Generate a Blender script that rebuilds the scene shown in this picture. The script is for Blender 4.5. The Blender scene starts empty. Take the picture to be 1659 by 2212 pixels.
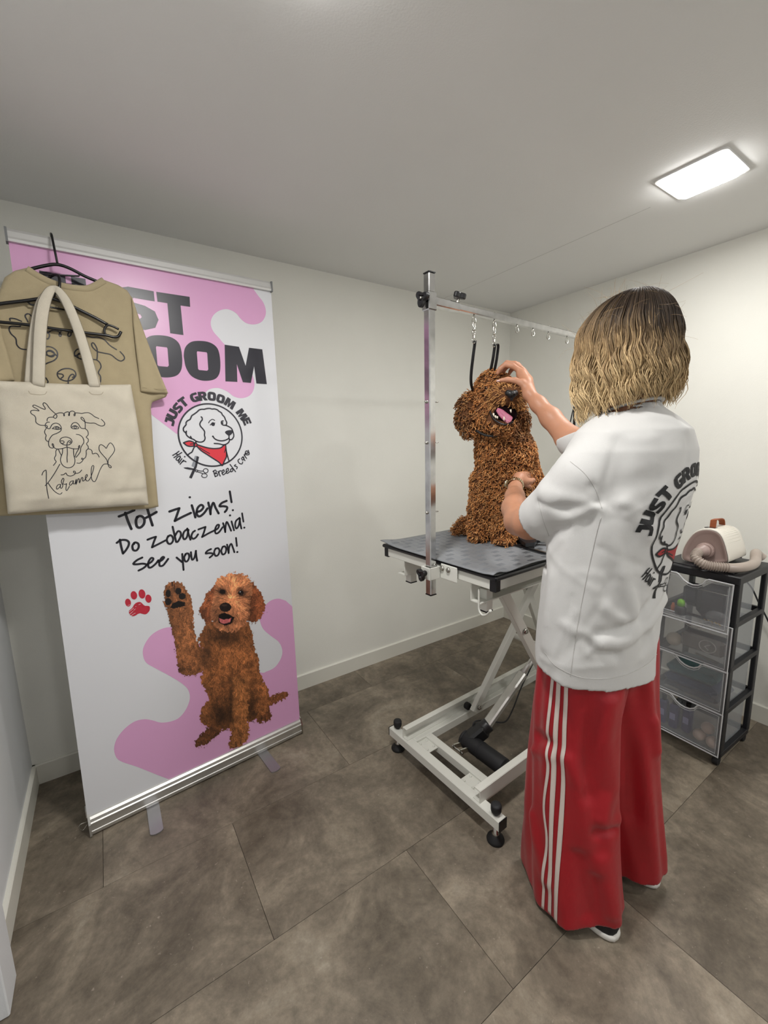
import bpy, math, random
import numpy as np
import openvdb
from mathutils import Vector, Matrix
from mathutils.geometry import tessellate_polygon
from mathutils.bvhtree import BVHTree

SC = bpy.context.scene
COL = SC.collection
rng = np.random.default_rng(7)
random.seed(7)

# ------------------------------------------------------------------ camera
# World: x along the back wall, y towards it, z up. The far corner of the room is the origin.
ROOM_H = 2.274
cam = bpy.data.cameras.new('camera')
cam.sensor_fit = 'HORIZONTAL'; cam.sensor_width = 36.0; cam.lens = 19.761
cam.clip_start = 0.02; cam.clip_end = 50
cam_o = bpy.data.objects.new('camera', cam); COL.objects.link(cam_o)
cam_o.matrix_world = Matrix(((0.83103, 0.10762, -0.54571, -2.5257), (-0.55575, 0.12019, -0.82262, -2.1252),
                             (-0.02295, 0.98690, 0.15969, 1.3800), (0, 0, 0, 1)))
SC.camera = cam_o
# ------------------------------------------------------------------ world, exposure
w = bpy.data.worlds.new('world'); SC.world = w; w.use_nodes = True
w.node_tree.nodes['Background'].inputs[0].default_value = (0.8, 0.85, 0.9, 1)
w.node_tree.nodes['Background'].inputs[1].default_value = 0.05
SC.view_settings.view_transform = 'Standard'; SC.view_settings.look = 'None'
SC.view_settings.gamma = 1.0; SC.view_settings.use_curve_mapping = False
SC.view_settings.exposure = 0.24
LAMP_POWER = 12.0

# ------------------------------------------------------------------ materials
def lin(h):
    if isinstance(h, str):
        h = h.lstrip('#'); c = [int(h[i:i + 2], 16) / 255 for i in (0, 2, 4)]
    else: c = list(h)
    return tuple(x / 12.92 if x <= 0.04045 else ((x + 0.055) / 1.055) ** 2.4 for x in c)
_m = {}
def mat(name, col='#808080', rough=0.5, metal=0.0, bump=0.0, bscale=200.0, var=0.0, vscale=20.0, spec=0.5, attr=None,
        trans=0.0, emit=None, sheen=0.0, coat=0.0, sub=0.0, stretch=None, vdetail=4.0):
    if name in _m: return _m[name]
    m = bpy.data.materials.new(name); m.use_nodes = True; _m[name] = m
    nt = m.node_tree; b = nt.nodes['Principled BSDF']; L = nt.links
    c = lin(col)
    b.inputs['Base Color'].default_value = (*c, 1)
    b.inputs['Roughness'].default_value = rough; b.inputs['Metallic'].default_value = metal
    b.inputs['Specular IOR Level'].default_value = spec
    if sheen: b.inputs['Sheen Weight'].default_value = sheen; b.inputs['Sheen Roughness'].default_value = 0.5
    if coat: b.inputs['Coat Weight'].default_value = coat; b.inputs['Coat Roughness'].default_value = 0.1
    if sub:
        b.inputs['Subsurface Weight'].default_value = sub; b.inputs['Subsurface Radius'].default_value = (0.012, 0.005, 0.003)
        b.inputs['Subsurface Scale'].default_value = 0.5
    if emit: b.inputs['Emission Color'].default_value = (1, 0.985, 0.96, 1); b.inputs['Emission Strength'].default_value = emit
    tc = nt.nodes.new('ShaderNodeTexCoord'); mp = nt.nodes.new('ShaderNodeMapping')
    L.new(tc.outputs['Object'], mp.inputs[0])
    if stretch: mp.inputs['Scale'].default_value = stretch
    src = None
    if attr:
        a = nt.nodes.new('ShaderNodeAttribute'); a.attribute_name = attr; src = a.outputs['Color']
    if var:
        n = nt.nodes.new('ShaderNodeTexNoise'); n.inputs['Scale'].default_value = vscale; n.inputs['Detail'].default_value = vdetail
        L.new(mp.outputs[0], n.inputs['Vector'])
        r = nt.nodes.new('ShaderNodeMapRange'); r.inputs[1].default_value = 0.3; r.inputs[2].default_value = 0.7
        r.inputs[3].default_value = 1 - var; r.inputs[4].default_value = 1 + var
        L.new(n.outputs['Fac'], r.inputs[0])
        mx = nt.nodes.new('ShaderNodeMix'); mx.data_type = 'RGBA'; mx.blend_type = 'MULTIPLY'; mx.inputs[0].default_value = 1
        if src: L.new(src, mx.inputs[6])
        else: mx.inputs[6].default_value = (*c, 1)
        L.new(r.outputs[0], mx.inputs[7]); src = mx.outputs[2]
    if src: L.new(src, b.inputs['Base Color'])
    if bump:
        n = nt.nodes.new('ShaderNodeTexNoise'); n.inputs['Scale'].default_value = bscale; n.inputs['Detail'].default_value = 3
        L.new(mp.outputs[0], n.inputs['Vector'])
        bp = nt.nodes.new('ShaderNodeBump'); bp.inputs['Strength'].default_value = bump; bp.inputs['Distance'].default_value = 0.002
        L.new(n.outputs['Fac'], bp.inputs['Height']); L.new(bp.outputs[0], b.inputs['Normal'])
    if trans:
        out = nt.nodes['Material Output']; t = nt.nodes.new('ShaderNodeBsdfTransparent'); mxs = nt.nodes.new('ShaderNodeMixShader')
        mxs.inputs[0].default_value = 1 - trans
        L.new(t.outputs[0], mxs.inputs[1]); L.new(b.outputs[0], mxs.inputs[2]); L.new(mxs.outputs[0], out.inputs['Surface'])
    return m

# ------------------------------------------------------------------ mesh helpers
def mesh_np(name, V, F, smooth=True, cols=None, mats=None):
    """mesh from an (n,3) array and a list of equal-sized faces (m,k) array(s)."""
    me = bpy.data.meshes.new(name)
    V = np.asarray(V, np.float32); Fs = F if isinstance(F, list) else [F]
    Fs = [np.asarray(f, np.int32) for f in Fs if len(f)]
    me.vertices.add(len(V)); me.vertices.foreach_set('co', V.ravel())
    nl = sum(f.size for f in Fs); npoly = sum(len(f) for f in Fs)
    me.loops.add(nl); me.loops.foreach_set('vertex_index', np.concatenate([f.ravel() for f in Fs]))
    me.polygons.add(npoly)
    st = []; o = 0
    for f in Fs:
        st.append(o + np.arange(len(f)) * f.shape[1]); o += f.size
    me.polygons.foreach_set('loop_start', np.concatenate(st).astype(np.int32))
    me.polygons.foreach_set('use_smooth', np.full(npoly, smooth, bool))
    if cols is not None:
        a = me.color_attributes.new('tint', 'FLOAT_COLOR', 'POINT')
        c = np.ones((len(V), 4), np.float32); c[:, :3] = cols; a.data.foreach_set('color', c.ravel())
    me.update(calc_edges=True); me.validate()
    return me

def link(name, me, m=None, parent=None, **props):
    o = bpy.data.objects.new(name, me); COL.objects.link(o)
    if m is not None: me.materials.append(m)
    if parent is not None: o.parent = parent
    for k, v in props.items(): o[k] = v
    return o

def thing(name, label, cat, loc=(0, 0, 0), rz=0.0, group=None):
    o = bpy.data.objects.new(name, None); COL.objects.link(o)
    o.location = loc; o.rotation_euler = (0, 0, rz); o.empty_display_size = 0.05
    o['label'] = label; o['category'] = cat
    if group: o['group'] = group
    return o

def catmull(P, n=8, closed=False):
    P = np.asarray(P, float)
    if len(P) < 3: return P
    if closed: Q = np.vstack([P[-1], P, P[0], P[1]])
    else: Q = np.vstack([2 * P[0] - P[1], P, 2 * P[-1] - P[-2]])
    out = []; t = np.linspace(0, 1, n, endpoint=False)[:, None]
    for i in range(1, len(Q) - 2):
        a, b, c, d = Q[i - 1], Q[i], Q[i + 1], Q[i + 2]
        out.append(0.5 * (2 * b + (c - a) * t + (2 * a - 5 * b + 4 * c - d) * t ** 2 + (3 * b - a - 3 * c + d) * t ** 3))
    out = np.vstack(out)
    return out if closed else np.vstack([out, P[-1]])

class MB:
    """collects shapes in the parent's own space and links them as one object"""
    def __init__(s): s.v = []; s.f = []; s.n = 0; s.sm = []
    def add(s, V, F, smooth=False):
        V = [tuple(map(float, p)) for p in V]
        s.v += V; s.f += [tuple(int(i) + s.n for i in f) for f in F]; s.sm += [smooth] * len(F); s.n += len(V); return s
    def box(s, c, d, rz=0.0, bev=0.0, R=None):
        x, y, z = (q / 2 for q in d)
        b = min(bev, x * .9, y * .9, z * .9)
        M = R if R is not None else Matrix.Rotation(rz, 3, 'Z')
        if b <= 0:
            V = [(i * x, j * y, k * z) for i in (-1, 1) for j in (-1, 1) for k in (-1, 1)]
            F = [(0, 1, 3, 2), (4, 6, 7, 5), (0, 4, 5, 1), (2, 3, 7, 6), (0, 2, 6, 4), (1, 5, 7, 3)]
        else:
            V = []; F = []
            idx = {}
            for i in (-1, 1):
                for j in (-1, 1):
                    for k in (-1, 1):
                        for a in range(3):
                            q = [i * (x - b), j * (y - b), k * (z - b)]
                            q[a] = (i * x, j * y, k * z)[a]
                            idx[(i, j, k, a)] = len(V); V.append(q)
            def cyc(a, sgn):
                o = [t for t in range(3) if t != a]
                seq = [(-1, -1), (1, -1), (1, 1), (-1, 1)]
                r = []
                for p, q in seq:
                    k = [0, 0, 0]; k[a] = sgn; k[o[0]] = p; k[o[1]] = q; r.append(idx[(*k, a)])
                flip = (sgn > 0) == (a == 1)
                return tuple(reversed(r)) if flip else tuple(r)
            for a in range(3):
                for sg in (-1, 1): F.append(cyc(a, sg))
            for a in range(3):
                o = [t for t in range(3) if t != a]
                for p in (-1, 1):
                    for q in (-1, 1):
                        k0 = [0, 0, 0]; k0[o[0]] = p; k0[o[1]] = q
                        k1 = list(k0); k0[a] = -1; k1[a] = 1
                        F.append((idx[(*k0, o[0])], idx[(*k1, o[0])], idx[(*k1, o[1])], idx[(*k0, o[1])]))
            for i in (-1, 1):
                for j in (-1, 1):
                    for k in (-1, 1): F.append(tuple(idx[(i, j, k, a)] for a in range(3)))
        V = [M @ Vector(q) + Vector(c) for q in V]
        return s.add(V, F)
    def bar(s, a, b, w, h, up=(0, 0, 1), bev=0.0):
        a = Vector(a); b = Vector(b); d = b - a; ln = d.length; d.normalize()
        u = Vector(up); sx = d.cross(u).normalized(); uu = sx.cross(d)
        R = Matrix((d, sx, uu)).transposed()
        return s.box((a + b) / 2, (ln, w, h), bev=bev, R=R)
    def tube(s, P, r, seg=10, closed=False, caps=True, flat=None, smooth=True):
        P = np.asarray(P, float); n = len(P); r = np.broadcast_to(np.asarray(r, float), (n,))
        T = np.gradient(P, axis=0) if not closed else (np.roll(P, -1, 0) - np.roll(P, 1, 0))
        T /= np.linalg.norm(T, axis=1)[:, None] + 1e-12
        u = np.cross(T[0], (0, 0, 1.0));
        if np.linalg.norm(u) < 0.1: u = np.cross(T[0], (1.0, 0, 0))
        u /= np.linalg.norm(u); V = []
        ang = np.linspace(0, 2 * np.pi, seg, endpoint=False)
        for i in range(n):
            u = u - T[i] * (u @ T[i]); u /= np.linalg.norm(u) + 1e-12; w_ = np.cross(T[i], u)
            fx = 1.0 if flat is None else flat
            V += [P[i] + r[i] * (np.cos(a) * u + fx * np.sin(a) * w_) for a in ang]
        F = []
        for i in range(n if closed else n - 1):
            k = (i + 1) % n
            for j in range(seg):
                F.append((i * seg + j, i * seg + (j + 1) % seg, k * seg + (j + 1) % seg, k * seg + j))
        if caps and not closed:
            F.append(tuple(range(seg - 1, -1, -1))); F.append(tuple((n - 1) * seg + j for j in range(seg)))
        return s.add(V, F, smooth)
    def cyl(s, a, b, r, seg=20, r2=None, bev=0.0):
        a = np.asarray(a, float); b = np.asarray(b, float); r2 = r if r2 is None else r2
        if bev:
            d = (b - a) / np.linalg.norm(b - a)
            return s.tube([a, a + d * bev * .3, a + d * bev, b - d * bev, b - d * bev * .3, b], [r - bev, r - bev * .3, r, r2, r2 - bev * .3, r2 - bev], seg)
        return s.tube([a, b], [r, r2], seg, smooth=seg > 14)
    def lathe(s, prof, c, axis=(0, 0, 1), seg=24):
        """prof: (radius, height) pairs"""
        ax = Vector(axis).normalized(); q = ax.to_track_quat('Z', 'Y'); V = []; F = []; n = len(prof)
        for r, h in prof:
            for k in range(seg):
                a = 2 * math.pi * k / seg; V.append(q @ Vector((r * math.cos(a), r * math.sin(a), h)) + Vector(c))
        for i in range(n - 1):
            for j in range(seg): F.append((i * seg + j, i * seg + (j + 1) % seg, (i + 1) * seg + (j + 1) % seg, (i + 1) * seg + j))
        F.append(tuple(range(seg - 1, -1, -1))); F.append(tuple((n - 1) * seg + j for j in range(seg)))
        return s.add(V, F, True)
    def prism(s, poly, depth, M=None, holes=(), bev=0):
        """2D outline (x,y) extruded along z 0..depth, placed by the 4x4 matrix M"""
        M = M or Matrix(); loops = [list(map(tuple, poly))] + [list(map(tuple, h)) for h in holes]
        flat = [p for l in loops for p in l]
        tri = tessellate_polygon([[Vector((p[0], p[1], 0)) for p in l] for l in loops]); n = len(flat)
        V = [M @ Vector((p[0], p[1], 0)) for p in flat] + [M @ Vector((p[0], p[1], depth)) for p in flat]
        F = [tuple(reversed(t)) for t in tri] + [tuple(i + n for i in t) for t in tri]; o = 0
        for l in loops:
            k = len(l)
            for i in range(k): F.append((o + i, o + (i + 1) % k, n + o + (i + 1) % k, n + o + i))
            o += k
        return s.add(V, F)
    def sphere(s, c, r, seg=16, rings=10, sc=(1, 1, 1), R=None):
        V = []; F = []
        for i in range(rings + 1):
            t = math.pi * i / rings
            for j in range(seg):
                a = 2 * math.pi * j / seg
                q = Vector((r * sc[0] * math.sin(t) * math.cos(a), r * sc[1] * math.sin(t) * math.sin(a), r * sc[2] * math.cos(t)))
                V.append((R @ q if R else q) + Vector(c))
        for i in range(rings):
            for j in range(seg): F.append((i * seg + j, (i + 1) * seg + j, (i + 1) * seg + (j + 1) % seg, i * seg + (j + 1) % seg))
        return s.add(V, F, True)
    def build(s, name, m, parent=None, fix=True, **props):
        me = bpy.data.meshes.new(name); V = s.v
        if parent is not None and parent.get('_w'):
            M = root_inv(parent); V = [M @ Vector(p) for p in V]
        me.from_pydata(V, [], s.f); me.polygons.foreach_set('use_smooth', s.sm)
        me.validate()
        if fix:
            import bmesh
            bm = bmesh.new(); bm.from_mesh(me); bmesh.ops.remove_doubles(bm, verts=bm.verts, dist=1e-6)
            bmesh.ops.recalc_face_normals(bm, faces=bm.faces); bm.to_mesh(me); bm.free()
        return link(name, me, m, parent, **props)

def root_inv(o):
    M = Matrix()
    while o is not None:
        M = Matrix.LocRotScale(o.location, o.rotation_euler, None) @ M; o = o.parent
    return M.inverted()
def wthing(*a, **k):
    """a thing whose parts are given in world coordinates"""
    o = thing(*a, **k); o['_w'] = 1; return o
def wpart(o): o['_w'] = 1; return o
def dup(root, loc, rz=0.0, label=None, group=None):
    r = root.copy(); COL.objects.link(r); r.location = loc; r.rotation_euler = (0, 0, rz)
    if label: r['label'] = label
    if group: r['group'] = group
    for ch in list(root.children):
        c = ch.copy(); COL.objects.link(c); c.parent = r
        for g in ch.children:
            d = g.copy(); COL.objects.link(d); d.parent = c
    return r
def tag(o, label, cat, group=None):
    o['label'] = label; o['category'] = cat
    if group: o['group'] = group
    return o
def struct(o): o['kind'] = 'structure'; return o

# ------------------------------------------------------------------ colours
M_WALL = mat('wall_paint', '#eae9e1', 0.75, bump=0.25, bscale=260, var=0.02, vscale=3)
M_WALLG = mat('wall_paint_grey', '#dcdee0', 0.75, bump=0.25, bscale=260, var=0.02, vscale=3)
M_CEIL = mat('ceiling_paint', '#e6e6e4', 0.85, bump=0.2, bscale=200, var=0.015, vscale=2)
M_TRIM = mat('trim_paint', '#dedcd2', 0.45)
M_WHITE = mat('white_enamel', '#dcdcd4', 0.35, bump=0.05, bscale=400)
M_BLACK = mat('black_plastic', '#141416', 0.38)
M_BLACKM = mat('matt_black', '#17171a', 0.65)
M_CHROME = mat('chrome', '#c9c9c9', 0.16, 1.0, var=0.12, vscale=35)
M_STEEL = mat('nickel', '#b9b7b0', 0.22, 1.0)
M_ALU = mat('aluminium', '#cbcac6', 0.40, 0.85, var=0.06, vscale=30)
M_RUBBER = mat('rubber', '#101012', 0.7)

def floor_mat():
    m = mat('vinyl_tile', '#6a6155', 0.42)
    nt = m.node_tree; b = nt.nodes['Principled BSDF']; L = nt.links
    tc = nt.nodes.new('ShaderNodeNewGeometry')
    oi = nt.nodes.new('ShaderNodeObjectInfo')
    add = nt.nodes.new('ShaderNodeVectorMath'); add.operation = 'MULTIPLY_ADD'
    cmb = nt.nodes.new('ShaderNodeCombineXYZ')
    for i in range(3): L.new(oi.outputs['Random'], cmb.inputs[i])
    L.new(cmb.outputs[0], add.inputs[0]); add.inputs[1].default_value = (17, 31, 5); L.new(tc.outputs['Position'], add.inputs[2])
    def noise(sc, det, rg=0.6, dist=0.0):
        n = nt.nodes.new('ShaderNodeTexNoise'); n.inputs['Scale'].default_value = sc; n.inputs['Detail'].default_value = det
        n.inputs['Roughness'].default_value = rg; n.inputs['Distortion'].default_value = dist
        L.new(add.outputs[0], n.inputs['Vector']); return n
    n1 = noise(3.6, 9, 0.68, 0.5); n2 = noise(34, 7, 0.72); n3 = noise(85, 3)
    rp = nt.nodes.new('ShaderNodeValToRGB'); L.new(n1.outputs['Fac'], rp.inputs[0])
    e = rp.color_ramp.elements; e[0].position = 0.34; e[0].color = (*lin('#584f43'), 1); e[1].position = 0.70; e[1].color = (*lin('#9b9181'), 1)
    k = rp.color_ramp.elements.new(0.5); k.color = (*lin('#766c5e'), 1)
    k = rp.color_ramp.elements.new(0.58); k.color = (*lin('#877c6c'), 1)
    r2 = nt.nodes.new('ShaderNodeMapRange'); L.new(n2.outputs['Fac'], r2.inputs[0])
    r2.inputs[1].default_value = 0.3; r2.inputs[2].default_value = 0.7; r2.inputs[3].default_value = 0.72; r2.inputs[4].default_value = 1.24
    mx = nt.nodes.new('ShaderNodeMix'); mx.data_type = 'RGBA'; mx.blend_type = 'MULTIPLY'; mx.inputs[0].default_value = 1
    L.new(rp.outputs[0], mx.inputs[6]); L.new(r2.outputs[0], mx.inputs[7])
    # light flecks
    r3 = nt.nodes.new('ShaderNodeValToRGB'); L.new(n3.outputs['Fac'], r3.inputs[0])
    r3.color_ramp.elements[0].position = 0.67; r3.color_ramp.elements[1].position = 0.74
    mx2 = nt.nodes.new('ShaderNodeMix'); mx2.data_type = 'RGBA'
    ml = nt.nodes.new('ShaderNodeMath'); ml.operation = 'MULTIPLY'; ml.inputs[1].default_value = 0.4; L.new(r3.outputs[0], ml.inputs[0])
    L.new(ml.outputs[0], mx2.inputs[0]); L.new(mx.outputs[2], mx2.inputs[6]); mx2.inputs[7].default_value = (*lin('#b5aa9c'), 1)
    L.new(mx2.outputs[2], b.inputs['Base Color'])
    bp = nt.nodes.new('ShaderNodeBump'); bp.inputs['Strength'].default_value = 0.35; bp.inputs['Distance'].default_value = 0.002
    L.new(n2.outputs['Fac'], bp.inputs['Height']); L.new(bp.outputs[0], b.inputs['Normal'])
    rr = nt.nodes.new('ShaderNodeMapRange'); L.new(n1.outputs['Fac'], rr.inputs[0]); rr.inputs[3].default_value = 0.36; rr.inputs[4].default_value = 0.58
    L.new(rr.outputs[0], b.inputs['Roughness'])
    return m

# ------------------------------------------------------------------ room shell
XL, XR, YB, YF = -2.90, 0.012, 0.012, -3.7       # faces of the plastered walls; the skirting stands proud of them
DOOR_Y = -0.80
fl = struct(MB().box(((XL + XR) / 2, (YB + YF) / 2, -0.055), (XR - XL + .4, YB - YF + .4, 0.1)).build('floor', mat('floor_joint', '#3d372f', 0.9)))
MF = floor_mat(); cache = {}
rows = [(-0.205, -1.765), (-0.66, -2.263), (-1.115, -1.796), (-1.57, -1.35), (-2.03, -2.20), (-2.487, -1.70), (-2.944, -1.9), (-3.4, -2.1)]
y_top = 0.25
for y0, x0 in [(YB, -2.263)] + rows:
    pass
edges = [YB] + [r[0] for r in rows] + [YF]; offs = [-2.263] + [r[1] for r in rows]
# seam x of every row: (row top, row bottom) pairs
seams = [-2.263, -1.765, -2.263, -1.796, -1.35, -2.2, -1.7, -1.9, -2.1]
for i in range(len(edges) - 1):
    ya, yb = edges[i], edges[i + 1]; x = seams[i] - 0.9 * math.ceil((seams[i] - XL) / 0.9)
    while x < XR:
        xa, xb = max(x, XL), min(x + 0.9, XR); x += 0.9
        if xb - xa < 0.01: continue
        key = (round(xb - xa, 3), round(ya - yb, 3))
        if key not in cache:
            b = MB().box((0, 0, -0.0025), (xb - xa - 0.0011, ya - yb - 0.0011, 0.005), bev=0.0005)
            o = b.build('floor_tile', MF, fl); cache[key] = o.data
        else: o = link('floor_tile', cache[key], None, fl)
        o.location = ((xa + xb) / 2, (ya + yb) / 2, 0)
struct(MB().box(((XL + XR) / 2, (YB + YF) / 2, ROOM_H + 0.05), (XR - XL + .4, YB - YF + .4, 0.1)).build('ceiling', M_CEIL))
struct(MB().box(((XL + XR) / 2, YB + 0.05, ROOM_H / 2), (XR - XL + .2, 0.1, ROOM_H)).build('wall_back', M_WALL))
struct(MB().box((XR + 0.05, (YB + YF) / 2, ROOM_H / 2), (0.1, YB - YF, ROOM_H)).build('wall_right', M_WALL))
struct(MB().box((XL - 0.05, (YB + YF) / 2, ROOM_H / 2), (0.1, YB - YF, ROOM_H)).build('wall_left', M_WALLG))
struct(MB().box(((XL + XR) / 2, YF - 0.05, ROOM_H / 2), (XR - XL + .2, 0.1, ROOM_H)).build('wall_front', M_WALLG))
def skirting(name, a, b, n, h=0.088, t=0.012):
    prof = [(0, 0), (t, 0), (t, h - 0.004), (t - 0.004, h), (0, h)]
    a = Vector(a); b = Vector(b); n = Vector(n); d = (b - a)
    M = Matrix((( n.x, 0, d.normalized().x, a.x), (n.y, 0, d.normalized().y, a.y), (0, 1, 0, 0), (0, 0, 0, 1)))
    return struct(MB().prism(prof, d.length, M).build(name, M_TRIM))
skirting('baseboard_back', (XR, YB, 0), (XL, YB, 0), (0, -1, 0))
skirting('baseboard_right', (XR, YF, 0), (XR, YB, 0), (-1, 0, 0))
skirting('baseboard_left', (XL, YB, 0), (XL, DOOR_Y, 0), (1, 0, 0), t=0.014)
# door casing beside the camera on the left wall
struct(MB().box((XL + 0.02, DOOR_Y - 0.05, 1.03), (0.04, 0.10, 2.06), bev=0.003).build('trim_1', M_WALLG))
dr = struct(MB().box((XL + 0.008, DOOR_Y - 0.53, 1.005), (0.016, 0.86, 2.01), bev=0.002).build('door_1', M_WALLG))
h = MB(); h.cyl((XL + .016, DOOR_Y - .17, 1.02), (XL + .065, DOOR_Y - .17, 1.02), 0.010); h.tube([(XL + .062, DOOR_Y - .17, 1.02), (XL + .062, DOOR_Y - .29, 1.02)], 0.009)
h.build('handle', M_STEEL, dr)
struct(MB().box((XL + 0.02, DOOR_Y - 1.01, 1.03), (0.04, 0.10, 2.06), bev=0.003).build('trim_2', M_WALLG))
struct(MB().box((XL + 0.02, DOOR_Y - 0.53, 2.09), (0.04, 1.06, 0.07), bev=0.003).build('trim_3', M_WALLG))
# seam between two ceiling boards
c_ = MB(); c_.box((-0.622, -0.60, ROOM_H - 0.0003), (0.0018, 1.2, 0.0006)); struct(c_.build('trim_4', mat('seam_shadowless', '#c2c2be', 0.9)))

# ------------------------------------------------------------------ ceiling lamps
def rrect(w_, h_, r, n=6):
    P = []
    for cx, cy, a0 in ((w_ / 2 - r, h_ / 2 - r, 0), (-w_ / 2 + r, h_ / 2 - r, 90), (-w_ / 2 + r, -h_ / 2 + r, 180), (w_ / 2 - r, -h_ / 2 + r, 270)):
        for k in range(n + 1):
            a = math.radians(a0 + 90 * k / n); P.append((cx + r * math.cos(a), cy + r * math.sin(a)))
    return P
def ceiling_lamp(x, y, label, dim=1.0):
    t = thing('ceiling_lamp', label, 'ceiling lamp', (x, y, ROOM_H), 0, 'square lamps on the ceiling')
    f = MB().prism(rrect(0.214, 0.214, 0.018), 0.006, Matrix.Translation((0, 0, -0.006)))
    f.build('frame', M_CEIL, t)
    d = MB(); P0 = rrect(0.176, 0.176, 0.016); P1 = rrect(0.168, 0.168, 0.012); n = len(P0)
    d.add([(p[0], p[1], -0.006) for p in P0] + [(p[0], p[1], -0.016) for p in P0] + [(p[0], p[1], -0.019) for p in P1],
          [(i, (i + 1) % n, n + (i + 1) % n, n + i) for i in range(n)] + [(n + i, n + (i + 1) % n, 2 * n + (i + 1) % n, 2 * n + i) for i in range(n)] + [tuple(range(2 * n, 3 * n))])
    d.build('diffuser', mat('lit_diffuser', '#ffffff', 0.5, emit=26.0), t)
    a = bpy.data.lights.new('lamp_light', 'AREA'); a.shape = 'SQUARE'; a.size = 0.166; a.energy = LAMP_POWER * dim; a.color = (1, 0.985, 0.955)
    ao = bpy.data.objects.new('lamp_light', a); COL.objects.link(ao); ao.parent = t; ao.location = (0, 0, -0.0205); ao['kind'] = 'helper'
    return t
ceiling_lamp(-0.69, -1.395, 'lit square white panel lamp on the ceiling above the woman', .52)
ceiling_lamp(-2.13, -1.375, 'lit square white panel lamp on the ceiling nearer the banner', 1.0)
ceiling_lamp(-0.69, -2.95, 'unseen square panel lamp added for fill light on the ceiling behind the camera, on the drawer cart side', .75)  # out of view, added to fill the room from behind the camera
ceiling_lamp(-2.13, -2.95, 'unseen square panel lamp added for fill light on the ceiling behind the camera, on the door side', .28)  # second added fill lamp, also out of view, kept weaker

# ------------------------------------------------------------------ grooming table (its own frame: x along the length, y across)
TAB = ((-1.548, -1.27, 0), math.radians(2.5))
TL, TW = 1.15, 0.60
tb = thing('grooming_table', 'white electric grooming table with a crossed scissor lift and black trim', 'table', *TAB)
MB().box((TL / 2, TW / 2, 0.951), (TL - .03, TW - .03, 0.018)).build('tabletop', M_WHITE, tb)
t = MB()
for a, b in (((0, 0), (TL, 0)), ((TL, 0), (TL, TW)), ((TL, TW), (0, TW)), ((0, TW), (0, 0))):
    a = Vector((*a, .9555)); b = Vector((*b, .9555)); d = (b - a).normalized()
    n = Vector((-d.y, d.x, 0)); t.bar(a + n * .008, b + n * .008, .018, .0135, bev=.004)
t.build('edge_trim', M_BLACK, tb)
r = MB()
r.box((0.018, TW / 2, .932), (.02, TW - .06, .036), bev=.002); r.box((TL - .018, TW / 2, .932), (.02, TW - .06, .036), bev=.002)
r.box((TL / 2, .018, .932), (TL - .06, .02, .036), bev=.002); r.box((TL / 2, TW - .018, .932), (TL - .06, .02, .036), bev=.002)
r.build('apron', M_WHITE, tb)
for x in (.019, TL - .019):
    for y in (.019, TW - .019):
        MB().box((x, y, .930), (.026, .026, .042), bev=.003).build('corner_cap', M_BLACK, tb)
# channels under the top that carry the lift, each with its hanging stub
for y, sg in ((.10, 1), (.50, -1)):
    c = MB(); x0, x1 = .022, TL - .05
    c.box(((x0 + x1) / 2, y + sg * .022, .881), (x1 - x0, .004, .066))
    c.box(((x0 + x1) / 2, y, .9125), (x1 - x0, .045, .004)); c.box(((x0 + x1) / 2, y, .849), (x1 - x0, .045, .004))
    c.build('top_channel', M_WHITE, tb)
    s = MB().box((.078, y + .004, .846), (.033, .033, .078), bev=.002); s.build('stub', M_WHITE, tb)
    MB().box((.078, y + .004, .8055), (.034, .034, .004)).build('stub_cap', M_BLACK, tb)
h = MB(); h.tube(catmull([(.02, .085, .90), (.02, .085, .85), (.02, .083, .826), (.018, .068, .815), (.016, .05, .822), (.014, .034, .838)], 5), .0035, 8)
h.sphere((.0135, .031, .841), .006, 10, 6); h.build('hook', M_WHITE, tb)
# scissor legs
LEG = [((.185, .125, .85), (.69, .125, .10)), ((.60, .095, .12), (1.04, .095, .85)), ((.385, .425, .115), (1.01, .425, .85)), ((.70, .455, .85), (1.07, .455, .12))]
for a, b in LEG:
    MB().bar(a, b, .024, .040, bev=.002).build('scissor_leg', M_WHITE, tb)
for (a, b) in (((.185, .125, .85), (.69, .125, .10)), ((.385, .425, .115), (1.01, .425, .85))):
    a = Vector(a); b = Vector(b); p = a.lerp(b, .26 if a.z > .5 else .03)
    k = MB(); k.cyl(p + Vector((0, -.016, 0)), p + Vector((0, -.020, 0)), .011, 16); k.cyl(p + Vector((0, -.02, 0)), p + Vector((0, -.027, 0)), .006, 6)
    k.build('pivot_bolt', M_STEEL, tb)
x_ = MB(); x_.cyl((.70, .09, .40), (.70, .46, .40), .014, 14); x_.build('cross_bar', M_WHITE, tb)
for p in ((.385, .447, .13), (.69, .10, .12)):
    MB().cyl((p[0] - .006, p[1], p[2]), (p[0] - .006, p[1] + .022, p[2]), .017, 18, bev=.003).build('roller', M_RUBBER, tb)
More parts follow.
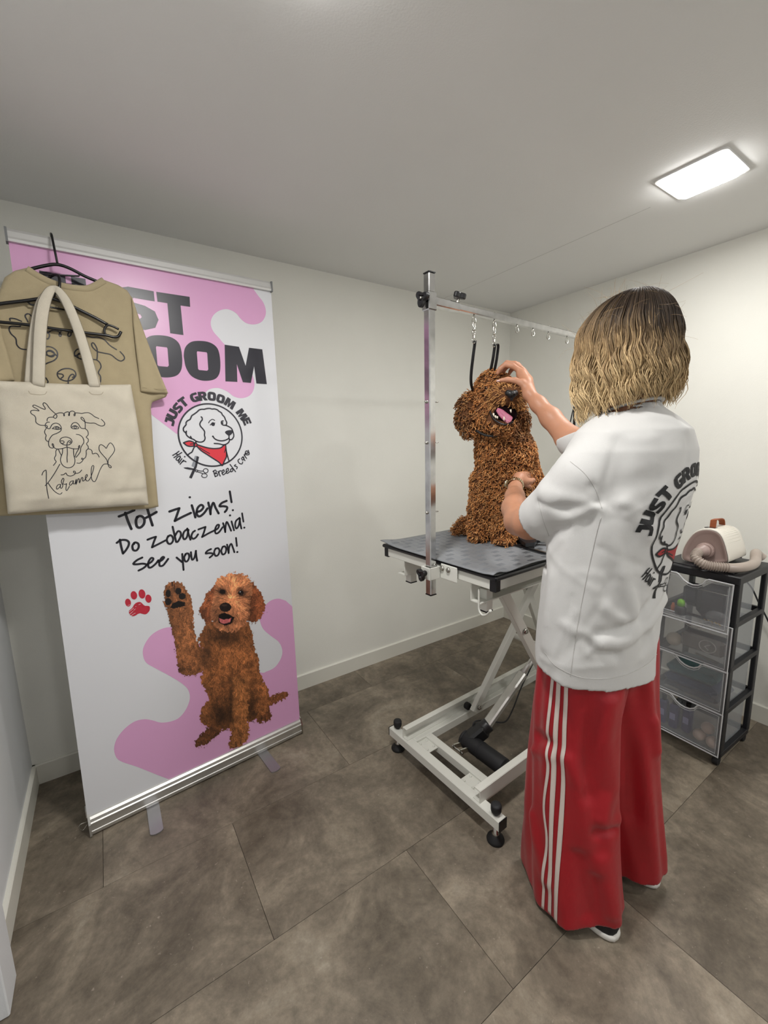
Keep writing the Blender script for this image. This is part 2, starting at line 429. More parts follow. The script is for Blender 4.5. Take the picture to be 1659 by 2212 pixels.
# base
for x in (.030, TL - .06):
    MB().box((x, .285, .085), (.040, .62, .040), bev=.003).build('cross_tube', M_WHITE, tb)
    for y in (-.0255, .5955): MB().box((x, y, .085), (.041, .004, .041), bev=.0015).build('end_cap', M_BLACK, tb)
for x in (.122, TL - .16):
    MB().box((x, .285, .085), (.034, .36, .038), bev=.003).build('inner_tube', M_WHITE, tb)
for y, sg in ((.467, 1), (.103, -1)):
    MB().box((TL / 2 - .015, y, .085), (TL - .13, .036, .040), bev=.003).build('side_tube', M_WHITE, tb)
    c = MB(); yo = y + sg * .036; x0, x1 = .018, TL - .05
    c.box(((x0 + x1) / 2, yo, .128), (x1 - x0, .004, .050)); c.box(((x0 + x1) / 2, yo - sg * .013 if sg < 0 else yo - .011, .1525), (x1 - x0, .026, .0035))
    c.box(((x0 + x1) / 2, yo - sg * .015, .1065), (x1 - x0, .032, .0035)); c.build('guide_rail', M_WHITE, tb)
    p = MB().box((.078, y - sg * .055, .092), (.062, .075, .004), bev=.001); pl_ = p.build('mounting_plate', M_WHITE, tb)
    for dx in (-.018, .018):
        for dy in (-.022, .022):
            MB().lathe([(.0055, 0), (.0055, .002), (.003, .0045)], (.078 + dx, y - sg * .055 + dy, .094), seg=10).build('rivet', M_WHITE, pl_)
for x, y in ((.030, .004), (.038, .566), (TL - .06, .004), (TL - .06, .566)):
    f = MB().lathe([(.012, .028), (.017, .022), (.029, .012), (.031, .006), (.029, 0)], (x, y, 0), seg=24)
    ft = f.build('levelling_foot', M_RUBBER, tb)
    MB().lathe([(.011, .02), (.013, .030), (.008, .034), (.008, .068)], (x, y, 0), seg=18).build('spindle', M_STEEL, ft)
    k = MB().lathe([(.009, .104), (.011, .112), (.016, .114), (.0185, .122), (.0185, .138), (.0165, .143), (.006, .1445)], (x, y, 0), seg=22)
    k.build('knob', M_BLACKM, ft)
# lift motor
mo = MB(); mo.cyl((.235, .345, .095), (.235, .335, .095), .036, 24); mo.cyl((.235, .335, .095), (.235, .125, .095), .0355, 28, bev=.004)
mo.cyl((.235, .245, .095), (.235, .25, .095), .0365, 28); mot = mo.build('lift_motor', M_BLACKM, tb)
g = MB(); g.bar((.225, .325, .085), (.300, .285, .150), .062, .062, bev=.010); g.cyl((.275, .298, .128), (.318, .278, .165), .030, 22, bev=.004); g.build('gearbox', M_BLACK, mot)
b_ = MB()
for dy in (-.02, .02): b_.bar((.165, .32 + dy, .090), (.205, .31 + dy, .090), .006, .02)
b_.cyl((.17, .29, .085), (.17, .35, .085), .005, 10); b_.build('bracket', M_STEEL, mot)
MB().bar((.30, .285, .150), (.565, .285, .312), .040, .030, bev=.006).build('actuator_sleeve', M_ALU, tb)
MB().cyl((.56, .285, .309), (.70, .285, .396), .0125, 18).build('actuator_rod', M_ALU, tb)
MB().tube(catmull([(.262, .318, .135), (.272, .325, .160), (.30, .32, .165), (.36, .29, .150), (.42, .27, .135), (.50, .29, .15), (.62, .33, .20), (.75, .36, .26)], 8), .0032, 8).build('cable', M_BLACKM, tb)
# clamp that holds the arm post
cl = MB(); cl.box((-.0005, .203, .930), (.006, .078, .054), bev=.002)
for dy in (-.0205, .0205): cl.box((-.027, .267 + dy, .924), (.050, .005, .044), bev=.001)
cl.box((-.0505, .267, .924), (.005, .046, .044), bev=.001); cl.box((-.004, .267, .924), (.005, .046, .044)); cl_o = cl.build('clamp', M_WHITE, tb)
for y in (.233, .203):
    MB().lathe([(.0095, 0), (.0095, .003), (.0075, .006), (.004, .007)], (-.0035, y, .941), (-1, 0, 0), 16).build('bolt', M_STEEL, cl_o)
MB().lathe([(.0095, 0), (.0095, .003), (.0075, .006), (.004, .007)], (-.0035, .30, .941), (-1, 0, 0), 16).build('bolt', M_STEEL, cl_o)
def star_knob(r=.023, th=.014):
    """three-lobed hand knob around z, its base at z = 0"""
    P = []
    for k in range(72):
        a = 2 * math.pi * k / 72; P.append((r * (.76 + .24 * math.cos(3 * a)) * math.cos(a), r * (.76 + .24 * math.cos(3 * a)) * math.sin(a)))
    n = len(P); V = []; lv = [(0.90, 0), (1, .003), (1, th - .003), (.88, th), (.46, th - .001), (.36, th - .005)]
    for s, z in lv: V += [(p[0] * s, p[1] * s, z) for p in P]
    F = [(i * n + k, i * n + (k + 1) % n, (i + 1) * n + (k + 1) % n, (i + 1) * n + k) for i in range(len(lv) - 1) for k in range(n)]
    F += [tuple(range(n - 1, -1, -1)), tuple(range((len(lv) - 1) * n, len(lv) * n))]
    return V, F
def knob_at(p, axis, spin=0.0, r=.023, th=.014):
    q = Vector(axis).normalized().to_track_quat('Z', 'Y').to_matrix() @ Matrix.Rotation(spin, 3, 'Z'); V, F = star_knob(r, th)
    return MB().add([q @ Vector(v) + Vector(p) for v in V], F, False)
k = knob_at((-.063, .267, .924), (-1, 0, 0), .5, .025, .016); k.cyl((-.054, .267, .924), (-.064, .267, .924), .008, 14); k.build('clamp_knob', M_BLACK, cl_o)

# rubber mat lying on the table
M_MAT = mat('grey_rubber_mat', '#84878b', 0.52, bump=0.2, bscale=500, var=.07, vscale=14)
mt = thing('rubber_mat', 'grey ribbed rubber mat covering the grooming table, corners lifting slightly', 'mat', *TAB)
mx0, mx1, my0, my1 = -.004, TL, .008, TW + .006; nx, ny = 70, 40
def mat_z(x, y):
    z = .9632 + .0012 * (1 + math.sin(9 * x + 3 * y)) * .6
    z += .011 * math.exp(-((x - mx0) ** 2 + (y - my1) ** 2) / .004) + .010 * math.exp(-((x - .02) ** 2 + (y - my0) ** 2) / .0008)
    return z + .006 * math.exp(-((y - my0) / .02) ** 2) * math.exp(-((x - .20) / .09) ** 2)
V = [(mx0 + (mx1 - mx0) * i / nx, my0 + (my1 - my0) * j / ny) for i in range(nx + 1) for j in range(ny + 1)]
b = MB(); N = len(V)
F = [(i * (ny + 1) + j, (i + 1) * (ny + 1) + j, (i + 1) * (ny + 1) + j + 1, i * (ny + 1) + j + 1) for i in range(nx) for j in range(ny)]
top = [(x, y, mat_z(x, y) + .0032) for x, y in V]; bot = [(x, y, mat_z(x, y)) for x, y in V]
rim = [i * (ny + 1) for i in range(nx + 1)] + [nx * (ny + 1) + j for j in range(1, ny + 1)] + [i * (ny + 1) + ny for i in range(nx - 1, -1, -1)] + [j for j in range(ny - 1, 0, -1)]
b.add(top + bot, F + [tuple(q + N for q in reversed(f)) for f in F] + [(rim[k], rim[(k + 1) % len(rim)], rim[(k + 1) % len(rim)] + N, rim[k] + N) for k in range(len(rim))], True)
b.build('sheet', M_MAT, mt)
Vr = []; Fr = []
pit = .040; n_ = 0
for bi in range(int(TL / pit)):
    for bj in range(int(TW / pit) - 0):
        for k in range(5):
            o = (k - 2) * .0066
            if (bi + bj) % 2: cx, cy, lx, ly = o, 0, .0013, .0125
            else: cx, cy, lx, ly = 0, o, .0125, .0013
            cx += .012 + pit * (bi + .5); cy += .012 + pit * (bj + .5)
            if cx + .014 > TL or cy + .014 > TW: continue
            z = mat_z(cx, cy) + .003; up = .0019 if (bi + bj) % 2 else .0008
            q = [(cx - lx, cy - ly), (cx + lx, cy - ly), (cx + lx, cy + ly), (cx - lx, cy + ly)]
            Vr += [(x, y, z) for x, y in q] + [(cx + (x - cx) * .6, cy + (y - cy) * .6, z + up) for x, y in q]
            Fr += [(n_ + i, n_ + (i + 1) % 4, n_ + 4 + (i + 1) % 4, n_ + 4 + i) for i in range(4)] + [(n_ + 4, n_ + 5, n_ + 6, n_ + 7)]; n_ += 8
link('ribs', mesh_np('ribs', Vr, np.array(Fr), False), M_MAT, mt, kind='stuff')

# ------------------------------------------------------------------ arm over the table
ga = thing('grooming_gallows', 'shiny chrome grooming arm standing in the clamp at the table end', 'grooming arm', *TAB)
py = .267; PX = -.0275
def sq(c, d, bev=.003): return MB().box(c, d, bev=bev)
sq((PX, py, 1.378), (.028, .028, 1.072)).build('post', M_CHROME, ga)
MB().box((PX, py, 1.9155), (.0285, .0285, .003)).build('post_cap', M_BLACK, ga)
MB().box((PX, py, .8415), (.0285, .0285, .003)).build('post_cap', M_BLACK, ga)
sq((PX, py, 1.829), (.036, .036, .056)).build('collar', M_CHROME, ga)
k = knob_at((PX - .026, py - .002, 1.834), (-1, -.15, 0), .25, .028, .016); k.cyl((PX - .016, py, 1.834), (PX - .03, py, 1.834), .007, 12)
kk = k.build('knob', M_BLACK, ga); MB().sphere((PX - .039, py - .003, 1.834), .005, 10, 6).build('stud', M_STEEL, kk)
sq((.045, py, 1.832), (.115, .027, .027)).build('arm_socket', M_CHROME, ga)
ab = sq((.47, py, 1.832), (.86, .022, .022)).build('arm_bar', M_CHROME, ga)
MB().box((.9005, py, 1.832), (.003, .0225, .0225)).build('bar_cap', M_BLACK, ab)
k = knob_at((.102, py - .002, 1.861), (.1, -.25, 1), .9, .025, .018); k.build('knob', M_BLACK, ga)
MB().cyl((.100, py, 1.843), (.102, py - .002, 1.864), .006, 12).build('threaded_stem', M_STEEL, ga)
def eye_bolt(x, d=(0, 0, -1), c=None):
    b = MB(); P = []
    for k in range(17):
        a = 2 * math.pi * k / 16; P.append((x + .0085 * math.sin(a), py + .002 * math.sin(2 * a), 1.8195 - .013 + .0135 * math.cos(a)))
    b.tube(P, .0017, 6); b.sphere((x, py, 1.8445), .0052, 10, 6, (1, 1, .7)); b.cyl((x, py, 1.846), (x, py, 1.815), .0025, 8)
    return b.build('eye_bolt', M_STEEL, ga)
EYES = [.184, .294, .428, .531, .637, .776, .886]
for x in EYES: eye_bolt(x)
for z in (1.38, 1.515, 1.14):
    b = MB(); b.sphere((PX - .016, py + .002, z), .0055, 10, 6); b.cyl((PX - .016, py, z), (PX + .022, py, z), .002, 8)
    b.tube([(PX + .026 + .009 * math.cos(2 * math.pi * k / 12), py + .006 * math.sin(2 * math.pi * k / 12), z) for k in range(13)], .0014, 6)
    b.build('eye_bolt', M_STEEL, ga)
M_STRAP = mat('black_webbing', '#121214', 0.7, bump=.3, bscale=900)
def noose(label, x, paths, wd=.0095):
    """swivel snap clipped to an eye, with the strap hanging from it"""
    t = thing('grooming_noose', label, 'leash', *TAB, group='nooses hanging from the grooming arm')
    z = 1.793; c = MB()
    c.tube([(x + .006 * math.sin(a), py + .0025 * math.cos(a), z - .007 + .011 * math.cos(a)) for a in np.linspace(0, 2 * np.pi, 15)], .0016, 6)
    c.sphere((x, py, z - .021), .0048, 10, 6); c.tube(catmull([(x - .003, py, z - .020), (x - .0075, py, z - .031), (x - .004, py, z - .043)], 4), .0021, 6)
    c.tube(catmull([(x + .003, py, z - .020), (x + .0065, py, z - .031), (x + .003, py, z - .043)], 4), .0017, 6)
    c.cyl((x, py, z - .041), (x, py, z - .050), .004, 10); c.sphere((x + .006, py, z - .029), .0032, 8, 6)
    c.tube([(x + .008 * math.sin(a), py, z - .058 + .009 * math.cos(a)) for a in np.linspace(0, 2 * np.pi, 15)], .0016, 6)
    c.build('snap_hook', M_STEEL, t)
    s = MB()
    for P in paths:
        P = catmull([(x, py, z - .064)] + P, 8); n = len(P)
        s.tube(P, np.linspace(wd * .55, wd * .6, n), 8, flat=.35)
    s.build('strap', M_STRAP, t)
    return t
noose('single black noose strap nearest the post, running down behind the dog\'s head', EYES[0],
      [[(0.1992,0.275,1.7349)] + [(0.2069,0.29,1.6873)] + [(0.2254,0.315,1.6353)] + [(0.248,0.335,1.5973)] + [(0.3032,0.37,1.5694)]])
noose('double black noose strap ending at the top of the dog\'s head beside the hand', EYES[1],
      [[(0.3087,0.275,1.7361)] + [(0.3177,0.29,1.6896)] + [(0.3355,0.315,1.6489)] + [(0.3664,0.34,1.6194)], [(0.3212,0.27,1.7365)] + [(0.3331,0.285,1.6902)] + [(0.3515,0.31,1.6477)] + [(0.3829,0.335,1.6199)]])
noose('looped black noose hanging behind the woman\'s face', EYES[6], [[(.888, .265, 1.70), (.880, .263, 1.62), (.862, .262, 1.56), (.835, .262, 1.49), (.822, .262, 1.435), (.835, .262, 1.405)],
      [(.896, .269, 1.70), (.890, .269, 1.62), (.872, .269, 1.56), (.868, .269, 1.49), (.872, .269, 1.43), (.86, .266, 1.405), (.835, .262, 1.405)]])
# slicker brush lying on the mat
sb = thing('slicker_brush', 'black slicker brush with a grey handle on the mat beside the dog', 'brush', *TAB)
bz = .969
P = [(0.4325,0.2524,0.985),(0.342,0.1387,0.985),(0.3803,0.1246,0.985),(0.5084,0.1836,0.985),(0.5514,0.23,0.985)]
q0 = [(p[0], p[1]) for p in P]
b = MB().prism(q0, .014, Matrix.Translation((0, 0, bz + .010))); b.build('head', mat('brush_grey', '#2b2d31', .3), sb)
cx = sum(p[0] for p in q0) / 5; cy = sum(p[1] for p in q0) / 5
b = MB().prism([(cx + (p[0] - cx) * .9, cy + (p[1] - cy) * .9) for p in q0], .010, Matrix.Translation((0, 0, bz - .0005))); b.build('bristle_pad', M_BLACK, sb)
hp = [(0.4347,0.1596,0.985),(0.455,0.1523,0.985),(0.4666,0.131,0.985),(0.4845,0.0725,0.985)]
MB().tube(catmull([(p[0], p[1], bz + .015) for p in hp[:2]], 6), [.012] * 2, 12, flat=.7).build('neck', M_BLACK, sb)
MB().tube(catmull([(p[0], p[1], bz + .016) for p in hp[1:]], 6), [.010] + [.0155] * 11 + [.013], 14, flat=.75).build('handle', mat('handle_grey', '#b9bbba', .3), sb)
cb = thing('metal_comb', 'dark metal comb lying under the slicker brush', 'comb', *TAB)
pc = [(0.3633,0.2114,0.972),(0.3546,0.1682,0.972),(0.3356,0.0455,0.972)]
MB().bar((pc[0][0], pc[0][1], .9725), (pc[2][0], pc[2][1], .9725), .010, .006, bev=.002).build('spine', mat('comb_metal', '#3b3c40', .3, .8), cb)
d = Vector((pc[2][0] - pc[0][0], pc[2][1] - pc[0][1], 0)); dn = d.normalized(); pn = Vector((-dn.y, dn.x, 0)); t_ = MB()
for k in range(34):
    q = Vector((pc[0][0], pc[0][1], .971)) + d * (k + .5) / 34; t_.bar(q, q + pn * .024, .0016, .0016)
t_.build('teeth', M_STEEL, cb, kind='stuff')

# ------------------------------------------------------------------ drawer cart (its own frame: x depth towards the wall, y width)
CART = ((-.515, -1.58, 0), math.radians(-2))
CW, CD, CH = .285, .315, .840
ct = thing('drawer_cart', 'black plastic tower cart with four frosted drawers against the right wall', 'cart', *CART)
M_CART = mat('cart_black', '#1b1c20', 0.45, bump=.1, bscale=600)
M_FROST = mat('frosted_plastic', '#b5b9bd', 0.38, trans=0.76, spec=.5)
M_RIM = mat('frosted_rim', '#d6d8da', 0.3, trans=0.12)
for x in (.026, CD - .018):
    for y in (.010, CW - .010):
        MB().box((x, y, .44), (.036 if x < .1 else .030, .018, .76), bev=.003).build('post', M_CART, ct)
tp = MB(); tp.box((CD / 2 - .005, CW / 2, .823), (CD + .02, CW + .012, .034), bev=.004); tp.box((CD / 2 - .005, CW / 2, .8415), (CD - .03, CW - .05, .004), bev=.0015)
tp.build('top_panel', M_CART, ct)
for z in (.632, .442, .253, .058):
    f = MB()
    for y in (.010, CW - .010): f.box((CD / 2, y, z), (CD - .03, .020, .022), bev=.002); f.box((CD / 2, y + (.014 if y < .1 else -.014), z - .009), (CD - .03, .02, .004))
    f.box((CD - .012, CW / 2, z), (.014, CW - .02, .022)); f.box((.03, CW / 2, z - .009), (.02, CW - .02, .006)); f.build('shelf_frame', M_CART, ct)
for x in (.03, CD - .02):
    for y in (.02, CW - .02):
        w_ = MB(); w_.cyl((x, y - .011, .019), (x, y + .011, .019), .019, 20, bev=.003); w_.box((x, y, .042), (.022, .03, .012), bev=.002)
        w_.cyl((x, y, .045), (x, y, .065), .008, 12); w_.build('caster', M_BLACKM, ct)
def drawer(z0, z1, x0, tilt=0.0):
    """front panel with a scooped top edge, thin side walls, floor, and a raised rim"""
    d = bpy.data.objects.new('drawer', None)
    y0, y1 = .004, CW - .006; hh = z1 - z0
    sc = [(y1, hh), (.200, hh), (.190, hh - .006), (.172, hh - .024), (.155, hh - .033), (.137, hh - .036), (.119, hh - .033), (.103, hh - .022), (.094, hh - .006), (.085, hh)]
    out = [(y0, 0), (y1, 0)] + sc + [(y0, hh)]
    M = Matrix(((0, 0, 1, x0 - .0035), (1, 0, 0, 0), (0, 1, 0, z0), (0, 0, 0, 1)))
    R = Matrix.Rotation(tilt, 4, 'Y')
    piv = Matrix.Translation((x0 + .26, 0, z0)); R = piv @ R @ piv.inverted()
    b = MB().prism(out, .003, R @ M)
    yb0, yb1 = y0 + .017, y1 - .017; zt = hh - .028
    def bx(c, s):
        n = len(b.v); b.box(c, s)
        for i in range(n, len(b.v)): b.v[i] = tuple(R @ Vector(b.v[i]))
    bx((x0 + .135, yb0, z0 + zt / 2 + .008), (.27, .0022, zt)); bx((x0 + .135, yb1, z0 + zt / 2 + .008), (.27, .0022, zt))
    bx((x0 + .27, (y0 + y1) / 2, z0 + zt / 2 + .008), (.0022, yb1 - yb0, zt)); bx((x0 + .135, (y0 + y1) / 2, z0 + .009), (.27, yb1 - yb0, .0025))
    o = b.build('drawer', M_FROST, ct)
    r = MB(); n_ = len(out)
    P = [R @ Vector((x0 - .0035, p[0], z0 + p[1])) for p in out]
    r.tube([tuple(p) for p in P], .0032, 6, closed=True, smooth=False)
    ins = [(max(y0 + .011, min(y1 - .011, p[0])), max(.011, p[1] - .010)) for p in out]
    r.tube([tuple(R @ Vector((x0 - .0035, p[0], z0 + p[1]))) for p in ins], .0014, 5, closed=True, smooth=False)
    r.build('rim', M_RIM, o, fix=False)
    return o
drawer(.606, .806, -.050, math.radians(2.0)); drawer(.437, .629, -.006); drawer(.250, .440, -.004); drawer(.058, .249, -.004)
# what shows through the drawers: things of their own
def ctw(n, l, c, g=None): return thing(n, l, c, *CART, group=g)
def blob(c, r, sc=(1, 1, 1), seg=18): return MB().sphere(c, r, seg, 12, sc)
t = ctw('zip_pouch', 'black pouch in the top frosted drawer', 'pouch')
p = MB().box((.07, .085, .695), (.13, .125, .135), bev=.025); p.build('body', mat('pouch_black', '#26272b', .7, bump=.5, bscale=60), t)
MB().tube([(.002, .03, .752), (.002, .14, .752)], .0022, 6).build('zip', M_STEEL, t)
t = ctw('spray_bottle', 'small bottle with a bright green cap in the top drawer', 'bottle')
MB().lathe([(.020, 0), (.021, .004), (.021, .030), (.014, .038)], (.0, .192, .622), seg=18).build('body', mat('bottle_dark', '#2d2c30', .4), t)
MB().lathe([(.014, 0), (.0145, .016), (.011, .026), (.004, .030)], (.0, .192, .660), seg=18).build('cap', mat('cap_green', '#8fe01e', .4), t)
t = ctw('small_vial', 'orange striped vial next to the green capped bottle', 'vial')
MB().lathe([(.008, 0), (.008, .030), (.005, .034), (.005, .042)], (.0, .222, .622), seg=12).build('body', mat('vial_orange', '#c96a3a', .4), t)
t = ctw('folded_bag', 'dark folded bag at the back of the top drawer', 'bag')
MB().box((.15, .205, .675), (.07, .075, .10), bev=.02).build('body', mat('bag_dark', '#3a3d45', .8), t)
t = ctw('brass_clip', 'gold coloured clips in clear wrap at the top drawer corner', 'clip')
b = MB()
for k in range(5): b.tube([(-.030 + .004 * k, .035 + .014 * k, .632 + .004 * (k % 2)), (-.025, .047 + .012 * k, .640)], .0018, 6)
b.build('clips', mat('brass', '#c9a85a', .3, .9), t)
b = MB().sphere((-.012, .055, .655), .035, 14, 10, (.5, 1.2, .8)); b.build('clear_wrap', mat('clear_wrap', '#dfe2e4', .15, trans=.85, bump=.9, bscale=70), t)
t = ctw('powder_puff', 'round cream puff in the second drawer', 'puff')
blob((.045, .225, .482), .030).build('body', mat('puff_cream', '#e9e0cf', .9, sheen=.4), t)
t = ctw('accessory_pack', 'clear packet with a round white label in the second drawer', 'packet')
b = MB().box((.04, .115, .505), (.03, .16, .07), bev=.012); b.build('body', mat('packet_clear', '#a9a49e', .2, trans=.45, bump=.8, bscale=50), t)
b = MB()
b.tube([(.022, .090 + .030 * math.cos(a), .507 + .026 * math.sin(a)) for a in np.linspace(0, 2 * np.pi, 25)], .0022, 6)
b.tube([(.022, .085, .492), (.022, .100, .505), (.022, .080, .518)], .002, 6); b.build('round_label', mat('label_white', '#efeeea', .6), t)
t = ctw('tweezers', 'thin steel tweezers at the bottom of the second drawer', 'tweezers')
b = MB(); b.bar((.02, .13, .461), (.012, .045, .452), .003, .006); b.bar((.024, .13, .461), (.026, .045, .452), .003, .006); b.build('arms', M_STEEL, t)
for lab, z, c, w_ in (('folded teal towel, upper one in the third drawer', .352, '#3f6d70', .19), ('folded slate blue towel under the teal one in the third drawer', .302, '#3d4a66', .20), ('grey folded cloth at the bottom of the third drawer', .2685, '#575b62', .21)):
    t = ctw('folded_towel', lab, 'towel', 'towels in the third drawer')
    b = MB()
    hh = .024 if z < .29 else .042
    b.box((.125, .145, z), (.19, w_, hh), bev=.016)
    o = b.build('cloth', mat('towel' + c, c, .95, bump=.9, bscale=120, sheen=.3), t); o.rotation_euler = (0, 0, .04 if z > .3 else 0)
for k, (x, y) in enumerate(((.035, .238), (.035, .192), (.05, .145))):
    t = ctw('shampoo_bottle', ('dark violet shampoo bottle, leftmost in the bottom drawer', 'dark violet shampoo bottle, middle one in the bottom drawer', 'dark violet shampoo bottle next to the pink puffs')[k], 'bottle', 'bottles in the bottom drawer')
    MB().box((x, y, .125), (.036, .036, .115), bev=.008).build('body', mat('violet_bottle', '#3a3468', .35), t)
    MB().cyl((x, y, .1805), (x, y, .206), .010, 14).build('cap', M_BLACK, t)
    MB().box((x - .0186, y, .128), (.0006, .022, .030)).build('label', mat('label_violet', '#9b98c4', .5), t)
for lab, c in (('pale pink puff ball, left one of three in the bottom drawer', (.03, .088, .096)), ('pale pink puff ball, nearest the drawer corner', (.026, .037, .093)), ('pale pink puff ball lying on top of two others', (.04, .064, .138))):
    t = ctw('puff_ball', lab, 'puff', 'puff balls in the bottom drawer')
    blob(c, .0245).build('body', mat('puff_pink', '#d9c2b4', .95, sheen=.4), t)
# power cord of the dryer dropping behind the cart
tag(MB().tube(catmull([(-.236, -1.455, .892), (-.20, -1.46, .872), (-.125, -1.47, .82), (-.06, -1.47, .72), (-.04, -1.50, .665), (-.035, -1.53, .60), (-.03, -1.58, .50), (-.03, -1.66, .30), (-.05, -1.72, .08), (-.09, -1.70, .008), (-.2, -1.78, .005)], 8), .0035, 8).build('power_cord', M_BLACKM), 'black power cord hanging between the cart and the right wall', 'cord')

# ------------------------------------------------------------------ pet dryer on the cart
dy = thing('pet_dryer', 'cream and dusty pink pet dryer with a ribbed hose on top of the cart', 'dryer', (CART[0][0], CART[0][1], 0), CART[1])
M_CREAM = mat('cream_plastic', '#e2ddd2', .35); M_PINK = mat('dusty_pink_plastic', '#a58f88', .42)
FC = [(0.045,0.2276,0.8621),(0.045,0.2222,0.9069),(0.045,0.2014,0.9558),(0.045,0.1811,0.9815),(0.045,0.152,0.9962),(0.045,0.1195,0.9976),(0.045,0.0961,0.9842),(0.045,0.0813,0.958),(0.045,0.0669,0.9167),(0.045,0.0593,0.8838),(0.045,0.0644,0.871),(0.045,0.1011,0.8585),(0.045,0.175,0.8452),(0.045,0.2137,0.8465)]
face = catmull([(p[1], p[2]) for p in FC], 4, True)
zlo = face[:, 1].min(); face[:, 1] += .846 - zlo
cy0, cz0 = face.mean(0)
def dring(x, s, dz=0.0): return [(x, cy0 + (p[0] - cy0) * s, .846 + (p[1] - .846) * s + dz) for p in face]
n = len(face)
def dloft(name, rings, m, cap0=True, cap1=True, par=None):
    V = [p for r in rings for p in r]; F = [(i * n + k, i * n + (k + 1) % n, (i + 1) * n + (k + 1) % n, (i + 1) * n + k) for i in range(len(rings) - 1) for k in range(n)]
    if cap0: F.append(tuple(range(n)))
    if cap1: F.append(tuple(range((len(rings) - 1) * n, len(rings) * n)))
    return MB().add(V, F, True).build(name, m, par or dy)
X0, X1 = .050, .262
body = dloft('body', [dring(X0, .97), dring(X0 - .001, 1.0), dring(X0 + .006, 1.012), dring(X0 + .02, 1.012), dring(.19, 1.0), dring(.235, .95), dring(.255, .86), dring(X1, .70)], M_CREAM, False)
dloft('face_plate', [dring(X0 - .0018, .955, .002), dring(X0 - .0035, .94, .003), dring(X0 + .004, .80, .012), dring(X0 + .006, .70, .02)], M_PINK, False, True)
r = MB()
for k in range(11):
    y = cy0 - .018 - .0046 * k; r.add([], [])
    zt = .846 + (np.interp(y, *zip(*sorted((p[0], p[1]) for p in face if p[1] > cz0))) - .846) * 1.006
    r.bar((.075, y, zt + .0002), (.20, y, zt - .001), .0016, .0022)
r.build('vent_ribs', M_CREAM, dy)
top_z = face[:, 1].max()
MB().box((.082, cy0 + .002, top_z + .0012), (.030, .038, .003), bev=.001).build('display', mat('display_glass', '#2c2424', .08, coat=.5), dy)
M_LEATH = mat('tan_leather', '#9a532f', .5, bump=.3, bscale=300)
hp = catmull([(.105, cy0 + .004, top_z + .001), (.106, cy0 + .004, top_z + .022), (.112, cy0 + .004, top_z + .030), (.155, cy0 + .004, top_z + .030), (.185, cy0 + .004, top_z + .020), (.195, cy0 + .004, top_z + .000)], 5)
h_ = MB()
for a, b in zip(hp[:-1], hp[1:]): h_.bar(tuple(a - (b - a) * .05), tuple(b + (b - a) * .05), .022, .004, up=(0, 0.2, 1) if abs(b[2] - a[2]) < abs(b[0] - a[0]) else (1, 0, 0))
h_.build('handle_strap', M_LEATH, dy)
# hose: ring on the face, stepped neck, then the tube curling in front of the dryer and back along its side
rc = [(0.04,0.141,0.9079)][0]; rc = (X0, rc[1], rc[2] + (.846 - zlo))
MB().lathe([(.031, .0), (.032, .004), (.0315, .014), (.029, .017), (.027, .017)], rc, (-1, -.05, 0), 40).build('coupling_ring', M_PINK, dy)
g_ = MB()
for k in range(40):
    a = 2 * math.pi * k / 40; u_ = (0, math.cos(a), math.sin(a)); p = np.array(rc) + np.array((-.003, 0, 0)) + .0315 * np.array(u_)
    g_.bar(tuple(p), tuple(p + np.array((-.011, 0, 0))), .0022, .0022, up=u_)
g_.build('grip_ribs', M_PINK, dy)
MB().lathe([(.0275, .014), (.026, .026), (.0225, .027), (.022, .040), (.0195, .041), (.019, .052)], rc, (-1, .10, -.02), 32).build('hose_neck', M_PINK, dy)
zc = .846 + .0195
hose = catmull([(rc[0] - .038, rc[1] + .004, rc[2]), (rc[0] - .062, rc[1] + .005, rc[2] - .004), (rc[0] - .088, rc[1] + .000, rc[2] - .018), (rc[0] - .093, rc[1] - .018, rc[2] - .031), (rc[0] - .080, rc[1] - .042, zc + .002),
   (.005, .040, zc), (.040, .018, zc), (.085, .008, zc), (.135, .006, zc + .001), (.175, .012, zc + .008), (.205, .022, zc + .022), (.232, .030, zc + .026), (.252, .028, zc + .015), (.262, .018, zc + .002)], 14)
seg = np.linalg.norm(np.diff(hose, axis=0), axis=1); s_ = np.concatenate([[0], np.cumsum(seg)]); tot = s_[-1]
ss = np.linspace(0, tot, 420); HP = np.stack([np.interp(ss, s_, hose[:, i]) for i in range(3)], 1)
cut = .175
rad = np.where(ss < cut, .0172 + .0024 * np.sin(ss / .0078 * 2 * np.pi), .0185 + .0009 * np.exp(-((ss - tot) / .02) ** 2))
MB().tube(HP, rad, 22).build('hose', mat('hose_taupe', '#a99c92', .3), dy, fix=False)

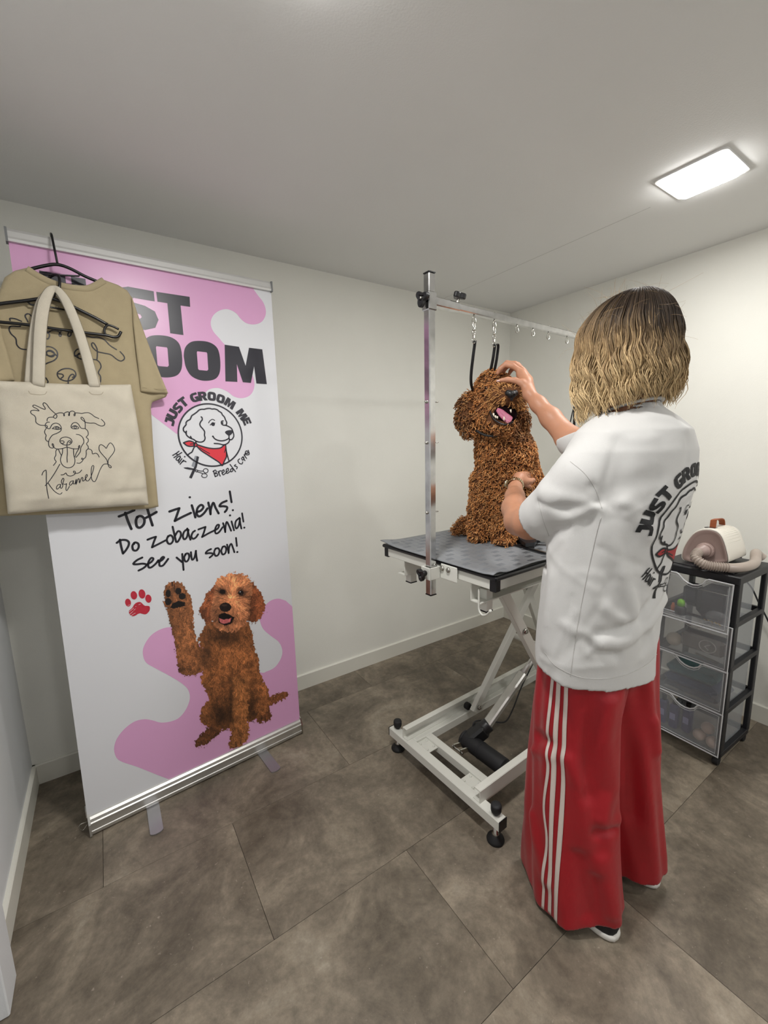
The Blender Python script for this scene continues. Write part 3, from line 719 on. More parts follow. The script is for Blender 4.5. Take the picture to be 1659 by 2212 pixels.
# ------------------------------------------------------------------ flat print helpers (2D ink shapes laid on a surface)
class Ink:
    def __init__(s): s.v = []; s.f = []
    def fill(s, poly, holes=()):
        loops = [list(map(tuple, poly))] + [list(map(tuple, h)) for h in holes]; n = len(s.v)
        for t in tessellate_polygon([[Vector((p[0], p[1], 0)) for p in l] for l in loops]): s.f.append(tuple(i + n for i in t))
        s.v += [tuple(p[:2]) for l in loops for p in l]; return s
    def smooth(s, P, n=5): return s.fill(catmull(P, n, True))
    def ell(s, c, rx, ry, rot=0.0, n=28):
        return s.fill([(c[0] + rx * math.cos(a) * math.cos(rot) - ry * math.sin(a) * math.sin(rot), c[1] + rx * math.cos(a) * math.sin(rot) + ry * math.sin(a) * math.cos(rot)) for a in np.linspace(0, 2 * np.pi, n, endpoint=False)])
    def stroke(s, P, w, n=5, closed=False, taper=False):
        P = np.asarray(P, float)[:, :2]
        P = catmull(P, n, closed) if n > 1 else P
        if closed: P = np.vstack([P, P[:1]])
        d = np.linalg.norm(np.diff(P, axis=0), axis=1); keep = np.concatenate([[True], d > 1e-6]); P = P[keep]; k = len(P)
        if k < 2: return s.ell(P[0], w / 2, w / 2)
        T = np.gradient(P, axis=0); T /= np.linalg.norm(T, axis=1)[:, None]; N = np.stack([-T[:, 1], T[:, 0]], 1)
        hw = np.full(k, w / 2)
        if taper: hw *= np.clip(np.minimum(np.arange(k), np.arange(k)[::-1]) / (k * .3) + .25, 0, 1)
        o = len(s.v)
        for i in range(k): s.v += [tuple(P[i] - N[i] * hw[i]), tuple(P[i] + N[i] * hw[i])]
        s.f += [(o + 2 * i, o + 2 * i + 2, o + 2 * i + 3, o + 2 * i + 1) for i in range(k - 1)]
        if not closed:
            for c, h in ((P[0], hw[0]), (P[-1], hw[-1])): s.ell(c, h, h, 0, 10)
        return s
    def glyph(s, ch, M):
        """block capital from the unit box, placed by M(x, y) -> (u, v)"""
        outer, holes = GLYPH[ch]; return s.fill([M(*p) for p in outer], [[M(*p) for p in h] for h in holes])
    def build(s, name, fmap, m, parent, **k):
        me = bpy.data.meshes.new(name); V = [fmap(*p) for p in s.v]
        if parent is not None and parent.get('_w'):
            M = root_inv(parent); V = [M @ Vector(p) for p in V]
        me.from_pydata([tuple(p) for p in V], [], s.f); me.validate(); return link(name, me, m, parent, **k)
def rnd_box(x0, y0, x1, y1, r, n=5):
    P = []
    for cx, cy, a0 in ((x1 - r, y1 - r, 0), (x0 + r, y1 - r, 90), (x0 + r, y0 + r, 180), (x1 - r, y0 + r, 270)):
        for k in range(n + 1):
            a = math.radians(a0 + 90 * k / n); P.append((cx + r * math.cos(a), cy + r * math.sin(a)))
    return P
GLYPH = {
 'J': ([(.30, 1), (.95, 1), (.95, .3), (.82, .07), (.58, 0), (.05, 0), (.05, .26), (.48, .26), (.57, .33), (.57, .74), (.30, .74)], []),
 'U': ([(0, 1), (.36, 1), (.36, .36), (.42, .27), (.58, .27), (.64, .36), (.64, 1), (1, 1), (1, .30), (.87, .07), (.65, 0), (.35, 0), (.13, .07), (0, .30)], []),
 'S': ([(.95, 1), (.35, 1), (.1, .92), (0, .74), (.07, .52), (.27, .42), (.57, .37), (.60, .31), (.55, .26), (.05, .26), (.05, 0), (.65, 0), (.9, .09), (1, .30), (.93, .50), (.7, .60), (.43, .64), (.40, .70), (.45, .75), (.95, .75)], []),
 'T': ([(0, 1), (1, 1), (1, .74), (.69, .74), (.69, 0), (.31, 0), (.31, .74), (0, .74)], []),
 'G': ([(.95, 1), (.4, 1), (.12, .89), (0, .62), (0, .38), (.12, .11), (.4, 0), (.97, 0), (.97, .56), (.52, .56), (.52, .36), (.63, .36), (.63, .25), (.45, .26), (.38, .40), (.38, .60), (.45, .75), (.95, .75)], []),
 'R': ([(0, 0), (0, 1), (.65, 1), (.90, .90), (.98, .68), (.91, .48), (.76, .40), (1, 0), (.62, 0), (.43, .36), (.36, .36), (.36, 0)], [[(.36, .75), (.36, .58), (.55, .58), (.61, .66), (.55, .75)]]),
 'O': ([(.5 + .5 * abs(math.cos(a)) ** .62 * (1 if math.cos(a) > 0 else -1), .5 + .5 * abs(math.sin(a)) ** .62 * (1 if math.sin(a) > 0 else -1)) for a in np.linspace(0, 2 * np.pi, 32, endpoint=False)], [rnd_box(.36, .27, .64, .73, .05, 2)]),
 'M': ([(0, 0), (.02, 1), (.38, 1), (.5, .46), (.62, 1), (.98, 1), (1, 0), (.70, 0), (.69, .55), (.57, 0), (.43, 0), (.31, .55), (.30, 0)], []),
 'E': ([(0, 0), (0, 1), (.95, 1), (.95, .75), (.37, .75), (.37, .63), (.85, .63), (.85, .38), (.37, .38), (.37, .25), (.95, .25), (.95, 0)], [])}

# ------------------------------------------------------------------ roll-up banner
BA = np.array((-2.71, -.411, 0)); BE = np.array((.856, .072, 0)); BW = float(np.linalg.norm(BE)); BE /= BW; BN = np.array((BE[1], -BE[0], 0))
BV = np.array((0, 0, 1.0)) - BN * .04 + BE * .012            # the vinyl leans back a little
def bmap(h): return lambda u, v: tuple(BA + BE * u + BN * h + BV * v)
bn = wthing('rollup_banner', 'tall pink and white roll-up banner in an aluminium stand with a printed waving dog', 'banner', tuple(BA + BE * BW / 2), math.atan2(BE[1], BE[0]))
BMX = Matrix(((BE[0], BN[0], BV[0], BA[0]), (BE[1], BN[1], BV[1], BA[1]), (0, 0, 1, 0), (0, 0, 0, 1)))     # (u, h, v) -> world, leaning
BMV = Matrix(((BE[0], BN[0], 0, BA[0]), (BE[1], BN[1], 0, BA[1]), (0, 0, 1, 0), (0, 0, 0, 1)))              # the same, upright
def bpt(P): return [tuple(BMX @ Vector((p[0], p[1], p[2]))) for p in P]
M_BAN = mat('banner_vinyl', '#d9dade', .33, bump=.12, bscale=8, spec=.55)
M_BPINK = mat('banner_pink_ink', '#d9a3cb', .33, bump=.12, bscale=8, spec=.55)
M_INK = mat('banner_black_ink', '#26252f', .33, spec=.5)
M_LINK = mat('line_ink', '#15151f', .45)
M_RED = mat('banner_red_ink', '#d8333f', .4)
M_PAWRED = mat('paw_red_ink', '#b7283a', .45, var=.12, vscale=90)
b = MB(); U0, U1, V0, V1 = .005, BW - .004, .050, 2.018
nu, nv = 8, 30
G = [(U0 + (U1 - U0) * i / nu, 0.0, V0 + (V1 - V0) * j / nv) for i in range(nu + 1) for j in range(nv + 1)]
c8 = [(U0, 0, V0), (U1, 0, V0), (U1, 0, V1 + .019), (U0, 0, V1)]
b.add(bpt(c8) + bpt([(p[0], -.0006, p[2]) for p in c8]), [(0, 1, 2, 3), (7, 6, 5, 4), (0, 4, 5, 1), (1, 5, 6, 2), (2, 6, 7, 3), (3, 7, 4, 0)])
panel = b.build('print_panel', M_BAN, bn); wpart(panel)
ink = Ink()
pk = [(0.7643,2.0425),(0.7719,2.0356),(0.7928,2.0103),(0.8142,1.9866),(0.8242,1.9627),(0.8236,1.9367),(0.8082,1.9085),(0.786,1.8931),(0.7601,1.8862),(0.7332,1.8885),(0.7121,1.902),(0.698,1.9185),(0.6793,1.9277),(0.654,1.9296),(0.6236,1.9164),(0.6013,1.8947),(0.5911,1.8712),(0.5915,1.8512),(0.6001,1.8323),(0.619,1.8125),(0.6351,1.7941),(0.6826,1.7559),(0.7194,1.715),(0.744,1.6805),(0.7515,1.6462),(0.7435,1.615),(0.7232,1.5921),(0.6907,1.5818),(0.6601,1.5868),(0.6355,1.6046),(0.6108,1.615),(0.5901,1.6174),(0.5648,1.611),(0.5495,1.599),(0.5371,1.5808),(0.5282,1.562),(0.5206,1.5433),(0.5107,1.5205),(0.5004,1.4712),(0.4567,1.4182),(0.4261,1.4366),(0.362,1.4932)]
top = V1
pk2 = [(U0, top), (pk[0][0] - .01, top + .016)] + [tuple(p) for p in catmull(pk[:-4], 4)] + [tuple(p) for p in pk[-4:]] + [(U0, 1.83)]
ink.fill([(max(U0, min(U1, p[0])), min(V1 + .018, p[1])) for p in pk2])
ink.build('pink_shape', bmap(.0004), M_BPINK, panel); ink = Ink()
lowp = [(0.8561,0.6407),(0.8245,0.6731),(0.7885,0.6918),(0.748,0.6902),(0.7103,0.6612),(0.6956,0.6225),(0.7074,0.5723),(0.7437,0.5256),(0.7776,0.4868),(0.7909,0.4417),(0.7798,0.4046),(0.7487,0.3749),(0.7078,0.3696),(0.6767,0.3771),(0.5488,0.4624),(0.4539,0.5617),(0.4082,0.6336),(0.374,0.6721),(0.339,0.6894),(0.3035,0.6918),(0.2675,0.6772),(0.2418,0.6454),(0.2344,0.6145),(0.2411,0.5787),(0.2668,0.5479),(0.3153,0.4968),(0.3598,0.4445),(0.3787,0.4083),(0.3799,0.3716),(0.3626,0.3353),(0.3352,0.3111),(0.3041,0.3086),(0.269,0.3195),(0.2416,0.341),(0.2144,0.3581),(0.1812,0.3628),(0.1469,0.348),(0.1201,0.3204),(0.1088,0.2858),(0.1132,0.2499),(0.1294,0.2245),(0.1748,0.1799),(0.227,0.1236),(0.2989,0.0477)]
ink.fill([(U1, lowp[0][1] - .004)] + [(min(U1, p[0]), max(V0, p[1])) for p in catmull(lowp[1:], 4)] + [(lowp[-1][0] + .03, V0), (U1, V0)])
ink.build('pink_shape', bmap(.0004), M_BPINK, panel)
# the big words
big = Ink()
for L in [[(0.4045,1.9475),(0.5196,1.9512),(0.5182,1.9144),(0.4842,1.9135),(0.4846,1.8064),(0.4384,1.807),(0.4385,1.9138),(0.4055,1.9135)],[(0.6381,1.7899),(0.6963,1.7886),(0.7185,1.7149),(0.7389,1.7898),(0.7968,1.79),(0.8064,1.6463),(0.7598,1.6459),(0.7551,1.7161),(0.7358,1.6464),(0.7013,1.6471),(0.6817,1.7179),(0.6782,1.6467),(0.6295,1.6455)]]: big.fill(L)
oo = [(0.4793,1.7341),(0.4875,1.7624),(0.5105,1.7847),(0.5444,1.7929),(0.5803,1.7914),(0.6056,1.7762),(0.6145,1.7486),(0.6144,1.7074),(0.6073,1.6738),(0.5888,1.6517),(0.5553,1.6423),(0.5236,1.6448),(0.4975,1.6589),(0.4827,1.6873),(0.4794,1.7146)]
oh = [(0.5298,1.7523),(0.5648,1.7521),(0.5668,1.7475),(0.5656,1.6867),(0.5607,1.6814),(0.5307,1.6816),(0.5271,1.6853),(0.5278,1.7473)]
big.fill(catmull(oo, 4, True), [oh])
du = [(0.4023,1.7164),(0.545,1.7183)]; du = du[0][0] - du[1][0]
big.fill(catmull([(p[0] + du, p[1] + .002) for p in oo], 4, True), [[(p[0] + du, p[1] + .002) for p in oh]])
tv = [(0.4045,1.9475),(0.4384,1.807)]; vt, vb = tv[0][1], tv[1][1]
for ch, u0, u1 in (('S', .268, .403), ('U', .152, .262), ('J', .04, .142)): big.glyph(ch, lambda x, y, a=u0, c=u1: (a + (c - a) * x, vb + (vt - vb) * y))
ov = [p[1] for p in oo]; m0, m1 = min(ov) + .002, max(ov) + .002
for ch, u0, u1 in (('R', .165, .275), ('G', .04, .155)): big.glyph(ch, lambda x, y, a=u0, c=u1: (a + (c - a) * x, m0 + (m1 - m0) * y))
big.build('headline_lettering', bmap(.0009), M_INK, panel)

# the round emblem, kept as ink lists so that the shirt can carry it too
lc = [(0.4282,1.4308),(0.6842,1.4304),(0.5606,1.5546),(0.54,1.3049)]
LC = ((lc[0][0] + lc[1][0]) / 2, (lc[2][1] + lc[3][1]) / 2); LR = ((lc[1][0] - lc[0][0]) + (lc[2][1] - lc[3][1])) / 4 - .003
def ring(P, k=5): return P
EMB = {'paper': Ink(), 'grey': Ink(), 'red': Ink(), 'ink': Ink()}
EMB['paper'].ell(LC, LR, LR, 0, 64)
k_ = EMB['ink']; W1 = .0052
k_.stroke([(LC[0] + LR * math.cos(a), LC[1] + LR * math.sin(a)) for a in np.linspace(0, 2 * np.pi, 72, endpoint=False)], .0058, 1, True)
for L in [[(0.6175,1.4707),(0.6208,1.4806),(0.6167,1.4917),(0.6132,1.5027),(0.606,1.5112),(0.6023,1.5196),(0.593,1.5255),(0.5874,1.5307),(0.5768,1.5342),(0.5672,1.5334),(0.5578,1.5355),(0.5459,1.5342),(0.5363,1.5315),(0.527,1.5312),(0.5174,1.5281),(0.5075,1.5195),(0.4977,1.5122),(0.4881,1.5056),(0.4834,1.4966),(0.4795,1.4906),(0.4706,1.4858),(0.4646,1.4787),(0.4637,1.4705),(0.4575,1.4635),(0.4528,1.4564),(0.4528,1.4482),(0.4567,1.4424),(0.4616,1.4396),(0.4614,1.433),(0.4674,1.4247),(0.4759,1.4187),(0.4868,1.4139),(0.4943,1.4078),(0.5066,1.4035),(0.5183,1.4043),(0.527,1.4105),(0.5302,1.4201),(0.5287,1.4303),(0.5305,1.4435),(0.526,1.4531),(0.5176,1.4639),(0.515,1.4734),(0.5193,1.483),(0.5253,1.4902),(0.5253,1.4986),(0.5225,1.5016)],[(0.4626,1.4459),(0.4603,1.4377)],[(0.476,1.4258),(0.4786,1.4192)],[(0.6069,1.4871),(0.6006,1.4853),(0.5992,1.4767),(0.6056,1.4706),(0.6173,1.469),(0.6287,1.4641),(0.6382,1.4572),(0.6418,1.4484)],[(0.6418,1.4484),(0.6452,1.4346),(0.6443,1.4233),(0.6371,1.4133),(0.6293,1.4109),(0.6247,1.416)],[(0.6257,1.4277),(0.6248,1.4172)],[(0.6248,1.4172),(0.6104,1.4099),(0.5928,1.4072),(0.5772,1.4103),(0.5668,1.4166),(0.5615,1.4252)],[(0.6269,1.4122),(0.6222,1.401),(0.609,1.3925),(0.5965,1.3915),(0.582,1.3955),(0.5639,1.397)],[(0.4943,1.4078),(0.4935,1.3994)],[(0.4866,1.3852),(0.481,1.3746),(0.4757,1.3652),(0.4661,1.3596),(0.4583,1.3527)],[(0.608,1.375),(0.6109,1.3549),(0.6144,1.3372),(0.6172,1.3245)],[(0.4486,1.4014),(0.459,1.4059),(0.4727,1.4081),(0.4868,1.4015),(0.487,1.39),(0.4731,1.3874),(0.4599,1.3906),(0.4486,1.4014)],[(0.4987,1.3934),(0.519,1.3857),(0.542,1.3791),(0.5658,1.3766),(0.588,1.3793),(0.6026,1.3901),(0.6083,1.39),(0.6088,1.375),(0.6096,1.355),(0.6071,1.34),(0.5984,1.3253),(0.5882,1.3069),(0.5758,1.3213),(0.5529,1.3383),(0.5305,1.3551),(0.5106,1.3702),(0.497,1.3862)]]: k_.stroke(L, W1, 4)
for L in [[(0.5487,1.4785),(0.5548,1.4871),(0.5649,1.4928),(0.5734,1.4891)],[(0.5069,1.3812),(0.5245,1.3686),(0.5425,1.3571)],[(0.6013,1.3602),(0.608,1.375)],[(0.5546,1.4702),(0.5611,1.4768)],[(0.4727,1.3962),(0.4853,1.3972)],[(0.5659,1.4763),(0.5733,1.4784)]]: k_.stroke(L, .0032, 4)
ev = [(0.5657,1.4739),(0.5729,1.474),(0.6033,1.4787),(0.6072,1.4788),(0.561,1.4252),(0.5644,1.4252),(0.4914,1.3935),(0.4976,1.3934)]
for i in (0, 2, 4): k_.ell(ev[i], ev[i + 1][0] - ev[i][0], (ev[i + 1][0] - ev[i][0]) * 1.05)
k_.smooth([(0.6105,1.441),(0.616,1.4472),(0.6288,1.4502),(0.6401,1.4492),(0.6419,1.4409),(0.6349,1.4322),(0.6257,1.4277),(0.6173,1.4323)])
EMB['red'].fill(catmull([(0.4987,1.3934),(0.519,1.3857),(0.542,1.3791),(0.5658,1.3766),(0.588,1.3793),(0.6026,1.3901),(0.6083,1.39),(0.6088,1.375),(0.6096,1.355),(0.6071,1.34),(0.5984,1.3253),(0.5882,1.3069),(0.5758,1.3213),(0.5529,1.3383),(0.5305,1.3551),(0.5106,1.3702),(0.497,1.3862)], 3, True))
EMB['red'].fill(catmull([(0.4486,1.4014),(0.459,1.4059),(0.4727,1.4081),(0.4868,1.4015),(0.487,1.39),(0.4731,1.3874),(0.4599,1.3906)], 3, True)); EMB['red'].ell(ev[6], ev[7][0] - ev[6][0], (ev[7][0] - ev[6][0]) * 1.2)
k_.stroke([(ev[6][0] + (ev[7][0] - ev[6][0]) * math.cos(a), ev[6][1] + (ev[7][0] - ev[6][0]) * 1.2 * math.sin(a)) for a in np.linspace(0, 2 * np.pi, 16, endpoint=False)], .0042, 1, True)
EMB['grey'].fill([(0.4858,1.3505),(0.4948,1.3485),(0.4844,1.3085),(0.4773,1.3064),(0.4698,1.3116)])
k_.fill([(0.4926,1.3496),(0.501,1.3452),(0.4888,1.3058),(0.4777,1.2847),(0.4661,1.2625),(0.4567,1.2667),(0.4717,1.2947),(0.4823,1.311)])
k_.fill([(0.4401,1.3071),(0.4547,1.3071),(0.4746,1.3017),(0.4817,1.2994),(0.4786,1.2948),(0.4606,1.2977),(0.4453,1.3021)])
for L in [[(0.4912,1.2936),(0.5013,1.2901),(0.5118,1.2895)],[(0.4895,1.2876),(0.5007,1.2833),(0.5097,1.2791)],[(0.5312,1.2893),(0.5279,1.2836),(0.521,1.2813),(0.5149,1.2844),(0.5124,1.2904),(0.5159,1.2966),(0.5225,1.2984),(0.5289,1.2954),(0.5312,1.2893)],[(0.5255,1.27),(0.522,1.2648),(0.5142,1.2629),(0.5069,1.2658),(0.5044,1.2713),(0.5079,1.277),(0.5156,1.2785),(0.5229,1.2758),(0.5255,1.27)],[(0.4912,1.2911),(0.4866,1.287),(0.4829,1.2916),(0.4874,1.2957),(0.4912,1.2911)]]: k_.stroke(L, .0028, 4)
for L in [[(0.4292,1.3697),(0.4175,1.3616),(0.4061,1.355)],[(0.4386,1.3647),(0.4235,1.3551),(0.4092,1.3462)],[(0.4175,1.3616),(0.4212,1.3587),(0.4253,1.3562)],[(0.4315,1.3517),(0.4228,1.3481),(0.4162,1.3396),(0.4217,1.3357),(0.4301,1.3431),(0.4335,1.3493),(0.4275,1.3385),(0.4234,1.3299)],[(0.4372,1.3412),(0.4314,1.3336),(0.4252,1.3252)],[(0.4427,1.3355),(0.436,1.328),(0.4291,1.3202)],[(0.4356,1.328),(0.4446,1.3323),(0.451,1.3287)],[(0.5522,1.2877),(0.5537,1.2764),(0.5567,1.2637)],[(0.5496,1.2858),(0.5597,1.2902),(0.5622,1.2816),(0.5554,1.2763),(0.5646,1.2757),(0.5669,1.2686),(0.5563,1.2638)],[(0.569,1.2842),(0.5724,1.2752),(0.5765,1.265)],[(0.5725,1.2765),(0.5753,1.2858),(0.5822,1.2859)],[(0.5843,1.2758),(0.5935,1.2815),(0.5924,1.2896),(0.5854,1.2832),(0.5882,1.2692),(0.5997,1.2753)],[(0.6009,1.2798),(0.6114,1.2855),(0.6102,1.295),(0.6028,1.2886),(0.6047,1.274),(0.6169,1.2809)],[(0.6273,1.293),(0.6206,1.2888),(0.6223,1.2793),(0.6299,1.2845),(0.6291,1.2935)],[(0.6203,1.3104),(0.63,1.2954),(0.6407,1.2788)],[(0.6439,1.3085),(0.6376,1.3037),(0.6491,1.2988),(0.6463,1.2905)],[(0.6619,1.3315),(0.6549,1.3254),(0.6591,1.3137),(0.67,1.3098),(0.6741,1.3182)],[(0.6756,1.3392),(0.6706,1.3325),(0.6753,1.3258),(0.6807,1.3339),(0.6769,1.3399),(0.6843,1.3229)],[(0.6823,1.3475),(0.6869,1.3396),(0.6922,1.3324)],[(0.6851,1.3435),(0.6866,1.3525),(0.6908,1.3544)],[(0.6907,1.3536),(0.7001,1.3541),(0.6955,1.3638),(0.689,1.3588),(0.6923,1.3476),(0.7051,1.3498),(0.7018,1.3662)]]: k_.stroke(L, .0040, 4)
dt = [(0.4483,1.3483)]; k_.ell(dt[0], .0028, .0028)
arc = [(0.407,1.4819),(0.4193,1.5091),(0.4401,1.5338),(0.4613,1.556),(0.5037,1.5751),(0.5353,1.5822),(0.5702,1.5833),(0.6045,1.5755),(0.6402,1.5584),(0.6858,1.5155),(0.7053,1.4865)]
for ch, p, wd in zip('JUSTGROOMME', arc, (.84, 1, .88, .88, .92, .95, .95, .95, 1.2, 1.2, .82)):
    d = np.array((p[0] - LC[0], p[1] - LC[1])); R_ = np.linalg.norm(d); d /= R_; tx = np.array((d[1], -d[0])); hh = .0345; wd = .0345 * wd
    k_.glyph(ch, lambda x, y: tuple(np.array(p) + tx * (x - .5) * wd + d * (y - .5) * hh))
for nme, m_, h in (('paper', M_BAN, .0007), ('grey', mat('comb_grey_ink', '#8c9098', .4), .0012), ('red', M_RED, .0011), ('ink', M_INK, .0015)):
    EMB[nme].build('emblem_' + nme, bmap(h), m_, panel)
# hand-lettered farewells
sl = Ink()
for L in [[(0.2088,1.1436),(0.2347,1.1518),(0.2582,1.1605)],[(0.2293,1.1541),(0.2348,1.1239),(0.2426,1.0931)],[(0.2658,1.1348),(0.2601,1.1206),(0.2611,1.1005),(0.2706,1.0941),(0.2833,1.1041),(0.2878,1.1203),(0.2831,1.1326),(0.2733,1.1372),(0.2657,1.1331)],[(0.2999,1.1708),(0.3054,1.1349),(0.3123,1.0967)],[(0.2929,1.128),(0.3115,1.1358),(0.3305,1.1454)],[(0.3749,1.1419),(0.3927,1.1467),(0.4107,1.1506)],[(0.4107,1.1506),(0.4005,1.1266),(0.3904,1.1034)],[(0.3904,1.1034),(0.4189,1.1156),(0.4512,1.1276)],[(0.4572,1.1571),(0.4618,1.1335),(0.4662,1.1078)],[(0.4731,1.1285),(0.4887,1.1321),(0.5002,1.1453),(0.4924,1.1551),(0.4779,1.1441),(0.4725,1.1214),(0.4816,1.1095),(0.4997,1.12),(0.5151,1.1382)],[(0.5206,1.1612),(0.5238,1.1372),(0.5252,1.1132)],[(0.5252,1.1132),(0.528,1.133),(0.5398,1.1592),(0.5468,1.1383),(0.5573,1.113)],[(0.594,1.161),(0.5733,1.1539),(0.5633,1.142),(0.5794,1.1402),(0.5937,1.1349),(0.5909,1.124),(0.5829,1.1156)],[(0.61,1.1986),(0.6119,1.1761),(0.6137,1.1534)]]: sl.stroke(L, .0090, 4)
for p in [(0.4527,1.1895),(0.6165,1.1192)]: sl.ell(p, .0046, .0042)
sl.build('lettering_line', bmap(.0009), M_LINK, panel)
sl = Ink()
for L in [[(0.2033,1.0595),(0.2049,1.0329),(0.208,1.0076)],[(0.1927,1.0497),(0.2059,1.0574),(0.2224,1.0548),(0.23,1.0453),(0.2273,1.0324),(0.2174,1.0175),(0.208,1.0076)],[(0.2467,1.0409),(0.2399,1.0303),(0.2413,1.015),(0.2511,1.0116),(0.2593,1.0219),(0.2592,1.0354),(0.2497,1.042),(0.2448,1.0361)],[(0.291,1.0455),(0.3064,1.0498),(0.3196,1.0522)],[(0.3196,1.0522),(0.3109,1.0337),(0.3031,1.0144)],[(0.3031,1.0144),(0.3283,1.024),(0.3508,1.0331)],[(0.3616,1.0482),(0.3557,1.0351),(0.3591,1.0206),(0.3682,1.0173),(0.3772,1.0282),(0.3769,1.0423),(0.3697,1.0504),(0.3614,1.0464)],[(0.3805,1.082),(0.3841,1.0517),(0.3877,1.0212)],[(0.385,1.0445),(0.3979,1.062),(0.407,1.0553),(0.4055,1.0396),(0.3942,1.0219),(0.3877,1.0212)],[(0.4325,1.0658),(0.4201,1.0569),(0.4137,1.0401),(0.4175,1.027),(0.428,1.0343),(0.4364,1.0617)],[(0.4326,1.0676),(0.4355,1.0439),(0.4402,1.0216)],[(0.4599,1.0547),(0.4509,1.0488),(0.4446,1.0335),(0.4504,1.0236),(0.4608,1.0274),(0.4703,1.0386)],[(0.4737,1.0581),(0.4877,1.0615),(0.5011,1.0644)],[(0.5011,1.0644),(0.493,1.0425),(0.4846,1.0255)],[(0.4846,1.0255),(0.5099,1.0363),(0.5354,1.0455)],[(0.5372,1.0452),(0.5504,1.0526),(0.555,1.065),(0.546,1.0644),(0.5373,1.047),(0.5396,1.0318),(0.5525,1.0355),(0.5686,1.0538)],[(0.5718,1.0702),(0.5757,1.0509),(0.5777,1.0318)],[(0.5777,1.0318),(0.5802,1.0521),(0.5868,1.0738),(0.5947,1.0577),(0.602,1.0339)],[(0.6071,1.073),(0.6102,1.0555),(0.6144,1.034)],[(0.642,1.0837),(0.6259,1.0724),(0.6206,1.0541),(0.6252,1.0401),(0.6357,1.052),(0.6436,1.0797)],[(0.642,1.0837),(0.6431,1.0587),(0.646,1.0371)],[(0.6542,1.1014),(0.6555,1.084),(0.6571,1.0653)]]: sl.stroke(L, .0075, 4)
for p in [(0.6029,1.0989),(0.6589,1.0391)]: sl.ell(p, .0046, .0042)
sl.build('lettering_line', bmap(.0009), M_LINK, panel)
sl = Ink()
for L in [[(0.2672,0.9816),(0.249,0.9748),(0.2364,0.9637),(0.2476,0.9598),(0.265,0.9588),(0.2764,0.9541),(0.2758,0.9474),(0.2662,0.9408),(0.251,0.9353)],[(0.2808,0.9533),(0.2948,0.9591),(0.3034,0.9696),(0.2963,0.9744),(0.286,0.9609),(0.2842,0.9423),(0.2929,0.9388),(0.3091,0.9494),(0.3194,0.9613)],[(0.3188,0.9545),(0.3315,0.959),(0.3401,0.9679),(0.3342,0.9708),(0.3236,0.957),(0.322,0.9399),(0.3327,0.9378),(0.3447,0.9495),(0.3535,0.9601)],[(0.3838,0.9597),(0.3925,0.9491),(0.4013,0.9385)],[(0.4051,0.9701),(0.4045,0.9378),(0.4043,0.9061)],[(0.4171,0.9679),(0.411,0.9546),(0.413,0.9398),(0.4211,0.9382),(0.4289,0.9513),(0.4285,0.9658),(0.4205,0.9691),(0.415,0.9629)],[(0.4374,0.9715),(0.4375,0.9533),(0.4396,0.9401),(0.4487,0.9475),(0.4568,0.9735)],[(0.4561,0.9736),(0.4561,0.9535),(0.4577,0.933)],[(0.5148,0.9707),(0.5003,0.9658),(0.4925,0.9561),(0.5064,0.9554),(0.5202,0.951),(0.5179,0.944),(0.5066,0.9367)],[(0.5325,0.9694),(0.526,0.9556),(0.53,0.9399),(0.541,0.9416),(0.5478,0.9574),(0.5433,0.9694),(0.5325,0.9694)],[(0.5617,0.9719),(0.5549,0.9561),(0.5591,0.9402),(0.5704,0.9438),(0.5755,0.9601),(0.5709,0.9723),(0.5617,0.9719)],[(0.5807,0.9782),(0.5828,0.9588),(0.5843,0.9413)],[(0.5843,0.9413),(0.5877,0.9637),(0.5975,0.9792),(0.6036,0.961),(0.6083,0.9409)],[(0.62,1.0005),(0.6205,0.9831),(0.621,0.9657)]]: sl.stroke(L, .0075, 4)
for p in [(0.6208,0.9394),(0.6208,0.9394)]: sl.ell(p, .0046, .0042)
sl.build('lettering_line', bmap(.0009), M_LINK, panel)
# red paw print
pw = Ink()
for c in [[(0.2059,0.8234),(0.2149,0.8238),(0.2071,0.8082)],[(0.2269,0.8459),(0.2371,0.8429),(0.2254,0.8297)],[(0.2534,0.8448),(0.2643,0.8427),(0.2507,0.8268)],[(0.2726,0.8216),(0.2827,0.8207),(0.2706,0.8054)]]:
    pw.ell(c[0], abs(c[1][0] - c[0][0]), abs(c[2][1] - c[0][1]), .12)
pw.smooth([(0.2424,0.8165),(0.2484,0.812),(0.2532,0.8042),(0.2586,0.7975),(0.2654,0.7955),(0.2726,0.792),(0.2743,0.7844),(0.2714,0.7742),(0.2636,0.7664),(0.2569,0.7645),(0.2497,0.7675),(0.2409,0.7727),(0.2336,0.7725),(0.2259,0.7692),(0.2167,0.768),(0.21,0.7736),(0.2055,0.7824),(0.206,0.7919),(0.2123,0.7966),(0.2181,0.8015),(0.2244,0.8106),(0.2323,0.8161)], 4)
pw.build('paw_print', bmap(.0009), M_PAWRED, panel)
sc_ = Ink()
for L in [[(0.2061,0.7887),(0.2137,0.793),(0.2215,0.7985)],[(0.2069,0.7788),(0.2147,0.7842),(0.2185,0.7864)],[(0.2117,0.7721),(0.2193,0.7764),(0.225,0.7781)],[(0.2207,0.7901),(0.2265,0.7939)],[(0.2273,0.8023),(0.2301,0.8027)],[(0.2387,0.8069),(0.2452,0.8079)],[(0.204,0.8127),(0.2112,0.814)]]: sc_.stroke(L, .0016, 3)
sc_.build('paw_scratches', bmap(.0013), mat('paw_pale', '#e2c2c6', .45), panel)

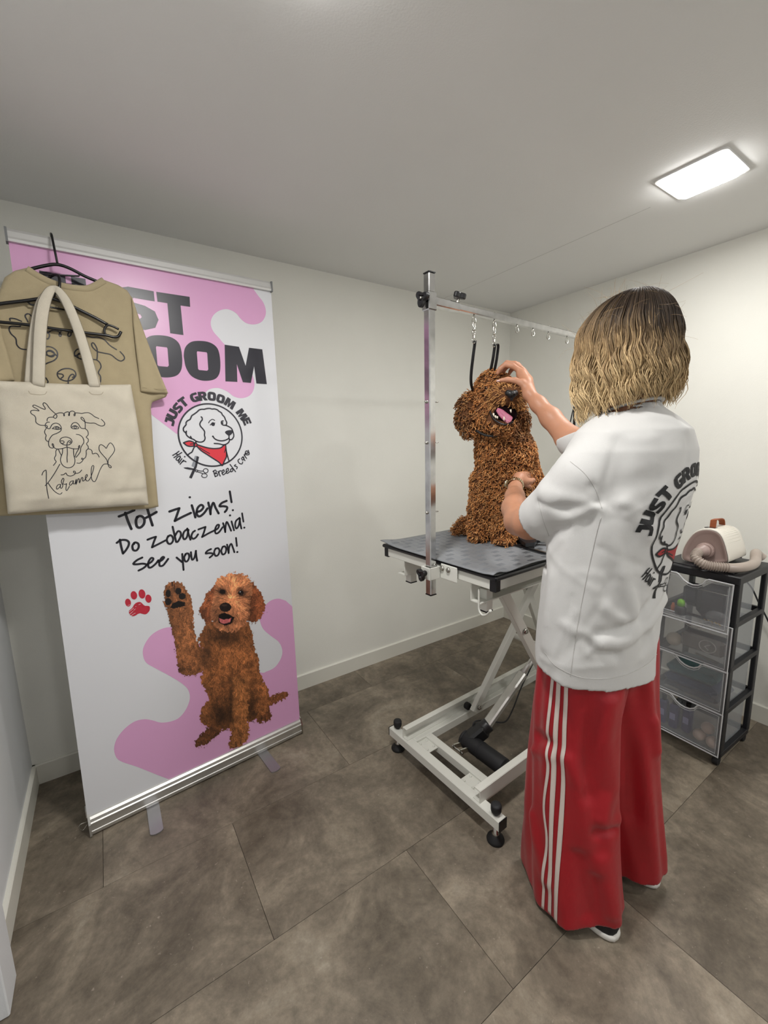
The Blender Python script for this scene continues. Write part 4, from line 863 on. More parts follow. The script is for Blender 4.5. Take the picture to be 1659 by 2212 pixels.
# ------------------------------------------------------------------ the printed dog: a fine coloured relief of brush marks, flat on the vinyl
def inpoly(P, X, Y):
    r = np.zeros(X.shape, bool); n = len(P); j = n - 1
    for i in range(n):
        (xi, yi), (xj, yj) = P[i][:2], P[j][:2]
        c = ((yi > Y) != (yj > Y)) & (X < (xj - xi) * (Y - yi) / (yj - yi + 1e-12) + xi); r ^= c; j = i
    return r
DX, DY, ST = 1620, 2120, 4.4
gx, gy = int(DX / ST), int(DY / ST)
Xg, Yg = np.meshgrid(np.arange(gx) * ST, np.arange(gy) * ST, indexing='ij')
def vnoise(sc, seed):
    r = np.random.default_rng(seed); a = r.random((int(DX / sc) + 3, int(DY / sc) + 3)); x = Xg / sc; y = Yg / sc
    i = x.astype(int); j = y.astype(int); fx = x - i; fy = y - j; fx = fx * fx * (3 - 2 * fx); fy = fy * fy * (3 - 2 * fy)
    return (a[i, j] * (1 - fx) * (1 - fy) + a[i + 1, j] * fx * (1 - fy) + a[i, j + 1] * (1 - fx) * fy + a[i + 1, j + 1] * fx * fy)
jx = (vnoise(16, 1) - .5) * 36; jy = (vnoise(16, 2) - .5) * 36
PD = {'tail': [(1290, 1480), (1380, 1450), (1450, 1420), (1530, 1430), (1510, 1480), (1420, 1530), (1300, 1590)],
 'hindr': [(1150, 1700), (1190, 1640), (1290, 1610), (1330, 1670), (1310, 1740), (1190, 1775), (1150, 1740)],
 'hindl': [(640, 1790), (780, 1820), (720, 1920), (620, 1990), (490, 2045), (465, 2010), (480, 1950), (560, 1870)],
 'body': [(600, 640), (500, 830), (560, 950), (600, 1080), (560, 1180), (535, 1240), (545, 1330), (600, 1430), (620, 1500), (550, 1590), (520, 1700), (540, 1770), (640, 1815), (760, 1850), (870, 1840), (880, 1800), (1060, 1760), (1150, 1735), (1290, 1640), (1310, 1590), (1300, 1500), (1290, 1380), (1230, 1270), (1200, 1200), (1190, 1050), (1130, 900), (1110, 750), (1070, 640)],
 'leg': [(880, 1250), (1090, 1250), (1075, 1500), (1060, 1700), (1075, 1880), (1070, 1950), (980, 2040), (870, 2060), (850, 2030), (870, 1900), (870, 1750), (885, 1500)],
 'arm': [(125, 300), (140, 230), (180, 195), (260, 180), (340, 210), (390, 290), (430, 370), (450, 480), (455, 600), (470, 740), (490, 850), (540, 920), (640, 950), (640, 1120), (560, 1190), (480, 1230), (370, 1245), (310, 1215), (270, 1130), (250, 1000), (240, 850), (215, 740), (190, 640), (160, 530), (125, 440)],
 'earl': [(690, 220), (600, 330), (560, 410), (515, 500), (550, 600), (600, 650), (660, 640), (690, 500), (700, 380), (730, 260)],
 'earr': [(1090, 170), (1150, 230), (1220, 330), (1265, 450), (1240, 540), (1180, 630), (1110, 650), (1060, 610), (1060, 480), (1090, 350)],
 'head': [(770, 130), (880, 90), (1000, 95), (1090, 140), (1120, 260), (1095, 400), (1085, 560), (1050, 660), (960, 740), (860, 755), (750, 740), (700, 690), (650, 600), (640, 480), (680, 330), (690, 230), (720, 170)]}
BASE = {'tail': (.52, .31, .19), 'hindr': (.42, .25, .15), 'hindl': (.38, .23, .14), 'body': (.56, .345, .20), 'leg': (.60, .38, .22), 'arm': (.54, .34, .21), 'earl': (.55, .31, .19), 'earr': (.57, .32, .195), 'head': (.72, .46, .31)}
ids = np.full(Xg.shape, -1); keys = list(PD)
for i, k in enumerate(keys): ids[inpoly(PD[k], Xg + jx, Yg + jy)] = i
base = np.zeros(Xg.shape + (3,)); shade = np.ones(Xg.shape)
for i, k in enumerate(keys): base[ids == i] = BASE[k]
def blob2(cx, cy, rx, ry, amt, only=None):
    g = np.exp(-(((Xg - cx) / rx) ** 2 + ((Yg - cy) / ry) ** 2)) * amt
    if only: g = np.where(np.isin(ids, [keys.index(o) for o in only]), g, 0)
    shade[...] *= 1 + g
for a in ((800, 800, 230, 90, -.55, ['body']), (760, 1660, 130, 170, -.6, ['body']), (1110, 1600, 60, 180, -.5, ['body']), (600, 1000, 60, 120, -.35, ['body', 'arm']), (900, 1000, 200, 200, .18, ['body']),
          (400, 900, 60, 300, .15, ['arm']), (270, 1180, 150, 60, -.35, ['arm']), (200, 800, 40, 400, -.25, ['arm']), (900, 180, 180, 90, .28, ['head']), (900, 380, 70, 130, .42, ['head']), (1010, 480, 60, 120, .15, ['head']),
          (800, 600, 110, 80, -.55, ['head']), (775, 300, 55, 45, -.75, ['head']), (985, 315, 60, 55, -.7, ['head']), (700, 500, 40, 120, -.3, ['head']), (810, 700, 120, 40, .1, ['head']), (570, 560, 40, 80, -.35, ['earl']), (1100, 480, 50, 200, -.35, ['earr', 'head']),
          (1200, 430, 50, 120, .12, ['earr']), (990, 1500, 45, 500, .12, ['leg']), (880, 1500, 30, 400, -.4, ['leg', 'body']), (950, 1980, 80, 50, -.2, ['leg']), (600, 1650, 60, 90, .08, ['body']), (1230, 1400, 60, 120, .1, ['body']), (1000, 1300, 60, 60, -.2, ['body', 'leg'])): blob2(*a)
shade *= .78 + .44 * vnoise(30, 3); shade *= .9 + .2 * vnoise(9, 4)
img = base * shade[..., None]
# brush marks: short curved locks that follow the coat
N_ = 15000
px_ = rng.random(N_) * DX; py_ = rng.random(N_) * DY
ii = np.clip((px_ / ST).astype(int), 0, gx - 1); jj = np.clip((py_ / ST).astype(int), 0, gy - 1); ok = ids[ii, jj] >= 0
px_, py_, ii, jj = px_[ok], py_[ok], ii[ok], jj[ok]; kid = ids[ii, jj]; n = len(px_)
ang = np.full(n, math.pi / 2) + rng.normal(0, .45, n)
hd = kid == keys.index('head'); ang[hd] = np.arctan2(py_[hd] - 380, (px_[hd] - 880) * 1.3) + rng.normal(0, .2, hd.sum())
curl = rng.normal(0, .16, n); curl[hd] *= .35; ln_ = rng.integers(7, 15, n)
cl_ = base[ii, jj] * shade[ii, jj][:, None] * np.where(rng.random(n) < .5, rng.uniform(.45, .85, n), rng.uniform(1.05, 1.55, n))[:, None]
x, y, a = px_.copy(), py_.copy(), ang.copy()
edge_ok = np.zeros(Xg.shape, bool); mask = ids >= 0
for st in range(15):
    act = st < ln_
    i2 = np.clip((x / ST + .5).astype(int), 0, gx - 1); j2 = np.clip((y / ST + .5).astype(int), 0, gy - 1)
    s_ok = act & ((ids[i2, j2] == kid) | ((ids[i2, j2] < 0) & (st < 11) & (st > 3)))
    img[i2[s_ok], j2[s_ok]] = .35 * img[i2[s_ok], j2[s_ok]] * (ids[i2[s_ok], j2[s_ok]] >= 0)[:, None] + np.where((ids[i2[s_ok], j2[s_ok]] >= 0)[:, None], .65, 1.0) * cl_[s_ok]
    mask[i2[s_ok], j2[s_ok]] = True
    x += np.cos(a) * ST; y += np.sin(a) * ST; a += curl
def paint(P, c, soft=0.0):
    m = inpoly(P, Xg + jx * .3, Yg + jy * .3); img[m] = np.array(c) * (.85 + .3 * vnoise(14, 9)[m])[:, None]
def ell(cx, cy, rx, ry, c):
    m = ((Xg - cx) / rx) ** 2 + ((Yg - cy) / ry) ** 2 < 1; img[m] = np.array(c) * (.9 + .2 * vnoise(14, 9)[m])[:, None]
DK = (.045, .032, .030)
paint([(190, 480), (225, 425), (290, 402), (362, 420), (352, 462), (240, 487)], DK)
for e in ((172, 320, 30, 42), (285, 293, 36, 36), (328, 352, 40, 36), (172, 412, 36, 40)): ell(*e, (.085, .065, .06))
for e in ((215, 215, 7, 34), (240, 260, 5, 50)): ell(*e, (.13, .07, .05))
ell(780, 300, 34, 26, (.05, .03, .025)); ell(985, 313, 31, 29, (.03, .02, .02)); ell(978, 302, 6, 6, (.9, .9, .9)); ell(993, 326, 9, 4, (.4, .3, .25))
paint([(735, 560), (800, 535), (870, 560), (915, 590), (880, 655), (805, 680), (738, 648)], (.03, .018, .018))
paint([(742, 598), (808, 614), (874, 597), (860, 640), (808, 660), (755, 646)], (.80, .42, .42))
m = np.abs(Xg - 808) < 4; m &= (Yg > 612) & (Yg < 640); img[m] = (.6, .26, .27)
ell(812, 474, 66, 52, (.10, .062, .052)); ell(800, 452, 30, 12, (.23, .17, .15)); ell(780, 482, 10, 12, (.02, .015, .015)); ell(838, 482, 12, 12, (.02, .015, .015))
for e in ((1215, 1720, 4, 40), (1255, 1715, 4, 40), (930, 2010, 4, 40), (985, 1990, 4, 40)): ell(*e, (.10, .05, .03))
q = mask[:-1, :-1] & mask[1:, :-1] & mask[1:, 1:] & mask[:-1, 1:]
idx = np.arange(gx * gy).reshape(gx, gy)
Fq = np.stack([idx[:-1, :-1][q], idx[:-1, 1:][q], idx[1:, 1:][q], idx[1:, :-1][q]], 1)
hc = [(0.2993,0.9474),(0.8864,0.8309),(0.8219,-0.0864),(0.2302,0.2126)]
def homog(src, dst):
    A_ = []
    for (x, y), (u_, v_) in zip(src, dst): A_ += [[x, y, 1, 0, 0, 0, -u_ * x, -u_ * y], [0, 0, 0, x, y, 1, -v_ * x, -v_ * y]]
    h = np.linalg.solve(np.array(A_, float), np.array([c for d in dst for c in d], float)); return np.append(h, 1).reshape(3, 3)
Hm = homog([(0, 0), (1600, 0), (1600, 2100), (0, 2100)], hc)
q3 = np.stack([Xg.ravel(), Yg.ravel(), np.ones(Xg.size)], 0); uv = (Hm @ q3); uv = (uv[:2] / uv[2]).T
used = np.unique(Fq); rm = np.full(gx * gy, -1); rm[used] = np.arange(len(used))
V3 = BA + uv[used, :1] * BE + BN * .0018 + uv[used, 1:] * BV
Mi = np.array(root_inv(panel)); V3 = V3 @ Mi[:3, :3].T + Mi[:3, 3]
colr = np.clip(img.reshape(-1, 3)[used], 0, 1); colr = np.where(colr <= .04045, colr / 12.92, ((colr + .055) / 1.055) ** 2.4)
link('printed_dog', mesh_np('printed_dog', V3, rm[Fq], False, colr), mat('dog_print_ink', '#ffffff', .38, attr='tint'), panel)

# ------------------------------------------------------------------ stand of the banner
def along(prof, u0, u1):
    M = BMV @ Matrix(((0, 0, 1, u0), (1, 0, 0, 0), (0, 1, 0, 0), (0, 0, 0, 1)))
    return MB().prism(prof, u1 - u0, M)
RT = BMX @ Matrix(((1, 0, 0, 0), (0, 1, 0, 0), (.022, 0, 1, 0), (0, 0, 0, 1)))
def along_t(prof, u0, u1): return MB().prism(prof, u1 - u0, RT @ Matrix(((0, 0, 1, u0), (1, 0, 0, 0), (0, 1, 0, 0), (0, 0, 0, 1))))
RV = .0185
tr = along_t([(.012, 1.996 + RV), (.0145, 2.003 + RV), (.012, 2.010 + RV), (.010, 2.026 + RV), (.006, 2.034 + RV), (-.008, 2.034 + RV), (-.010, 1.996 + RV)], .004, BW - .008); tr.build('top_rail', mat('rail_silver', '#d4d4d2', .42, .45), bn)
for u in (-.001, BW - .008): along_t([(.0155, 1.993 + RV), (.0155, 2.0345 + RV), (-.011, 2.0345 + RV), (-.011, 1.993 + RV)], u, u + .006).build('end_cap', mat('grey_plastic', '#77797a', .5), bn)
bs = along([(.012, .006), (.0145, .014), (.0145, .020), (.0125, .022), (.0125, .045), (.0165, .048), (.0165, .053), (.0125, .056), (.010, .066), (.003, .072), (-.004, .074), (-.055, .074), (-.075, .055), (-.078, .006)], .012, BW - .004); bs.build('base_cassette', M_ALU, bn)
for u in (.006, BW - .006): along([(.017, .004), (.018, .05), (.004, .080), (-.02, .086), (-.06, .078), (-.08, .05), (-.08, .004)], u, u + .007).build('end_cap', M_ALU if u < .1 else M_STEEL, bn)
along([(.006, .076), (.008, .105), (-.018, .108), (-.022, .076)], .003, .006).build('side_plate', M_ALU, bn)
wl = MB(); wl.tube(bpt(catmull([(.004, .000, .055), (-.016, .004, .060), (-.022, .006, .050), (-.012, .004, .034), (.002, .000, .045)], 6)), .0012, 6); wl.build('wire_clip', M_STEEL, bn)
ft = [(-2.5201,-0.398,0),(-2.4819,-0.4013,0),(-2.4794,-0.5527,0),(-2.5216,-0.5411,0)], [(-2.0808,-0.3673,0),(-2.0279,-0.3691,0),(-2.0204,-0.5047,0),(-2.0607,-0.5143,0)]
for q in ft:
    a, b_, c, d = [Vector(p) for p in q]; st = ((a + b_) / 2); en = ((c + d) / 2); dr_ = (en - st).normalized(); sd = Vector((-dr_.y, dr_.x, 0)); hw = .0215
    st = st - dr_ * .16; L = (en - st).length
    P = [(0, -hw), (L - .008, -hw)] + [(L - .008 + .012 * math.cos(t), hw * math.sin(t)) for t in np.linspace(-1.35, 1.35, 9)] + [(L - .008, hw), (0, hw)]
    M = Matrix(((dr_.x, sd.x, 0, st.x), (dr_.y, sd.y, 0, st.y), (0, 0, 1, .0008), (0, 0, 0, 1)))
    MB().prism(P, .0045, M).build('swivel_foot', mat('foot_alu', '#a9a9ac', .42, .85), bn)
pl = MB(); pl.cyl(*bpt([(BW / 2, -.030, .07), (BW / 2, -.018, 2.02)]), .008, 14); pl.build('support_pole', M_ALU, bn)

# ------------------------------------------------------------------ things hanging from the banner's top rail
def pmap3(P, h0=0.0): return [tuple(BMV @ Vector((p[0], (p[2] if len(p) > 2 else 0) + h0, p[1]))) for p in P]
M_HANG = mat('hanger_black', '#101012', .28)
def strap(name, P, wid, th, m, par):
    """flat band: P in (u, v, h); lies facing the room"""
    P = catmull([(p[0], p[1], p[2]) for p in P], 8); T = np.gradient(P, axis=0); T /= np.linalg.norm(T, axis=1)[:, None]
    S = np.cross(T, (0, 0, 1.0)); S /= np.linalg.norm(S, axis=1)[:, None]; V = []; n = len(P)
    wid = np.broadcast_to(wid, (n,)) / 2
    for i in range(n):
        for a, b in ((-1, -1), (-.8, 1), (.8, 1), (1, -1)): V.append(P[i] + S[i] * wid[i] * a + np.array((0, 0, th * b / 2)))
    F = [(i * 4 + k, i * 4 + (k + 1) % 4, i * 4 + 4 + (k + 1) % 4, i * 4 + 4 + k) for i in range(n - 1) for k in range(4)] + [(0, 1, 2, 3), tuple((n - 1) * 4 + k for k in (3, 2, 1, 0))]
    return MB().add(pmap3(V), F, True).build(name, m, par)
def slab(outline, cell, hfun, edge=.012, thick=.012, closed_n=4):
    """soft double sheet over an outline: puffed towards the middle, creased by hfun(u, v)"""
    P = np.array(outline, float); u0, v0 = P.min(0); u1, v1 = P.max(0)
    nu, nv = int((u1 - u0) / cell) + 3, int((v1 - v0) / cell) + 3
    U, V = np.meshgrid(u0 - cell + np.arange(nu) * cell, v0 - cell + np.arange(nv) * cell, indexing='ij')
    cu, cv = (U[:-1, :-1] + cell / 2), (V[:-1, :-1] + cell / 2); q = inpoly([tuple(p) for p in P], cu, cv)
    A = P; B = np.roll(P, -1, 0); d2 = np.full(U.shape, 9.0); NU = U.copy(); NV = V.copy()
    for a, b in zip(A, B):
        ab = b - a; t = np.clip(((U - a[0]) * ab[0] + (V - a[1]) * ab[1]) / (ab @ ab + 1e-12), 0, 1); x = a[0] + t * ab[0]; y = a[1] + t * ab[1]
        d = (U - x) ** 2 + (V - y) ** 2; m = d < d2; d2[m] = d[m]; NU[m] = x[m]; NV[m] = y[m]
    idx = np.arange(nu * nv).reshape(nu, nv); F = np.stack([idx[:-1, :-1][q], idx[1:, :-1][q], idx[1:, 1:][q], idx[:-1, 1:][q]], 1)
    use = np.zeros(nu * nv, int)
    np.add.at(use, F.ravel(), 1); bd = (use.reshape(nu, nv) > 0) & (use.reshape(nu, nv) < 4)
    U = np.where(bd, NU, U); V = np.where(bd, NV, V); d = np.where(bd, 0, np.sqrt(d2))
    pf = np.sqrt(1 - (1 - np.clip(d / edge, 0, 1)) ** 2)
    h = hfun(U, V); used = np.unique(F); rm = np.full(nu * nv, -1); n = len(used); rm[used] = np.arange(n); F = rm[F]
    u, v, hh, p = U.ravel()[used], V.ravel()[used], h.ravel()[used], pf.ravel()[used]
    fr = np.stack([u, v, hh + p * thick / 2 + .0008], 1); bk = np.stack([u, v, hh - p * thick / 2 - .0008], 1)
    bm_ = bd.ravel()[used]
    E = np.concatenate([F[:, [0, 1]], F[:, [1, 2]], F[:, [2, 3]], F[:, [3, 0]]]); key = np.sort(E, 1); _, inv, cnt = np.unique(key, axis=0, return_inverse=True, return_counts=True)
    be = E[cnt[inv.ravel()] == 1]
    return np.vstack([fr, bk]), [F, F[:, ::-1] + n, np.stack([be[:, 1], be[:, 0], be[:, 0] + n, be[:, 1] + n], 1)]
def to_world(P, par):
    P = np.asarray(P); W = BA + P[:, :1] * BE + P[:, 2:3] * BN; W[:, 2] += P[:, 1]
    M = np.array(root_inv(par)); return W @ M[:3, :3].T + M[:3, 3]
def gridfun(hf): return lambda u, v: float(hf(np.array([[u]]), np.array([[v]]))[0, 0])

# upper hanger with the beige shirt
HS = -.030
h1 = wthing('clothes_hanger', 'black plastic hanger hooked over the banner top rail, inside the beige shirt', 'hanger', tuple(BA + BE * .134 + np.array((0, 0, 1.93))), group=None)
hk = [(0.1379,2.043),(0.1391,2.0051),(0.1413,1.9644)]
b = MB(); b.tube(pmap3(catmull([(hk[0][0] + .004, 2.020, -.104), (hk[0][0] + .003, 2.050, -.103), (hk[0][0], 2.064, -.080), (hk[0][0], 2.052, -.055), (hk[1][0], hk[1][1], HS - .004), (hk[2][0], hk[2][1], HS)], 8)), .0034, 10); b.build('hook', M_HANG, h1)
sh = [(0.0312,1.9086),(0.0725,1.9318),(0.1124,1.9512),(0.1408,1.9602),(0.1707,1.9561),(0.2112,1.9401),(0.2477,1.9293),(0.2916,1.9136)]
b = MB(); b.tube(pmap3(catmull([(p[0], p[1], HS) for p in sh], 6)), .0048, 10)
b.tube(pmap3([(p[0], p[1], HS) for p in [(0.0829,1.9275),(0.0887,1.9209),(0.1926,1.9375),(0.201,1.9476)]]), .0028, 8); b.build('shoulder_bar', M_HANG, h1)
M_SHIRT = mat('beige_cotton', '#a89a7b', .92, bump=.35, bscale=700, var=.03, vscale=40, sheen=.15)
ts = wthing('tshirt', 'beige short-sleeved T-shirt with a line-drawn dog on the upper hanger', 'T-shirt', tuple(BA + BE * .134 + np.array((0, 0, 1.6))))
so = [(0.0658,1.9303),(0.0858,1.915),(0.1179,1.9017),(0.152,1.8963),(0.1881,1.8978),(0.2199,1.9068),(0.2575,1.937),(0.2998,1.9283),(0.3255,1.9157),(0.3359,1.8969),(0.3512,1.8272),(0.3717,1.7452),(0.3986,1.6414),(0.4171,1.579),(0.4114,1.5671),(0.367,1.5488),(0.3605,1.529),(0.3535,1.3971),(0.3495,1.2791),(0.3479,1.1687),(0.3167,1.1636),(0.1449,1.1719),(0.0091,1.1789),(-0.1318,1.1906),(-0.125,1.2827),(-0.0938,1.4869),(-0.0869,1.5405),(-0.1149,1.5523),(-0.0985,1.6184),(-0.0685,1.699),(-0.0361,1.7806),(-0.0092,1.8493),(0.0083,1.891),(0.0341,1.9144)]
def sf(U, V):
    c = .134; h = HS + .006 + .010 * np.exp(-((U - c) / .16) ** 2)
    h += .006 * np.sin((U - .30) * 60 + (V - 1.4) * 4) * np.clip((U - .24) / .08, 0, 1) * np.clip((1.95 - V) / .4, 0, 1)
    h += .004 * np.sin((U + .02) * 75 - V * 6) * np.clip((.02 - U) / .08, 0, 1)
    h += .0016 * np.sin(U * 38 + np.sin(V * 7) * 2) + .0012 * np.sin(V * 30 + U * 22)
    return h
P, F = slab(so, .005, sf, .02, .014)
link('body', mesh_np('body', to_world(P, ts), F), M_SHIRT, ts)
for nm, pts in (('r', [(0.3347,1.8982),(0.3512,1.8272),(0.3717,1.7452),(0.3986,1.6414),(0.4171,1.579),(0.3774,1.5785),(0.3305,1.5808),(0.3307,1.6393),(0.3293,1.7093),(0.3303,1.8013)]), ('l', [(-0.0316,1.8324),(-0.0199,1.7806),(-0.0162,1.712),(-0.0102,1.6596),(-0.0043,1.5952),(-0.0347,1.589),(-0.0726,1.5732),(-0.1067,1.5553),(-0.0916,1.619),(-0.0648,1.7123)])):
    P, F = slab(pts, .004, lambda U, V: sf(U, V) + .014 + .003 * np.sin(U * 90 + V * 20), .012, .010)
    s_ = link('sleeve', mesh_np('sleeve', to_world(P, ts), F), M_SHIRT, ts)
    if nm == 'r':
        ik = Ink(); ik.stroke([(0.3363,1.5954),(0.3713,1.5927),(0.4122,1.5918)], .0012, 3); ik.build('hem_stitch', lambda u, v: tuple(BA + BE * u + BN * (gridfun(sf)(u, v) + .0215) + np.array((0, 0, v))), mat('shirt_seam', '#8d8064', .9), wpart(s_))
P = [(0.0627,1.9309),(0.086,1.9164),(0.118,1.9031),(0.1522,1.8977),(0.1882,1.8993),(0.2201,1.9083),(0.2603,1.939)]
strap('collar', [(p[0], p[1] - .006, sf(np.array(p[0]), np.array(p[1])) + .0065) for p in P], .021, .005, M_SHIRT, ts)
dr = Ink()
for L in [[(0.0622,1.7777),(0.0542,1.793),(0.047,1.7933),(0.0425,1.7867),(0.046,1.7753),(0.0467,1.7709)],[(0.0059,1.7692),(0.0066,1.7752),(0.0184,1.7755),(0.0321,1.7702)],[(0.0263,1.762),(0.0266,1.7546),(0.0062,1.7531),(0.0004,1.7435),(0.0035,1.7307),(0.0126,1.7185),(0.0128,1.7006),(0.0222,1.6897),(0.0441,1.6892)],[(0.0441,1.6892),(0.0511,1.6854),(0.0569,1.6921)],[(0.09,1.7483),(0.0954,1.7398),(0.0915,1.7285),(0.0874,1.7265)],[(0.0908,1.7438),(0.1021,1.7531),(0.1177,1.7537),(0.1246,1.7452),(0.1225,1.7387),(0.1194,1.7414),(0.1242,1.753),(0.1368,1.7594),(0.15,1.7581),(0.1501,1.747),(0.1441,1.7415),(0.1419,1.746),(0.1471,1.7561),(0.1556,1.7604),(0.1716,1.7578),(0.19,1.7491)],[(0.19,1.7491),(0.2065,1.7464),(0.2239,1.7486),(0.2406,1.7425),(0.2536,1.7276),(0.2718,1.7163)],[(0.2818,1.7107),(0.2911,1.6981),(0.2916,1.688),(0.2816,1.6802),(0.2699,1.6841),(0.2534,1.6975),(0.2331,1.7004),(0.216,1.7035),(0.2045,1.7153),(0.2029,1.7265),(0.2088,1.7288),(0.2157,1.7133),(0.2149,1.6935),(0.2117,1.6767)],[(0.2003,1.6772),(0.2116,1.676),(0.2193,1.6675),(0.2208,1.6543),(0.2116,1.6369),(0.216,1.6239),(0.2141,1.607),(0.2101,1.6017)],[(0.0696,1.6936),(0.0847,1.703),(0.0986,1.7015),(0.1078,1.6916),(0.1073,1.6758),(0.0966,1.6622),(0.0759,1.6508),(0.0574,1.6336)],[(0.073,1.68),(0.0815,1.6871),(0.0921,1.6899),(0.1016,1.6831),(0.1062,1.6773)],[(0.0791,1.6776),(0.0904,1.6756),(0.0986,1.6796)],[(0.1527,1.6821),(0.1534,1.6934),(0.1614,1.7039),(0.1712,1.7056),(0.1845,1.7),(0.2003,1.6772)],[(0.1527,1.6821),(0.1667,1.69),(0.1749,1.6893),(0.1853,1.6822)],[(0.1549,1.6823),(0.1624,1.6767),(0.1733,1.6745)],[(0.1133,1.6368),(0.103,1.628),(0.1006,1.6183),(0.1059,1.6075),(0.1213,1.6022),(0.1382,1.6082),(0.1486,1.622),(0.1467,1.6348),(0.1366,1.641),(0.1231,1.6405),(0.1133,1.6368)],[(0.1012,1.6231),(0.113,1.6224),(0.1154,1.6162),(0.1088,1.6093)],[(0.1252,1.5895),(0.1273,1.6075),(0.1343,1.6209),(0.1415,1.6247),(0.1443,1.6184),(0.139,1.6148)],[(0.1064,1.5883),(0.1147,1.5911),(0.1256,1.5928),(0.1417,1.5906)],[(0.0708,1.6081),(0.0747,1.5974),(0.0714,1.5908)],[(0.1747,1.6502),(0.1801,1.6481)]]: dr.stroke(L, .0034, 4)
for p in [(0.0913,1.6829),(0.1702,1.6839)]: dr.stroke([(p[0] + .010 * math.cos(a), p[1] + .010 * math.sin(a)) for a in np.linspace(0, 2 * np.pi, 14, endpoint=False)], .003, 1, True)
dr.build('dog_drawing', lambda u, v: tuple(BA + BE * u + BN * (float(sf(np.array(u), np.array(v))) + .0088) + np.array((0, 0, v))), M_LINK, ts)

# lower hanger, hooked into the first, carrying the tote
HT = .007
h2 = wthing('clothes_hanger', 'black plastic hanger hanging in front of the beige shirt, carrying the tote bag', 'hanger', tuple(BA + BE * .12 + np.array((0, 0, 1.88))))
hk = [(0.1121,1.9128),(0.1222,1.9228),(0.1323,1.9237),(0.139,1.9133),(0.1373,1.8892),(0.1316,1.8695),(0.1211,1.8569),(0.1122,1.8473),(0.1102,1.8403)]
b = MB(); b.tube(pmap3(catmull([(p[0], p[1], (-.034, -.028, -.014, .002, .010, .012, .011, .009, .008)[i]) for i, p in enumerate(hk)], 6)), .0042, 10); b.build('hook', M_HANG, h2)
top_ = [(-0.0609,1.7886),(-0.0097,1.8087),(0.0436,1.8257),(0.0939,1.8426),(0.113,1.8448),(0.144,1.8384),(0.1833,1.822),(0.2181,1.8068),(0.2528,1.7894)]; bot_ = [(-0.0652,1.756),(-0.0162,1.7572),(0.046,1.7588),(0.1116,1.7564),(0.1818,1.7552),(0.244,1.7551),(0.2643,1.752),(0.2793,1.7569),(0.2889,1.7728)]
b = MB(); b.tube(pmap3(catmull([(p[0], p[1], HT) for p in top_], 5)), .0050, 10); b.tube(pmap3(catmull([(p[0], p[1], HT) for p in bot_], 5)), .0046, 10)
c_ = [(0.283,1.7793),(0.268,1.7859),(0.2527,1.7879),(0.2423,1.775),(0.242,1.7606),(0.2478,1.7542)]; b.tube(pmap3(catmull([(p[0], p[1], HT) for p in c_], 5)), .0036, 10)
b.tube(pmap3([(p[0], p[1], HT) for p in [(0.054,1.825),(0.0596,1.8183),(0.0967,1.8194),(0.1474,1.8174)]]), .0028, 8); b.build('shoulder_bar', M_HANG, h2)
M_TOTE = mat('natural_canvas', '#c9c1b0', .9, bump=.5, bscale=900, var=.05, vscale=24, vdetail=6)
tt = wthing('tote_bag', 'cream canvas tote bag with a line-drawn dog and the word Karamel', 'bag', tuple(BA + BE * .12 + np.array((0, 0, 1.4))))
to = [(-0.0535,1.5876),(0.0254,1.5892),(0.1153,1.5898),(0.2137,1.5934),(0.298,1.6004),(0.3025,1.5236),(0.3064,1.4373),(0.31,1.3164),(0.3097,1.1824),(0.2232,1.1869),(0.1437,1.1894),(0.0225,1.1942),(-0.069,1.195),(-0.0639,1.2945),(-0.0585,1.4043),(-0.0548,1.4983)]
def tf(U, V):
    h = HT + .012 + .007 * np.exp(-((V - 1.28) / .12) ** 2)
    h += .0018 * np.sin(U * 46 + V * 35) * np.sin(V * 27 - U * 18) + .0012 * np.sin(U * 90 - V * 60)
    h += .004 * np.exp(-((V - 1.235) / .012) ** 2) * np.sin(U * 14 + 1) + .003 * np.exp(-((V - 1.565 - .02 * np.sin(U * 20)) / .02) ** 2) * np.sin(U * 55)
    return h
P, F = slab(to, .005, tf, .03, .030)
link('body', mesh_np('body', to_world(P, tt), F), M_TOTE, tt)
def tz(p): return float(tf(np.array(p[0]), np.array(p[1])))
A1 = [(0.0492,1.5785),(0.0635,1.6802),(0.0758,1.7552),(0.0912,1.8198),(0.1092,1.8599),(0.1216,1.8702),(0.1333,1.8645),(0.15,1.83),(0.1678,1.7588),(0.1815,1.6761),(0.1924,1.5847)]
n = len(A1); strap('handle', [(p[0], p[1], HT + .016 + .008 * min(1, abs(i - 5) / 3)) for i, p in enumerate(A1)], np.interp(np.linspace(0, 1, 81), [0, .3, .45, .55, .7, 1], [.032, .031, .021, .021, .028, .031])[:(n - 1) * 8 + 1], .0035, M_TOTE, tt)
A2 = [(0.0311,1.5828),(0.0473,1.6717),(0.0666,1.7605),(0.0861,1.8229),(0.1066,1.8568),(0.1209,1.8648),(0.1367,1.8545),(0.1538,1.8225),(0.172,1.7538),(0.1849,1.6736),(0.1981,1.5909)]
strap('handle', [(p[0], p[1], HT + .006) for i, p in enumerate(A2)], np.interp(np.linspace(0, 1, 81), [0, .3, .45, .55, .7, 1], [.031, .030, .021, .021, .027, .030])[:(n - 1) * 8 + 1], .0035, M_TOTE, tt)
st = Ink()
for L in [[(0.0241,1.5607),(0.0296,1.5528),(0.0594,1.553),(0.0672,1.5617)],[(0.1755,1.5677),(0.1822,1.5607),(0.2049,1.5604),(0.2135,1.5683)]]:
    st = Ink(); st.stroke(L, .0016, 4); st.build('handle_stitching', lambda u, v: tuple(BA + BE * u + BN * (tz((u, v)) + .0162) + np.array((0, 0, v))), mat('tote_stitch', '#a59b86', .9), tt)
